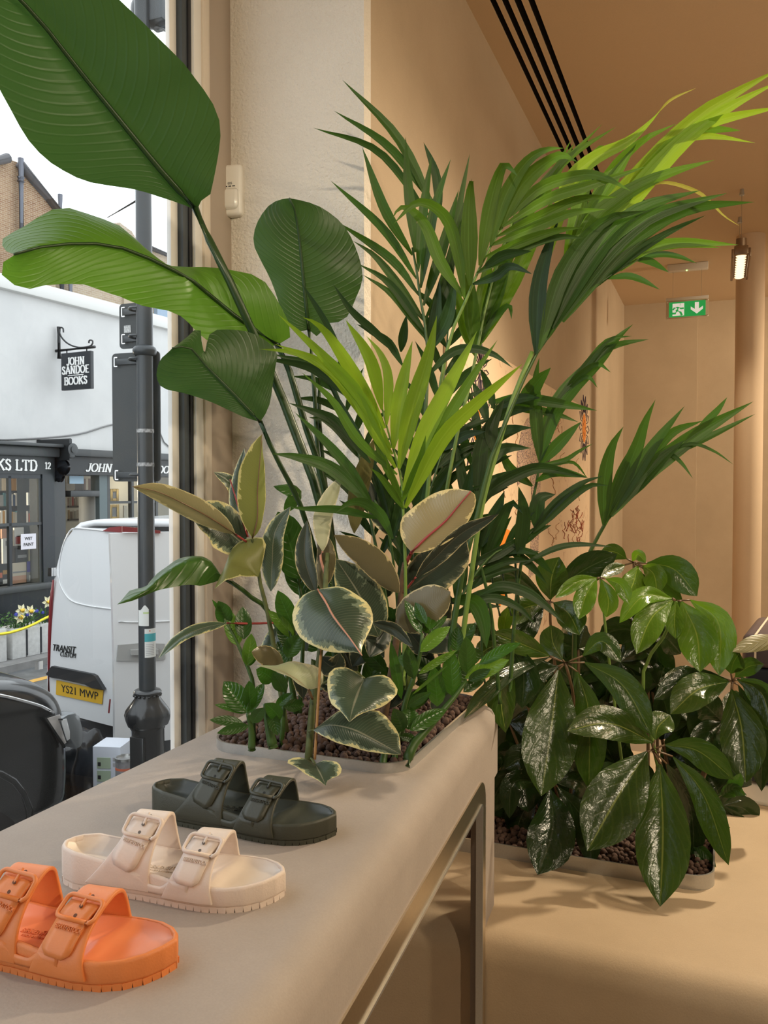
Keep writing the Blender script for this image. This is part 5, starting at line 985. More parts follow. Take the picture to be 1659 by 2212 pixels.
for k, (u, v, pi) in enumerate(((1130, 1600, 0), (1190, 1560, 0), (1300, 1560, 1), (1340, 1430, 1), (1420, 1480, 2), (1490, 1560, 2), (1250, 1400, 0), (1530, 1650, 2), (1330, 1650, 1), (1560, 1740, 2), (1240, 1480, 0), (1400, 1370, 2), (1120, 1660, 0), (1160, 1720, 0), (1100, 1560, 0), (1250, 1690, 0), (1560, 1560, 2))):
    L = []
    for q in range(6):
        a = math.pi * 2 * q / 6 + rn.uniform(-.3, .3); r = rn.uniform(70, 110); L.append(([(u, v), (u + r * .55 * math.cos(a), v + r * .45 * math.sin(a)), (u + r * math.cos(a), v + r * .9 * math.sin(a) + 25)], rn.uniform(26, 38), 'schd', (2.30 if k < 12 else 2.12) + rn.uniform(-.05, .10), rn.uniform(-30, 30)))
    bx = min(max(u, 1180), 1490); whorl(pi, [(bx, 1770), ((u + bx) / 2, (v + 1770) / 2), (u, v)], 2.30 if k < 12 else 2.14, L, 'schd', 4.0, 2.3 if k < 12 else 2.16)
tl = leaf(UP[2], [(1690, 1384), (1635, 1388), (1582, 1408)], 20, 2.1, 2.05, 20, 'tan', 'u', 'ovate')
leaf(UP[2], [(1560, 1610), (1530, 1570), (1500, 1590)], 34, 2.2, 2.2, 0, 'tan', 'u', 'round'); stalk(UP[2], [(1512, 1750), (1515, 1600), (1520, 1480)], 9, 7, 2.35, 2.35, M_bark, 'trunk')
sm = plant('seedling', 1500, 1860, 2.02, 'small dark green seedling at the right corner of the bench planter')
for P, W in (([(1495, 1825), (1520, 1840), (1547, 1874)], 11), ([(1500, 1800), (1540, 1780), (1578, 1788)], 12), ([(1560, 1720), (1585, 1705), (1610, 1718)], 16), ([(1500, 1830), (1515, 1860), (1505, 1890)], 12), ([(1490, 1800), (1510, 1770), (1520, 1740)], 12), ([(1570, 1700), (1590, 1690), (1600, 1670)], 14)): leaf(sm, P, W, 2.0, 1.96, rn.uniform(-20, 20), 'green')
stalk(sm, [(1495, 1880), (1500, 1800), (1540, 1730), (1575, 1705)], 4, 3, 2.02, 2.02, M_stem)
# ------------------------------------------------------------------ street
M_asph = mat('asphalt', (.10, .105, .11), .9, var=.25, vs=6); M_pave = mat('paving', (.22, .215, .21), .9, var=.2, vs=4)
M_yel = mat('yellow_road_paint', (.50, .30, .07), .8); M_rdw = mat('worn_road_paint', (.48, .48, .46), .9, var=.3, vs=12)
AF = math.radians(5.2); FD = Vector((math.sin(AF), math.cos(AF), 0)); FN = Vector((math.cos(AF), -math.sin(AF), 0)); Q0 = Vector((-9.17, 9.25, 0))
def fp(u, v, off=0.0): return pplane(u, v, Q0 + FN * off, FN)           # pixel -> point on the facade plane
def fs(u, v, off=0.0): p = fp(u, v, off) - Q0; return p.dot(FD), p.z     # -> (s, z)
def fw(s, z, off=0.0): return Q0 + FD * s + FN * off + Vector((0, 0, z))
FM = lambda off=0.0: Matrix((FD, FN, Vector((0, 0, 1)))).transposed().to_4x4()
def fbox(name, s0, s1, z0, z1, o0, o1, m, parent=None, bevel=0.0, world=True):
    M = FM(); M.translation = Q0; return box(name, s0, s1, o0, o1, z0, z1, m, parent, world, bevel, M=M)
def frect(name, ua, va, ub, vb, off, th, m, parent, bevel=0.0, ref=None):
    """box on the facade spanning pixels: (ua,va) top left, (ub,vb) bottom right, measured on plane off"""
    s0, z1 = fs(ua, va, off); s1, z0 = fs(ub, vb, off); return fbox(name, s0, s1, z0, z1, off - th, off, m, parent, bevel)
road = fbox('road', -16, 30, ZS - .2, ZS, 1.3, 6.2, M_asph); S(road)
S(fbox('pavement_far', -16, 30, ZS - .2, ZS + .09, -.3, 1.3, M_pave))
S(box('pavement_near', -3.45, -1.26, -8, 30, ZS - .2, ZS + .08, M_pave)); S(box('wall_below_window', -1.30, -1.24, -3.2, 8, ZS - .1, ZT - .34, mat('street_render', (.35, .33, .3), .8)))
yl_ = fbox('yellow_line', -16, 30, ZS, ZS + .004, 1.85, 1.97, M_yel); tag(yl_, 'yellow line painted along the far side of the road', 'road marking')
for i in range(3):
    o = fbox('road_marking', -2.9 + i * .55, -2.6 + i * .55, ZS, ZS + .004, 2.55, 3.3, M_rdw); tag(o, 'worn white bar painted on the road behind the van', 'road marking', 'white bars on the road')

# white rendered building with two bookshop fronts
M_wr = plaster('white_render', (.55, .55, .545), (.62, .62, .61), 1.2, .1, 30, .9); M_cop = mat('white_coping', (.64, .64, .62), .8)
M_sf = mat('charcoal_shop_paint', (.016, .019, .021), .38, var=.1, vs=5); M_sf2 = mat('black_shop_paint', (.013, .017, .022), .3); M_sfg = mat('grey_shop_paint', (.05, .054, .056), .45); M_let = mat('white_letter_paint', (.85, .85, .83), .4)
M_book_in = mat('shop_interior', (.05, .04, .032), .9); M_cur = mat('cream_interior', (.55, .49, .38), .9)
bld = empty('white_building', fw(0, ZS), 0, 'white rendered building across the street above the bookshop', 'building')
sl, zl0 = fs(0, 593); sr, zr0 = fs(375, 692); topz = (zl0 + zr0) / 2
zfas = fs(250, 976)[1]
fbox('upper_wall', -14, 26, zfas - .1, topz - .18, -.45, 0, M_wr, bld); fbox('coping', -14, 26, topz - .2, topz, -.55, .10, M_cop, bld, .02)
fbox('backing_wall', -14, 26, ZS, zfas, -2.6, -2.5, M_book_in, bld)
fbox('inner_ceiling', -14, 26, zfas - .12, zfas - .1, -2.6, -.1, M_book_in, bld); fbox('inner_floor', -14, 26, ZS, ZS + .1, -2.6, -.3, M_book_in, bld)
cab = tube('wall_cable', catmull([fp(*p, .02) for p in ((-60, 945), (0, 950), (60, 948), (120, 944), (180, 936), (240, 918), (330, 905), (352, 952), (378, 972), (420, 985))], 30), .012, mat('grey_cable', (.18, .18, .18), .7), bld, True, 5)

# stroke lettering with slab serifs
GL = {
 'J': (.62, [[(.46, 1), (.46, .22), (.36, .04), (.18, .02), (.08, .16)]], [(.46, 1)]), 'O': (.92, [[(.46 + .38 * math.cos(a * .3927), .5 + .48 * math.sin(a * .3927)) for a in range(17)]], []),
 'H': (.92, [[(.18, 0), (.18, 1)], [(.74, 0), (.74, 1)], [(.18, .5), (.74, .5)]], [(.18, 0), (.18, 1), (.74, 0), (.74, 1)]), 'N': (.92, [[(.18, 0), (.18, 1)], [(.18, 1), (.74, 0)], [(.74, 0), (.74, 1)]], [(.18, 0), (.18, 1), (.74, 1)]),
 'S': (.68, [[(.56, .80), (.46, .96), (.30, .99), (.14, .88), (.14, .70), (.30, .56), (.46, .46), (.57, .30), (.52, .10), (.36, .01), (.20, .04), (.10, .22)]], []), 'A': (.92, [[(.10, 0), (.46, 1), (.82, 0)], [(.24, .34), (.68, .34)]], [(.10, 0), (.82, 0)]),
 'D': (.90, [[(.18, 0), (.18, 1), (.46, 1), (.70, .86), (.80, .5), (.70, .14), (.46, 0), (.18, 0)]], [(.18, 0), (.18, 1)]), 'E': (.76, [[(.64, .98), (.18, .98), (.18, .02), (.66, .02)], [(.18, .5), (.52, .5)]], [(.18, 0), (.18, 1)]),
 'B': (.80, [[(.18, 0), (.18, 1), (.48, 1), (.62, .88), (.62, .66), (.48, .53), (.18, .53)], [(.48, .53), (.68, .42), (.70, .14), (.52, 0), (.18, 0)]], [(.18, 0), (.18, 1)]), 'K': (.90, [[(.18, 0), (.18, 1)], [(.74, 1), (.22, .45)], [(.38, .60), (.78, 0)]], [(.18, 0), (.18, 1), (.74, 1), (.78, 0)]),
 'L': (.74, [[(.18, 1), (.18, .02), (.66, .02), (.68, .2)]], [(.18, 0), (.18, 1)]), 'T': (.84, [[(.42, 0), (.42, .98)], [(.08, .82), (.08, .98), (.76, .98), (.76, .82)]], [(.42, 0)]),
 '1': (.5, [[(.12, .84), (.28, 1), (.28, 0)]], [(.28, 0)]), '2': (.66, [[(.10, .76), (.20, .95), (.38, .98), (.54, .84), (.50, .60), (.10, .04), (.58, .04)]], []), ' ': (.42, [], []) }
def serif_text(name, s, h, M, m, parent, shear=0.0, th=.012, wt=.085):
    """raised letters; M maps x along the line, y up, z out of the board"""
    x = 0.0; out = []
    for ch in s:
        w_, st, se = GL[ch]; V, Fc = [], []
        def quad(a, b, c, d):
            o = len(V)
            for z in (0, th + len(V) * 5e-6):
                for p in (a, b, c, d): V.append(M @ Vector(((x + p[0] + shear * p[1]) * h, p[1] * h, z)))
            Fc.extend([(o + 4, o + 5, o + 6, o + 7), (o, o + 1, o + 5, o + 4), (o + 1, o + 2, o + 6, o + 5), (o + 2, o + 3, o + 7, o + 6), (o + 3, o, o + 4, o + 7)])
        for pl_ in st:
            for a, b in zip(pl_[:-1], pl_[1:]):
                dx, dy = b[0] - a[0], b[1] - a[1]; l = math.hypot(dx, dy) or 1; t = wt if abs(dy) > .45 * l else wt * .55; nx, ny = -dy / l * t, dx / l * t; ex, ey = dx / l * t * .4, dy / l * t * .4
                quad((a[0] + nx - ex, a[1] + ny - ey), (a[0] - nx - ex, a[1] - ny - ey), (b[0] - nx + ex, b[1] - ny + ey), (b[0] + nx + ex, b[1] + ny + ey))
        for (sx, sy) in se: y0 = 0 if sy < .5 else .92; quad((sx - .17, y0), (sx + .17, y0), (sx + .17, y0 + .08), (sx - .17, y0 + .08))
        if V: mesh_obj(name, V, Fc, m, parent, True)
        x += w_
    return x * h
def line_width(s): return sum(GL[c][0] for c in s)
OFL = .42   # the left shop front stands proud of the wall
shl = empty('bookshop_front', fw(-1.5, ZS, OFL), 0, 'charcoal bookshop front numbered 12 with a paned display window of books', 'shop front')
s_p0, _ = fs(118, 1100, OFL); s_p1, _ = fs(148, 1100, OFL); sW = fs(93, 1150, OFL)[0]
zc1, zc0 = fs(60, 957, OFL)[1], fs(60, 986, OFL)[1]; zf0 = fs(60, 1024, OFL)[1]
s_l = -6.0; s_e = fs(122, 1000, OFL)[0]
fbox('cornice', s_l, s_e, zc0 + (zc1 - zc0) * .75, zc1, 0, OFL + .16, M_sfg, shl, .01); fbox('cornice_moulding', s_l, s_e, zc0, zc0 + (zc1 - zc0) * .75, 0, OFL + .08, M_sfg, shl, .02)
fbox('fascia', s_l, s_e - .03, zf0, zc0, 0, OFL, M_sf, shl)
zw1 = zf0 - .03; zw0 = fs(60, 1262, OFL)[1]; zsill = fs(60, 1276, OFL)[1]
fbox('window_sill', s_l, sW + .12, zsill, zw0, -.1, OFL + .08, M_sfg, shl, .01); fbox('stall_riser', s_l, s_p0, ZS + .09, zsill, -.05, OFL, M_sf2, shl)
fbox('window_jamb', sW, s_p0, zw0, zf0, -.1, OFL, M_sf2, shl); fbox('window_head', s_l, sW, zw1 - .03, zf0, .2, OFL - .02, M_sf2, shl)
fbox('jamb_bead', sW - .04, sW, zw0, zf0, .2, OFL - .03, M_sfg, shl)
sm1 = fs(25, 1150, OFL)[0]; dv = sW - sm1
for k in range(5): fbox('glazing_bar', sm1 - dv * k - .022, sm1 - dv * k + .022, zw0, zw1, OFL - .07, OFL - .02, M_sf2, shl)
zm = fs(60, 1132, OFL)[1]; fbox('glazing_bar', s_l, sW, zm - .02, zm + .02, OFL - .07, OFL - .02, M_sfg, shl)
def gpane(s0, s1, z0_, z1_, off, parent): mesh_obj('pane', [fw(s0, z0_, off), fw(s1, z0_, off), fw(s1, z1_, off), fw(s0, z1_, off)], [(0, 1, 2, 3)], gm, parent, True)
for k in range(4):
    a = sm1 - dv * k; gpane(a + .02, a + dv - .02, zw0, zm - .02, OFL - .045, shl); gpane(a + .02, a + dv - .02, zm + .02, zw1, OFL - .045, shl)
fbox('display_back', s_l, sW + .42, zw0, zw1, -.52, -.50, M_book_in, shl); fbox('display_side', sW - .02, sW + .0, zw0, zw1, OFL - .2, OFL - .08, M_cur, shl)
fbox('display_bed', s_l, sW, zw0 - .03, zw0, -.5, OFL - .1, M_cur, shl)
# letters: ...BOOKS LTD and 12
h_l = fs(40, 993, OFL)[1] - fs(40, 1016, OFL)[1]; sE = fs(80, 1003, OFL)[0]; zb_ = fs(40, 1016, OFL)[1]
Mx = lambda s, z, off: basis(fw(s, z, off), FD, (0, 0, 1))
t_ = 'JOHN SANDOE BOOKS LTD'; wl_ = line_width(t_) * h_l; k_ = (sE - fs(32, 1003, OFL)[0]) / (line_width('LTD') * h_l)
Ml = Mx(sE - wl_ * k_, zb_, OFL) @ Matrix.Diagonal((k_, 1, 1, 1)); serif_text('fascia_letter', t_, h_l, Ml, M_let, shl)
h2 = fs(100, 999, OFL)[1] - fs(100, 1013, OFL)[1]; serif_text('house_number', '12', h2, Mx(fs(96, 1013, OFL)[0], fs(100, 1013, OFL)[1], OFL), M_let, shl)
fbox('pilaster', s_p0, s_p1, ZS + .09, zf0 + .1, -.1, OFL - .06, M_sfg, shl)
# scrolled console bracket over the pilaster
cb0, cb1 = fs(124, 1000, OFL)[0], fs(163, 1000, OFL + .25)[0]; zb1, zb2, zb3 = fs(140, 946, OFL + .2)[1], fs(140, 994, OFL + .2)[1], fs(140, 1040, OFL + .2)[1]
sc_, hw_ = (cb0 + cb1 - .05) / 2, (cb1 - .05 - cb0) / 2; zt_c = zb1 - hw_
con = prism('console_bracket', [fw(sc_ - hw_, zb2, 0), fw(sc_ + hw_, zb2, 0)] + [fw(sc_ + hw_ * math.cos(t * math.pi / 12), zt_c + hw_ * .9 * math.sin(t * math.pi / 12), 0) for t in range(13)], FN * (OFL + .24), M_sf, shl, True)
def roll_(s0, s1, off, z, r): tube('console_scroll', [fw(s0, z, off), fw(s1, z, off)], r, M_sf2, con, True, 20)
roll_(sc_ - hw_ * .95, sc_ + hw_ * .95, OFL + .10, zb2 - .10, .105); roll_(sc_ - hw_ * .85, sc_ + hw_ * .85, OFL + .03, zb2 - .21, .075); roll_(sc_ - hw_ * .9, sc_ + hw_ * .9, OFL + .02, zb3 + .05, .06)
fbox('console_neck', cb0 + .03, cb1 - .09, zb3, zb2, 0, OFL + .04, M_sf2, con)
lathe('rosette', [(.07, 0), (.09, .02), (.04, .03), (.05, .045), (.01, .05)], M_sfg, con, True, 16, (0, 0, 0)).data.transform(basis(fw((cb0 + cb1) / 2, zb1 - .16, OFL + .24), FD, (0, 0, 1)))
fbox('console_leaf', (cb0 + cb1) / 2 - .06, (cb0 + cb1) / 2 + .04, zb2 + .03, zb2 + .14, OFL + .24, OFL + .262, M_sfg, con, .02)

shr = empty('bookshop_front', fw(1.5, ZS), 0, 'dark bookshop front with italic lettering behind the white van', 'shop front'); OR = .12
s0r = s_p1; s1r = 14.0; z1r, z2r, z3r = fs(250, 975, OR)[1], fs(250, 990, OR)[1], fs(250, 1027, OR)[1]
fbox('cornice', s0r, s1r, z2r, z1r, -.1, OR + .12, M_sfg, shr, .015); fbox('fascia', s0r, s1r, z3r, z2r, -.1, OR, M_sf, shr)
hr = fs(250, 1003, OR)[1] - fs(250, 1020, OR)[1]; sa = fs(184, 1020, OR)[0]; sb_ = fs(384, 1020, OR)[0]; tt_ = 'JOHN SANDOE BOOKS'; kr = (sb_ - sa) / (line_width(tt_) * hr)
serif_text('fascia_letter', tt_, hr, Mx(sa, fs(250, 1020, OR)[1], OR) @ Matrix.Diagonal((kr, 1, 1, 1)), M_let, shr, .22)
sd0, sd1 = fs(148, 1080)[0], fs(211, 1080)[0]; M_tl = mat('slate_teal_paint', (.10, .135, .14), .45)
fbox('door_post', sd1, fs(228, 1080)[0], ZS + .09, z3r, -.15, .04, M_tl, shr); zt1, zt0 = fs(180, 1060)[1], fs(180, 1073)[1]; fbox('transom', sd0, sd1, zt0, zt1, -.12, .05, M_sfg, shr, .01)
gpane(sd0, sd1, zt1, z3r, -.05, shr); fbox('door_edge', fs(210, 1100)[0], fs(213, 1100)[0], ZS + .09, zt0, -.4, -.05, mat('pale_door_edge', (.5, .5, .47), .6), shr)
swn = fs(229, 1080)[0]; zwb = fs(300, 1180)[1]
for u in (231, 283, 335, 387): a = fs(u, 1080)[0]; fbox('glazing_bar', a - .025, a + .025, zwb, z3r, -.04, .04, M_sfg, shr)
for v in (1085, 1130): z_ = fs(260, v)[1]; fbox('glazing_bar', swn, s1r, z_ - .02, z_ + .02, -.04, .03, M_sfg, shr)
fbox('display_back', swn, s1r, zwb, z3r, -.92, -.90, mat('display_curtain', (.30, .28, .23), .9), shr); fbox('stall_riser', swn, s1r, ZS + .09, zwb, -.1, .06, M_sf2, shr); fbox('display_bed', swn, s1r, zwb - .02, zwb, -.9, -.05, M_cur, shr)
for a, b in ((231, 283), (283, 335), (335, 387)): gpane(fs(a, 1080)[0], fs(b, 1080)[0], zwb, z3r, 0, shr)
fbox('inner_shelf', sd0 - .2, sd1 + .25, zt1 - .02, zt1, -.75, -.5, M_book_in, shr)
# light inside the shop
for s_, o_, e_ in ((-1.9, .1, 150), (-3.6, .1, 120), (.9, -1.2, 7), (2.6, -.4, 22)):
    ld = bpy.data.lights.new('shop_light', 'POINT'); ld.energy = e_; ld.color = (1, .88, .7); ld.shadow_soft_size = .08; lo = bpy.data.objects.new('shop_light', ld); COL.objects.link(lo); lo.location = fw(s_, zf0 - .12, o_)

# books behind the panes
BC = {'brown': (.14, .06, .035), 'cream': (.55, .47, .36), 'navy': (.03, .06, .14), 'red': (.30, .035, .03), 'grey': (.22, .22, .22), 'teal': (.06, .15, .17), 'ochre': (.42, .22, .05), 'black': (.02, .02, .02), 'white': (.62, .60, .56)}
rb = random.Random(21)
def shelf_row(s0, s1, z, off, hmax, where, cols):
    s = s0
    while s < s1:
        w_ = rb.uniform(.028, .055); h_ = hmax * rb.uniform(.78, 1.0); c = rb.choice(cols); bk = fbox('book', s, s + w_ - .003, z, z + h_, off - .17, off, mat('book_' + c, BC[c], .6))
        tag(bk, '%s book standing %s' % (c, where), 'book', 'books ' + where); s += w_
sA = fs(-12, 1100, -.25)[0]
def shelf(s0, s1, z, off, parent): fbox('shelf_board', s0, s1, z - .025, z, off - .2, off + .02, mat('dark_shelf', (.03, .022, .018), .7), parent)
for (v, vt, where, cols) in ((1060, 1022, 'on the top shelf of the number 12 window', ['cream', 'brown', 'ochre', 'white', 'grey']), (1093, 1063, 'on the middle shelf of the number 12 window', ['navy', 'teal', 'cream', 'white', 'grey', 'brown']), (1130, 1101, 'on the lower shelf of the number 12 window', ['navy', 'cream', 'teal', 'white', 'ochre'])):
    zsh = fs(30, v, -.25)[1]; shelf(sA - .3, fs(57, v, -.25)[0], zsh, -.25, shl); shelf_row(sA, fs(55, v, -.25)[0], zsh, -.25, fs(30, vt, -.25)[1] - zsh, where, cols)
for (v, vt, where, ua, ub, of) in ((1058, 1033, 'above the bookshop doorway', 178, 212, -.55), (1092, 1072, 'on the upper shelf inside the bookshop doorway', 146, 210, -.9), (1120, 1100, 'on the lower shelf inside the bookshop doorway', 146, 210, -.9)):
    zsh = fs(180, v, of)[1]; shelf(fs(ua, v, of)[0], fs(ub, v, of)[0], zsh, of, shr); shelf_row(fs(ua, v, of)[0], fs(ub, v, of)[0], zsh, of, fs(180, vt, of)[1] - zsh, where, ['brown', 'red', 'cream', 'ochre', 'brown', 'black'])
def cover(ua, va, ub, vb, off, m, label, deco=None):
    s0, z1_ = fs(ua, va, off); s1, z0_ = fs(ub, vb, off); r_ = empty('display_book', fw((s0 + s1) / 2, z0_, off), 0, label, 'book', 'books shown face out in the number 12 window')
    fbox('book_block', s0, s1, z0_, z1_, off - .03, off, m, r_)
    for (a, b, c, d, mm) in (deco or []): fbox('cover_print', s0 + (s1 - s0) * a, s0 + (s1 - s0) * b, z0_ + (z1_ - z0_) * c, z0_ + (z1_ - z0_) * d, off, off + .002, mm, r_)
bm_ = lambda c: mat('book_' + c, BC[c], .6)
M_oc = mat('coral_print', (.65, .16, .08), .6); M_vi = mat('violet_blue_print', (.07, .06, .30), .5); M_sal = mat('salmon_print', (.50, .26, .16), .6)
co = OFL - .22
cover(60, 1064, 78, 1091, co, bm_('white'), 'white book with a violet pattern on the middle shelf', [(.2, .9, .1, .6, mat('lilac_print', (.3, .25, .36), .6))])
cover(60, 1104, 82, 1129, co, bm_('grey'), 'book with two coral ovals on its cover', [(.08, .48, .1, .8, M_oc), (.54, .94, .2, .8, M_oc)])
cover(4, 1143, 24, 1162, co, M_sal, 'salmon coloured book leaning by the glazing bar'); cover(31, 1140, 52, 1178, co, bm_('white'), 'pale book with a red patterned cover', [(.1, .6, .1, .5, bm_('red')), (.2, .8, .5, .55, bm_('black'))])
cover(6, 1163, 26, 1216, co, bm_('white'), 'tall white book with black branch drawing', [(.45, .9, .05, .6, bm_('black')), (.3, .8, .7, .9, bm_('grey'))]); cover(34, 1184, 60, 1213, co, bm_('black'), 'black book with pale block lettering', [(.15, .9, .3, .5, bm_('grey'))])
cover(62, 1181, 84, 1210, co, mat('olive_cream_print', (.45, .42, .28), .6), 'plain olive cream book below the paper notice'); cover(58, 1213, 86, 1256, co, bm_('grey'), 'book with a violet blue upper half in the bottom row', [(0, 1, .5, 1, M_vi), (.15, .8, .1, .35, bm_('white'))])
cover(24, 1217, 57, 1262, co, bm_('cream'), 'book with a salmon landscape cover in the bottom row', [(0, 1, 0, .42, M_sal), (.1, 1, .55, .62, bm_('grey'))]); cover(-6, 1220, 18, 1262, co, bm_('black'), 'black book with small orange and white pictures', [(.1, .45, .35, .6, M_oc), (.5, .9, .5, .7, bm_('ochre')), (.5, .95, .05, .25, bm_('white'))])
pn = empty('paper_notice', fp(63, 1169, OFL - .01), 0, 'white paper notice reading WET PAINT taped to the glass', 'notice'); s0_, z1_ = fs(46, 1154, OFL); s1_, z0_ = fs(79, 1185, OFL)
fbox('paper', s0_, s1_, z0_, z1_, OFL - .012, OFL - .009, mat('notice_paper', (.72, .70, .76), .7), pn); M_ink = mat('ink_black', (.02, .02, .02), .6)
hh = (z1_ - z0_) * .24
for wd, f in (('WET', .68), ('PAINT', .30)): text('notice_lettering', wd, hh * 1.15, basis(fw((s0_ + s1_) / 2, z0_ + (z1_ - z0_) * f, OFL - .0085), FD, (0, 0, 1)), M_ink, pn, .0005, offset=.002)
po = frect('landscape_poster', 150, 1028, 181, 1045, -.03, .005, mat('pale_blue_print', (.35, .50, .62), .5), None); tag(po, 'small pale blue landscape poster above the shop doorway', 'poster')
for (ua, va, ub, vb, lab) in ((239, 1056, 257, 1083, 'gilt picture frame in the right shop window'), (238, 1090, 258, 1122, 'pale carved picture frame standing below the gilt frame'), (268, 1092, 276, 1118, 'narrow pale frame beside the glazing bar')):
    s0_, z1_ = fs(ua, va, -.25); s1_, z0_ = fs(ub, vb, -.25); r_ = empty('picture_frame', fw((s0_ + s1_) / 2, z0_, -.25), 0, lab, 'frame'); mg = mat('gilt', (.55, .36, .10), .35, .6) if 'gilt' in lab else mat('bone_frame', (.55, .5, .4), .5); t = .05
    fbox('frame_side', s0_, s0_ + t, z0_, z1_, -.28, -.25, mg, r_, .006); fbox('frame_side', s1_ - t, s1_, z0_, z1_, -.28, -.25, mg, r_, .006); fbox('frame_side', s0_ + t, s1_ - t, z1_ - t, z1_, -.28, -.25, mg, r_, .006); fbox('frame_side', s0_ + t, s1_ - t, z0_, z0_ + t, -.28, -.25, mg, r_, .006); fbox('picture', s0_ + t, s1_ - t, z0_ + t, z1_ - t, -.28, -.268, bm_('grey'), r_)

# hanging sign on a scrolled bracket
M_iron = mat('wrought_iron', (.03, .032, .034), .5); hs = empty('hanging_sign', fp(127, 770), 0, 'black hanging sign reading JOHN SANDOE BOOKS on a scrolled iron bracket', 'sign')
hp = fp(126, 755, .05); s_h = (hp - Q0).dot(FD)
OX = lambda u, v: pplane(u, v, fw(s_h, 0, 0), FD)      # plane at right angles to the wall through the bracket
def oz(u, v): p = OX(u, v) - Q0; return p.dot(FN), p.z
a0, zA = oz(127, 706); a1, zB_ = oz(127, 775); arm_z = oz(160, 754)[1]; o_in = oz(113, 754)[0]; o_out = oz(205, 751)[0]
HX = lambda o_, z_, ds=0.0: fw(s_h + ds, z_, o_)
aw = max(a0, .03)
tube('wall_bar', [HX(aw, zA), HX(aw, zB_)], .03, M_iron, hs, True, 6); tube('bracket_arm', [HX(0.0, arm_z), HX(o_out, arm_z)], .022, M_iron, hs, True, 6)
sc = [HX(*oz(*p)) for p in ((137, 718), (136, 709), (129, 708), (128, 716), (134, 730), (148, 743), (168, 750), (190, 749), (199, 744), (200, 736), (193, 735), (192, 741))]
tube('scroll', catmull(sc, 40), .012, M_iron, hs, True, 6)
ob0, zb_t = oz(135, 764); ob1, zb_b = oz(200, 840); zb_t = oz(167, 761)[1]; zb_b = oz(167, 842)[1]
def hbox(name, o0, o1, z0_, z1_, d0, d1, m, bevel=0): M = FM(); M.translation = Q0; return box(name, s_h + d0, s_h + d1, o0, o1, z0_, z1_, m, hs, True, bevel, M=M)
hbox('sign_board', ob0, ob1, zb_b, zb_t, -.03, .03, M_sf2, .008)
for f in (.15, .82): oo = ob0 + (ob1 - ob0) * f; tube('hanger', [HX(oo, arm_z), HX(oo, zb_t)], .012, M_iron, hs, True, 6)
Hs = zb_t - zb_b; Wd = ob1 - ob0
def sline(t, zf, hf, wf):
    h_ = Hs * hf; k = Wd * wf / (line_width(t) * h_); M = basis(HX(ob0 + Wd * (.5 - wf / 2), zb_b + Hs * zf, -.03), FN, (0, 0, 1)) @ Matrix.Diagonal((k, 1, 1, 1)); serif_text('sign_letter', t, h_, M, M_let, hs, 0, .008, .10)
sline('JOHN', .66, .20, .60); sline('SANDOE', .43, .20, .92); sline('BOOKS', .14, .20, .78); hbox('sign_rule', ob0 + Wd * .24, ob1 - Wd * .24, zb_b + Hs * .375, zb_b + Hs * .395, -.037, -.03, M_let)

# brick houses behind
def brick(name, c1, c2, mortar, sc_):
    m, nt, b = new_mat(name); tc = N(nt, 'ShaderNodeTexCoord'); br = N(nt, 'ShaderNodeTexBrick'); br.inputs['Scale'].default_value = 1.0
    br.inputs['Brick Width'].default_value = .225 * sc_; br.inputs['Row Height'].default_value = .075 * sc_; br.inputs['Mortar Size'].default_value = .009 * sc_
    br.inputs['Color1'].default_value = c1 + (1,); br.inputs['Color2'].default_value = c2 + (1,); br.inputs['Mortar'].default_value = mortar + (1,)
    LK(nt, tc.outputs['UV'], br.inputs['Vector']); f = ramp(nt, noise_tex(nt, 1.3, 4), .3, .7); LK(nt, mixc(nt, f, br.outputs[0], mixc(nt, .45, br.outputs[0], (.42, .30, .19))), b.inputs['Base Color']); b.inputs['Roughness'].default_value = .9; return m
M_br = brick('stock_brick', (.20, .10, .055), (.30, .19, .11), (.42, .36, .28), .5); M_br2 = brick('pale_stock_brick', (.32, .25, .18), (.40, .33, .24), (.45, .42, .36), .5); M_slate = mat('slate_roof', (.16, .16, .17), .8); M_pipe = mat('grey_pipe', (.13, .14, .17), .5)
def wall_px(name, pts, off, m, parent, th=.35):
    P_ = [fp(u, v, off) for u, v in pts]; o = prism(name, P_, -FN * th, m, parent, True); uvl = o.data.uv_layers.new(name='UVMap')
    for lp in o.data.loops: c = o.data.vertices[lp.vertex_index].co - Q0; uvl.data[lp.index].uv = (c.dot(FD) + c.dot(FN), c.z)
    return o
ha = empty('brick_house', fp(40, 640, -3.5), 0, 'brown brick gable house at the left behind the white wall', 'building')
wall_px('gable_wall', [(-260, 420), (0, 345), (18, 343), (42, 352), (125, 455), (165, 500), (165, 700), (-260, 700)], -3.5, M_br, ha, 4.0)
def strip(name, a, b, off, m, parent, r=.06): return tube(name, [fp(*a, off), fp(*b, off)], r, m, parent, True, 8)
strip('verge', (42, 352), (165, 502), -3.42, M_slate, ha, .09); strip('verge', (-260, 420), (18, 341), -3.42, M_slate, ha, .09); strip('soil_pipe', (45, 342), (48, 620), -3.38, M_pipe, ha, .055); strip('vent_pole', (130, 420), (131, 520), -3.6, M_pipe, ha, .05); strip('pipe_collar', (45, 383), (45, 392), -3.38, M_pipe, ha, .075)
hb_ = empty('brick_house', fp(280, 640, -2.2), 0, 'pale brick house with slate roof behind the lamp post', 'building')
wall_px('house_wall', [(120, 600), (165, 560), (240, 495), (258, 480), (285, 500), (300, 525), (345, 545), (380, 560), (420, 590), (420, 740), (120, 740)], -2.2, M_br2, hb_, 3.0)
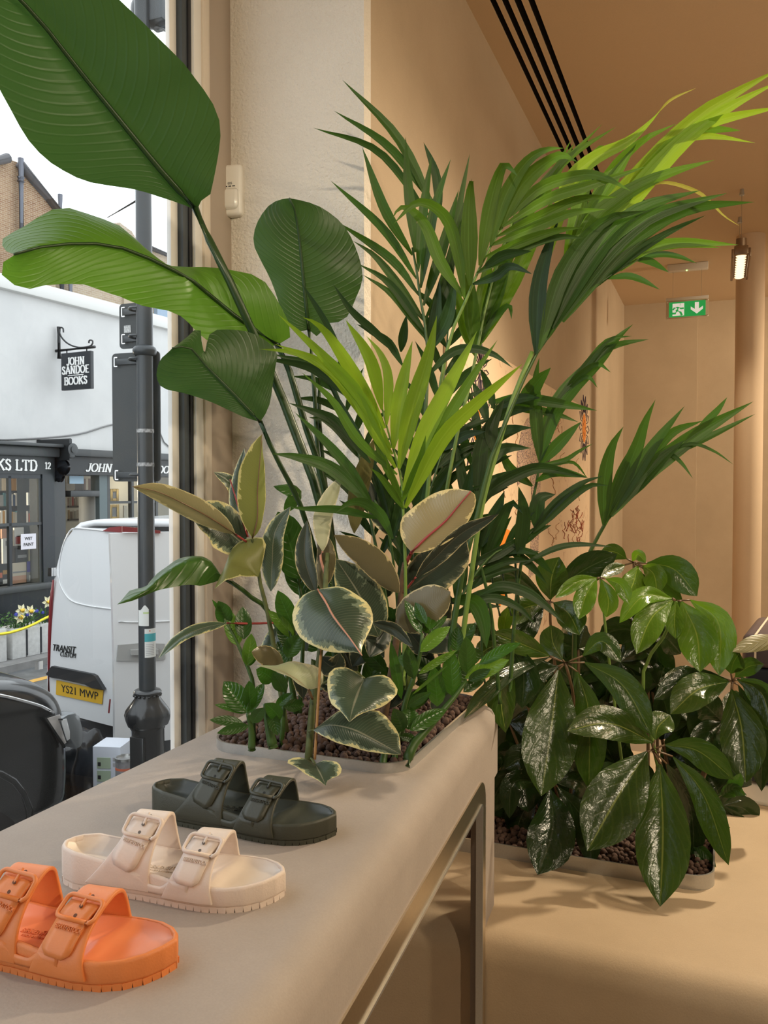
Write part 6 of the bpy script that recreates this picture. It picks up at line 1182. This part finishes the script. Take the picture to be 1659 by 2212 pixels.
strip('verge', (300, 525), (420, 575), -2.12, M_slate, hb_, .06); strip('soil_pipe', (152, 590), (153, 690), -2.1, M_pipe, hb_, .05); strip('soil_pipe', (133, 600), (136, 690), -2.1, M_black, hb_, .05); frect('dormer_window', 340, 655, 362, 690, -2.1, .1, mat('sky_glass', (.25, .34, .45), .1), hb_)
frect('red_brick_panel', 268, 640, 300, 668, -2.15, .1, M_br, hb_)
wr_ = tube('street_wire', [fp(232, 470, -1.0), px(318, 420, 5.1)], .008, M_iron, None, False, 5); tag(wr_, 'thin overhead wire running to the lamp post', 'wire')

# planters with daffodils and barrier tape on the far pavement
M_pl = mat('white_trough', (.55, .55, .54), .7, var=.1, vs=20); M_wl = mat('planter_leaf', (.05, .12, .03), .6); M_df = mat('daffodil_petal', (.80, .78, .55), .6); M_dc = mat('daffodil_cup', (.85, .55, .05), .6); M_tape = mat('yellow_tape', (.85, .72, .03), .45); M_blue = mat('blue_petal', (.05, .06, .35), .6)
TO = 1.05
def trough(ua, ub, vt, vb, label, flowers, seed):
    s0_, z1_ = fs(ua, vt, TO); s1_, z0_ = fs(ub, vb, TO); z0_ = ZS + .09; rt = empty('flower_trough', fw((s0_ + s1_) / 2, z0_, TO - .2), 0, label, 'planter', 'white flower troughs outside the bookshop')
    n = 3; w_ = (s1_ - s0_) / n
    for k in range(n): fbox('trough_panel', s0_ + k * w_ + .006, s0_ + (k + 1) * w_ - .006, z0_, z1_, TO - .4, TO, M_pl, rt, .01)
    for k in range(1, n): fbox('dark_joint', s0_ + k * w_ - .012, s0_ + k * w_ + .012, z0_ + .02, z1_ - .02, TO, TO + .005, M_black, rt)
    r2 = random.Random(seed); V, Fc = [], []
    for k in range(260):
        c = fw(r2.uniform(s0_, s1_), z1_ + r2.uniform(0, .16), TO - r2.uniform(.02, .38)); a, b = Vector((r2.uniform(-1, 1), r2.uniform(-1, 1), r2.uniform(-.4, 1))).normalized() * .05, Vector((r2.uniform(-1, 1), r2.uniform(-1, 1), 0)).normalized() * .02
        o = len(V); V += [c, c + a * .5 + b, c + a, c + a * .5 - b]; Fc.append((o, o + 1, o + 2, o + 3))
    mesh_obj('foliage', V, Fc, M_wl, rt, True)['kind'] = 'stuff'
    for k in range(7):
        c = fw(r2.uniform(s0_, s1_), z1_ + r2.uniform(.12, .2), TO - .08); bm = bmesh.new(); bmesh.ops.create_icosphere(bm, subdivisions=1, radius=.025, matrix=Matrix.Translation(c)); bm_obj('blue_flower', bm, M_blue, rt, True)
    for (u, v) in flowers:
        top_ = fp(u, v, TO - .1); s_, z_ = fs(u, v, TO - .1); dr = empty('daffodil', fw(s_, z1_, TO - .1), 0, None, None); o = dr
        bpy.data.objects.remove(dr); root_ = empty('daffodil', fw(s_ - .02, z1_, TO - .1), 0, 'white daffodil growing in the trough, flower %s' % DAF[(u, v)], 'flower', 'daffodils outside the bookshop')
        tube('flower_stem', catmull([fw(s_ - .03, z1_ - .02, TO - .1), fw(s_ - .02, (z1_ + z_) / 2, TO - .1), top_], 8), .008, M_wl, root_, True, 5)
        for q in range(6):
            an = q * math.pi / 3; dd_ = FD * math.cos(an) + Vector((0, 0, 1)) * math.sin(an); nn = FD * -math.sin(an) + Vector((0, 0, 1)) * math.cos(an); c = top_ + FN * .02
            mesh_obj('petal', [c, c + dd_ * .05 + nn * .025 + FN * .01, c + dd_ * .09, c + dd_ * .05 - nn * .025 + FN * .01], [(0, 1, 2, 3)], M_df, root_, True)
        tube('flower_cup', [top_ + FN * .02, top_ + FN * .06], [.018, .03], M_dc, root_, True, 8)
        for q in range(3): b0 = fw(s_ - .05 + q * .05, z1_ - .02, TO - .12); tube('blade', [b0, b0 + Vector((0, 0, (z_ - z1_) * .5)) + FD * .01 * (q - 1), b0 + Vector((0, 0, (z_ - z1_) * .9)) + FD * .03 * (q - 1)], [.012, .012, .002], M_wl, root_, True, 4)
    return rt
DAF = {(43, 1318): 'tallest on the left', (62, 1320): 'just right of the tallest', (40, 1333): 'lowest of the clump', (100, 1300): 'next to the van door'}
trough(26, 118, 1362, 1388, 'white flower trough with daffodils beside the van', [(43, 1318), (62, 1320), (40, 1333), (100, 1300)], 2); trough(-70, 16, 1372, 1397, 'white flower trough cut off by the left edge of the picture', [], 4)
tp_ = tube('barrier_tape', catmull([fp(*p, TO + .06) for p in ((-70, 1372), (0, 1370), (38, 1362), (70, 1350), (99, 1335), (140, 1318))], 16), .018, M_tape, None, False, 4); tag(tp_, 'yellow barrier tape strung along the flower troughs', 'tape')
# ------------------------------------------------------------------ lamp post and road signs
M_lp = mat('lamp_post_paint', (.030, .036, .041), .3, var=.1, vs=4); M_lpb = mat('glossy_black_iron', (.018, .020, .022), .2); DL = 5.0
bp = px(317, 1300, DL); lx, ly = bp.x, bp.y
zp = lambda v: px(317, v, DL).z
lp = empty('lamp_post', (lx, ly, ZS), 0, 'dark grey cast iron lamp post standing in front of the white van', 'lamp post'); r = 18 * DL / FPX
Lp = lambda name, prof, m, seg=28, fl=None: lathe(name, prof, m, lp, True, seg, (lx, ly, 0), fl)
Lp('shaft', [(r, zp(1495)), (r * .98, zp(770)), (r * .93, zp(430)), (r * .90, zp(100)), (r * .88, zp(-60))], M_lp)
Lp('collar', [(r * 1.05, zp(772)), (r * 1.35, zp(768)), (r * 1.42, zp(760)), (r * 1.3, zp(754)), (r * 1.05, zp(750))], M_lp)
k = DL / FPX
Lp('bell_base', [(41 * k, zp(1566)), (44 * k, zp(1558)), (47 * k, zp(1545)), (44 * k, zp(1535)), (35 * k, zp(1522)), (28 * k, zp(1510)), (25 * k, zp(1500)), (24 * k, zp(1496))], M_lpb, 48, lambda z: .07 if z < zp(1520) else 0)
Lp('ring', [(22 * k, zp(1502)), (29 * k, zp(1499)), (30 * k, zp(1495)), (27 * k, zp(1491)), (19 * k, zp(1489))], M_lpb)
for q in range(16):
    a = q * math.pi / 8; bm = bmesh.new(); bmesh.ops.create_icosphere(bm, subdivisions=1, radius=.009, matrix=Matrix.Translation((lx + 28 * k * math.cos(a), ly + 28 * k * math.sin(a), zp(1502)))); bm_obj('bead', bm, M_lpb, lp, True, True)
Lp('plinth', [(35 * k, ZS), (35 * k, zp(1576)), (37 * k, zp(1574)), (37 * k, zp(1568)), (33 * k, zp(1562))], M_lpb); box('access_door', lx - .05, lx + .05, ly - 35 * k - .012, ly - 35 * k + .02, ZS + .2, zp(1585), M_lpb, lp, True, .008)
for v in (930, 1002): Lp('torn_tape', [(r * 1.012, zp(v + 6)), (r * 1.02, zp(v + 4)), (r * 1.012, zp(v - 2))], mat('tape_residue', (.25, .25, .25), .7, var=.8, vs=60), 20)
top = px(325, 30, DL); bm = bmesh.new(); bmesh.ops.create_uvsphere(bm, u_segments=24, v_segments=14, radius=.10, matrix=Matrix.Translation(top + Vector((-.02, 0, .02)))); bm_obj('camera_dome', bm, M_lp, lp, True, True)
bx_ = box('junction_box', -.05, .09, -.07, .07, -.06, .13, M_lp, lp, True, .012, 2, Matrix.Translation(px(338, 35, DL - .05))); tube('bracket_arm', [px(325, 55, DL), px(365, 65, DL - .1), px(420, 105, DL - .3)], .022, M_lp, lp, True, 8); tube('bracket_arm', [px(325, 0, DL), px(300, 10, DL)], .05, M_lp, lp, True, 12)
RS = []
def sign_plate(ua, va, ub, vb, d, label, slots):
    a, b = px(ua, va, d), px(ub, vb, d); c = px((ua + ub) / 2, (va + vb) / 2, d); rz_ = math.radians(2)
    w_ = (ub - ua) * d / FPX / 2; h_ = (vb - va) * d / FPX / 2; rt = empty('road_sign', c, YAW + math.radians(-20), label, 'road sign', 'road signs seen from behind on the lamp post')
    w_ = w_ / math.cos(math.radians(20)); bm = bmesh.new(); P_ = rrect(-w_, w_, -h_, h_, .025, 4); va_ = [bm.verts.new((p[0], .004, p[1])) for p in P_]; vb_ = [bm.verts.new((p[0], -.004, p[1])) for p in P_]; n = len(P_)
    bm.faces.new(va_); bm.faces.new(vb_[::-1]); [bm.faces.new((va_[i], vb_[i], vb_[(i + 1) % n], va_[(i + 1) % n])) for i in range(n)]; bm_obj('plate', bm, mat('sign_back_grey', (.022, .027, .029), .45), rt)
    for z in slots:
        box('channel', -w_ + .04, w_ - .04, -.022, -.004, z * h_ - .018, z * h_ + .018, M_lp, rt, False, .003)
        for (x0, x1, z0_, z1_) in ((-w_ + .03, -w_ + .036, -.03, .03), (-w_ + .03, -w_ + .055, .024, .03), (-w_ + .03, -w_ + .055, -.03, -.024)): box('channel_end', x0, x1, -.0255, -.023, z * h_ + z0_, z * h_ + z1_, M_chrome, rt)
        tube('post_clamp', [(.0 + (317 - (ua + ub) / 2) * d / FPX + r * 1.08 * math.cos(t_ * math.pi / 8), -.06 + r * 1.08 * math.sin(t_ * math.pi / 8), z * h_) for t_ in range(17)], .008, M_lp, rt, False, 5)
    return rt, w_, h_
s1_r, w1, h1 = sign_plate(255, 655, 322, 752, DL - .01 + .075, 'small grey road sign plate seen from behind, upper on the lamp post', (.6, -.6)); box('sticker', -w1 + .035, -w1 + .085, -.0065, -.0045, -h1 * .3, h1 * .02, mat('sticker_paper', (.45, .45, .44), .6, var=.5, vs=120), s1_r)
sign_plate(237, 762, 352, 1040, DL + .07, 'tall grey road sign plate seen from behind, lower on the lamp post', (.86, -.9))
def post_paper(name, ua, ub, va, vb, label, bands, cat='leaflet'):
    rt = empty(name, px(317, vb, DL), 0, label, cat)
    def arc(nm, z0_, z1_, u0, u1, m, rr, jag=0):
        V, Fc = [], []; a0, a1 = [math.asin(max(-.98, min(.98, (u - 317) / 18.3))) for u in (u0, u1)]; base = math.atan2(-ly, -lx) + math.pi / 2
        for i in range(9):
            a = a0 + (a1 - a0) * i / 8; ang = base + a - math.pi / 2; c, s = math.cos(ang), math.sin(ang); j = (jag * (1 - abs(i - 5.5) / 3.0) if abs(i - 5.5) < 3 else 0)
            V += [(lx + rr * c, ly + rr * s, z0_), (lx + rr * c, ly + rr * s, z1_ + max(j, 0))]
        for i in range(8): Fc.append((2 * i, 2 * i + 2, 2 * i + 3, 2 * i + 1))
        mesh_obj(nm, V, Fc, m, rt, True, True)
    for (nm, f0, f1, g0, g1, m, rr, jag) in bands: arc(nm, zp(vb) + (zp(va) - zp(vb)) * f0, zp(vb) + (zp(va) - zp(vb)) * f1, ua + (ub - ua) * g0, ua + (ub - ua) * g1, m, r * rr, jag)
M_pap = mat('white_paper', (.72, .73, .70), .7); M_lime = mat('lime_print', (.5, .62, .3), .7); M_teal = mat('teal_print', (.05, .36, .40), .6); M_gry = mat('grey_text_print', (.42, .42, .44), .7)
post_paper('torn_leaflet', 300, 321, 1316, 1350, 'torn white leaflet wrapped on the lamp post', [('paper', 0, 1, 0, 1, M_pap, 1.02, .035), ('print', .78, .9, .45, 1, M_lime, 1.03, 0)])
post_paper('notice_leaflet', 312, 335, 1356, 1418, 'white and teal notice wrapped on the lamp post below the torn leaflet', [('paper', 0, 1, 0, 1, M_pap, 1.02, 0), ('print', .55, .83, 0, 1, M_teal, 1.03, 0), ('print', .90, .95, .42, .52, M_oc, 1.03, 0)] + [('text_line', .08 + q * .06, .10 + q * .06, .1, .85, M_gry, 1.03, 0) for q in range(7)])

# ------------------------------------------------------------------ white van with its rear doors ajar
RFw = lambda Rr, Ff: Vector((_R.x * Rr - math.sin(YAW) * Ff, _R.y * Rr + math.cos(YAW) * Ff, 0))
M_van = mat('white_van_paint', (.74, .75, .76), .22, coat=.6); M_vpl = mat('black_van_plastic', (.018, .020, .023), .5); M_rl = mat('red_lamp_plastic', (.20, .02, .025), .3); M_plate = mat('yellow_number_plate', (.72, .42, .02), .4); M_tyre = mat('tyre_rubber', (.015, .015, .016), .8); M_cg = mat('dark_car_glass', (.015, .018, .022), .05)
Av = RFw(-2.71, 6.66); ev = RFw(.9627, -.2708); fv = Vector((-ev.y, ev.x, 0)); VW, VL = 1.82, 4.9
van = empty('van', (Av.x, Av.y, ZS), math.atan2(ev.y, ev.x), 'white delivery van with rear doors ajar parked behind the lamp post', 'van')
HT = 2.0
def inset(z): f = max(0, (z - .55) / (HT - .55)); return .02 + .05 * f + .13 * max(0, (f - .45) / .55) ** 2
def lean(z): return .10 * max(0, (z - .4) / 1.6) ** 1.3
def vsec(y, top, hw=1.0, drop=0):
    P_ = []
    zs = [.35, .55, .8, 1.1, 1.4, 1.65, 1.82, 1.92]
    for z in zs: zz = .35 + (z - .35) * (top - .35) / 1.65; P_.append((inset(z), y + lean(z) * (1 if y < .5 else 0), zz))
    P_ += [(inset(1.92) + .07, y + lean(1.97) * (y < .5), top - .025), (inset(1.92) + .2, y + lean(2.0) * (y < .5), top)]
    return P_ + [(VW - x, yy, z) for x, yy, z in P_[::-1]]
SECS = [vsec(0.02, HT), vsec(.5, HT), vsec(3.2, HT), vsec(3.75, 1.55), vsec(4.5, 1.15), vsec(4.88, .85)]
V, Fc = [], []
for s in SECS: V += s
n = len(SECS[0])
for i in range(len(SECS) - 1):
    for q in range(n - 1): Fc.append((i * n + q, i * n + q + 1, (i + 1) * n + q + 1, (i + 1) * n + q))
    Fc.append((i * n + n - 1, i * n, (i + 1) * n, (i + 1) * n + n - 1))
Fc.append(tuple((len(SECS) - 1) * n + q for q in range(n)))
vb = auto_smooth(mesh_obj('body', V, Fc, M_van, van), 30); md = vb.modifiers.new('thick', 'SOLIDIFY'); md.thickness = .05; md.offset = -1
box('load_bulkhead', .1, VW - .1, 1.6, 1.65, .5, 1.8, M_vpl, van); box('load_floor', .08, VW - .08, .05, 3.0, .46, .50, M_vpl, van)
for x in (.02, VW - .26):
    for y in (.95, 4.1): o = lathe('wheel', [(.20, 0), (.33, .02), (.345, .06), (.345, .18), (.33, .22), (.20, .24)], M_tyre, van, False, 24); o.data.transform(Matrix.Translation((x, y, .345)) @ Matrix.Rotation(math.pi / 2, 4, 'Y'))
mesh_obj('windscreen', [(.2, 3.27, 1.93), (VW - .2, 3.27, 1.93), (VW - .15, 3.76, 1.52), (.15, 3.76, 1.52)], [(0, 1, 2, 3)], M_cg, van)
box('rear_bumper', -.02, VW + .02, -.14, .12, .26, .47, M_vpl, van, False, .03, 3); box('bumper_step', .05, VW - .05, -.13, .06, .47, .485, mat('grey_tread_rubber', (.09, .09, .09), .8), van, False, .004)
for q in range(28): box('step_rib', .08 + q * .06, .11 + q * .06, -.125, .03, .485, .490, M_vpl, van)
box('under_guard', .1, VW - .1, -.02, .1, .14, .26, mat('dusty_grey', (.16, .15, .13), .9), van, False, .02)
lathe('roof_pod', [(.10, 0), (.10, .05), (.07, .09), (.0, .10)], M_vpl, van, False, 16, (1.25, 1.5, HT))
# doors: flat panels with shaped outlines, hinged at the outer corners
dl_dir = RFw(.821, -.571); dr_dir = RFw(-.870, -.492)         # from hinge to free edge, world
def door(hinge, ddir, width, outer, name):
    dn = Vector((-ddir.y, ddir.x, 0)); dn = dn if dn.dot(CAM - hinge) > 0 else -dn; R_ = empty(name, hinge, 0) ; bpy.data.objects.remove(R_)
    V, Fc, nz, nx = [], [], 14, 10
    for side in (0.0, -.06):
        for i in range(nz + 1):
            z = .47 + (HT - .06 - .47) * i / nz; xi = inset(z + .0) - .02
            if z > HT - .25: xi += .10 * ((z - HT + .25) / .19) ** 2
            for q in range(nx + 1):
                x = xi + (width - xi) * q / nx; bow = .03 * math.sin(math.pi * (z - .47) / (HT - .5)); V.append(hinge + ddir * x + dn * (side + bow - lean(z) * 1.0) + Vector((0, 0, ZS + z)))
    m_ = (nz + 1) * (nx + 1); w_ = nx + 1
    for i in range(nz):
        for q in range(nx): a = i * w_ + q; Fc += [(a, a + 1, a + w_ + 1, a + w_), (m_ + a, m_ + a + w_, m_ + a + w_ + 1, m_ + a + 1)]
    for i in range(nz): a, b = i * w_, i * w_ + nx; Fc += [(a, a + w_, m_ + a + w_, m_ + a), (b + w_, b, m_ + b, m_ + b + w_)]
    for q in range(nx): a, b = q, nz * w_ + q; Fc += [(a + 1, a, m_ + a, m_ + a + 1), (b, b + 1, m_ + b + 1, m_ + b)]
    o = mesh_obj(name, V, Fc, M_van, van, True); auto_smooth(o, 40)
    def P(u, v, off=.004):
        """pixel -> point just outside the door skin"""
        p = pplane(u, v, hinge, dn)
        for _ in range(4):
            z = p.z - ZS; bow = .03 * math.sin(math.pi * min(max((z - .47) / (HT - .5), 0), 1)); p = pplane(u, v, hinge + dn * (bow - lean(z) + off), dn)
        return p
    return o, P, dn
hl = Vector((Av.x, Av.y, 0)); hr_ = hl + ev * VW
dl_o, DLp, dnl = door(hl, dl_dir, .90, 0, 'rear_door'); dr_o, DRp, dnr = door(hr_, dr_dir, 1.02, 1, 'rear_door')
M_crease = mat('white_van_paint', (.74, .75, .76))
tube('panel_crease', catmull([DLp(*p) for p in ((228, 1147), (190, 1143), (157, 1142), (145, 1158), (135, 1181), (128, 1215), (127, 1235), (129, 1258), (140, 1282), (157, 1299), (193, 1309), (245, 1316))], 40), .006, M_crease, dl_o, True, 6)
tube('panel_crease', catmull([DRp(*p) for p in ((256, 1343), (300, 1344), (380, 1341))], 10), .006, M_crease, dr_o, True, 6)
def dprism(name, P, pts, th, m, dn, par, off=.002): return prism(name, [P(u, v, off) for u, v in pts], dn * th, m, par, True)
dprism('handle_trim', DLp, [(118, 1438), (106, 1455), (116, 1462), (135, 1465), (190, 1477), (205, 1485), (230, 1488), (212, 1459), (205, 1455)], .03, M_vpl, dnl, dl_o)
npl = dprism('number_plate', DLp, [(123, 1469), (224, 1491), (221, 1521), (122, 1500)], .006, M_plate, dnl, dl_o, .004)
ca, cb_ = DLp(122.5, 1484, .012), DLp(222.5, 1506, .012); wpl = (cb_ - ca).length; upv = DLp(173, 1480) - DLp(173, 1511)
text('plate_characters', 'YS21 MWP', .085, basis((ca + cb_) / 2 - upv.normalized() * .004, cb_ - ca, upv), mat('plate_black', (.01, .01, .01), .5), npl, .0008, width=wpl * .80)
exd = DLp(162, 1402) - DLp(113, 1396); upd = DLp(140, 1380) - DLp(140, 1420); M_badge = mat('chrome_badge', (.10, .10, .10), .2, .8)
text('badge', 'TRANSIT', .075, basis(DLp(137, 1402, .006), exd, upd), M_badge, dl_o, .002, .25, width=exd.length * 1.0); text('badge', 'CUSTOM', .055, basis(DLp(146, 1415, .006), exd, upd), M_badge, dl_o, .002, .25, width=exd.length * .68)
dprism('stop_lamp', DLp, [(226, 1147), (241, 1139), (264, 1137), (264, 1150)], .02, M_rl, dnl, dl_o); dprism('stop_lamp', DRp, [(263, 1137), (300, 1140), (345, 1146), (345, 1152), (300, 1150), (263, 1149)], .02, M_rl, dnr, dr_o)
dprism('handle_plate', DRp, [(254, 1393), (300, 1389), (355, 1390), (355, 1424), (300, 1428), (251, 1427)], .012, mat('grey_van_trim', (.36, .36, .35), .4), dnr, dr_o); dprism('handle', DRp, [(281, 1403), (340, 1401), (340, 1412), (281, 1414)], .03, mat('grey_van_trim', (.36, .36, .35), .4), dnr, dr_o, .014)
for (u, v) in ((117, 1235), (89, 1436)): dprism('hinge', DLp, [(u - 4, v - 9), (u + 4, v - 9), (u + 4, v + 9), (u - 4, v + 9)], .04, M_chrome, dnl, dl_o)
tl_ = [(-.01, -.03, z) for z in (.55, .8, 1.1, 1.35, 1.5)]; tube('tail_lamp', [(inset(z) + .004, -.01, z) for z in (.62, .85, 1.1, 1.35, 1.52)], [.012, .016, .017, .015, .008], M_rl, van, False, 8)
box('tail_trim', -.03, .03, -.06, .02, .40, .62, M_vpl, van, False, .01)
dprism('reflector', DRp, [(236, 1510), (239, 1510), (236, 1540), (233, 1540)], .01, M_rl, dnr, dr_o)

# ------------------------------------------------------------------ black car
M_blk = mat('black_car_paint', (.012, .014, .015), .18, coat=.4); M_hl = mat('headlamp_lens', (.62, .64, .66), .08, spec=.8); M_hl2 = mat('headlamp_reflector', (.75, .72, .70), .2, .6)
XC, YN = -4.46, pxx(168, 1600, -3.5).y
car = empty('black_car', (XC, YN, ZS), 0, 'black car parked nose first at the lower left outside the window', 'car')
prof = [(0, .80, .34, .66, .76), (.03, .90, .30, .90, .97), (.10, .95, .28, 1.05, 1.13), (.22, .965, .27, 1.13, 1.22), (.45, .97, .27, 1.20, 1.30), (.8, .97, .27, 1.24, 1.35), (1.3, .97, .27, 1.26, 1.38), (2.4, .97, .28, 1.26, 1.36), (4.0, .96, .28, 1.2, 1.26), (4.5, .90, .32, 1.0, 1.05), (4.7, .75, .4, .9, .95)]
V, Fc = [], []
for (s, hw, zb0, sh, tp) in prof:
    P_ = [(hw * .97, zb0), (hw, zb0 + .18), (hw + .01, (zb0 + sh) / 2), (hw, sh - .10), (hw - .025, sh - .02), (hw - .10, sh + (tp - sh) * .35), (hw * .55, sh + (tp - sh) * .85), (0, tp)]
    full = [(x, -s, z) for x, z in P_] + [(-x, -s, z) for x, z in P_[-2::-1]]; V += full
n = len(full)
for i in range(len(prof) - 1):
    for q in range(n - 1): Fc.append((i * n + q, i * n + q + 1, (i + 1) * n + q + 1, (i + 1) * n + q))
    Fc.append((i * n + n - 1, i * n, (i + 1) * n, (i + 1) * n + n - 1))
Fc.append(tuple(range(n))); Fc.append(tuple((len(prof) - 1) * n + q for q in range(n - 1, -1, -1)))
cbod = mesh_obj('body', V, Fc, M_blk, car, False, True); md = cbod.modifiers.new('sub', 'SUBSURF'); md.levels = 2; md.render_levels = 2
V, Fc = [], []
for (s, hw, z0_, z1_) in ((1.35, .80, 1.28, 1.33), (2.15, .70, 1.26, 1.78), (3.6, .68, 1.26, 1.78), (4.4, .74, 1.05, 1.12)): V += [(hw + .12, -s, z0_), (hw, -s, z1_), (-hw, -s, z1_), (-hw - .12, -s, z0_)]
for i in range(3):
    for q in range(4): q2 = (q + 1) % 4; Fc.append((i * 4 + q, i * 4 + q2, i * 4 + 4 + q2, i * 4 + 4 + q))
mesh_obj('cabin', V, Fc, M_cg, car); 
for sx in (1, -1):
    for s in (.80, 3.7):
        o = lathe('wheel', [(.2, 0), (.33, .02), (.36, .06), (.36, .18), (.33, .23), (.2, .25)], M_tyre, car, False, 28); o.data.transform(Matrix.Translation((sx * .86 - .125, -s, .36)) @ Matrix.Rotation(math.pi / 2, 4, 'Y'))
        tube('wheel_arch', [(sx * .965, -s + .43 * math.cos(a * math.pi / 12), .38 + .43 * math.sin(a * math.pi / 12)) for a in range(13)], .022, M_blk, car, False, 8)
XH = XC + .972
def cpx(u, v, off=0): return pxx(u, v, XH + off)
hd = [(96, 1551), (118, 1541), (134, 1535), (144, 1543), (151, 1570), (153, 1597), (146, 1610), (138, 1613), (118, 1584)]
prism('headlamp_housing', [cpx(*p, -.10) for p in hd], (.098, 0, 0), mat('headlamp_smoke', (.20, .22, .235), .12, spec=.7), car, True, .008)
prism('headlamp_reflector', [cpx(*p, 0) for p in ((98, 1552), (128, 1543), (133, 1556), (126, 1558), (142, 1604), (137, 1608))], (.006, 0, 0), M_hl2, car, True, .001)
prism('headlamp_bulb', [cpx(*p, 0) for p in ((130, 1556), (142, 1552), (149, 1580), (149, 1596), (143, 1600))], (.008, 0, 0), M_hl, car, True, .002)
prism('headlamp_bar', [cpx(*p, .007) for p in ((124, 1552), (134, 1552), (134, 1556), (124, 1556))], (.006, 0, 0), M_chrome, car, True)
prism('headlamp_edge', [cpx(*p, .0) for p in ((92, 1549), (97, 1549), (139, 1612), (136, 1616))], (.012, 0, 0), M_blk, car, True)
tube('bonnet_crease', catmull([cpx(*p, -.01) for p in ((-90, 1488), (0, 1502), (50, 1514), (90, 1526), (115, 1540))], 14), .010, M_chrome, car, True, 6)

# ------------------------------------------------------------------ decorator's things on the road
M_bagb = mat('black_bin_liner', (.012, .013, .015), .25)
bm = bmesh.new(); bmesh.ops.create_icosphere(bm, subdivisions=4, radius=1)
for v in bm.verts: v.co *= 1 + .28 * mnoise.noise(v.co * 2.2) + .12 * abs(mnoise.noise(v.co * 6)); 
bag = bm_obj('bin_bag', bm, M_bagb, None, False, True); pb_ = px(166, 1660, 5.6); bag.location = (pb_.x, pb_.y, ZS + .30); bag.scale = (.22, .22, .33); tag(bag, 'crumpled black bin bag between the black car and the van', 'bag')
pbx = px(212, 1690, 5.35); cart = empty('paint_box', (pbx.x, pbx.y, ZS), YAW + math.radians(-6), 'white printed carton with green label panels beneath the van door', 'box')
zt_ = px(212, 1612, 5.35).z - ZS; wx = .15
box('carton', -.035, wx, 0, .2, 0, zt_, mat('white_carton', (.62, .66, .74), .6), cart, False, .004)
for q in range(5): z1_ = zt_ - .07 - q * .085; box('green_label', -.005, .085, -.003, 0, z1_ - .07, z1_, mat('pale_green_label', (.40, .50, .36), .6), cart); box('label_print', .0, .02, -.0045, -.003, z1_ - .055, z1_ - .03, M_vpl, cart)
for q in range(2): o = box('hazard_mark', .1, .125, -.003, -.001, zt_ - .09 - q * .035, zt_ - .068 - q * .035, M_gry, cart)
pt = px(271, 1690, 5.3); tin = empty('paint_tin', (pt.x, pt.y, ZS), 0, 'round metal paint tin standing beside the white carton', 'tin'); zt2 = px(271, 1634, 5.3).z - ZS; rt_ = 18 * 5.3 / FPX
lathe('tin_body', [(rt_ * 1.15, 0), (rt_ * 1.15, zt2 - .02), (rt_ * 1.2, zt2 - .015)], mat('tin_label', (.45, .44, .46), .35, .3, var=.35, vs=14), tin, False, 24); lathe('tin_lid', [(rt_ * 1.22, zt2 - .016), (rt_ * 1.22, zt2), (rt_ * 1.05, zt2), (rt_ * 1.0, zt2 - .012)], M_steel, tin, False, 24); lathe('tin_stripe', [(rt_ * 1.165, zt2 - .075), (rt_ * 1.165, zt2 - .06)], M_oc, tin, False, 24)
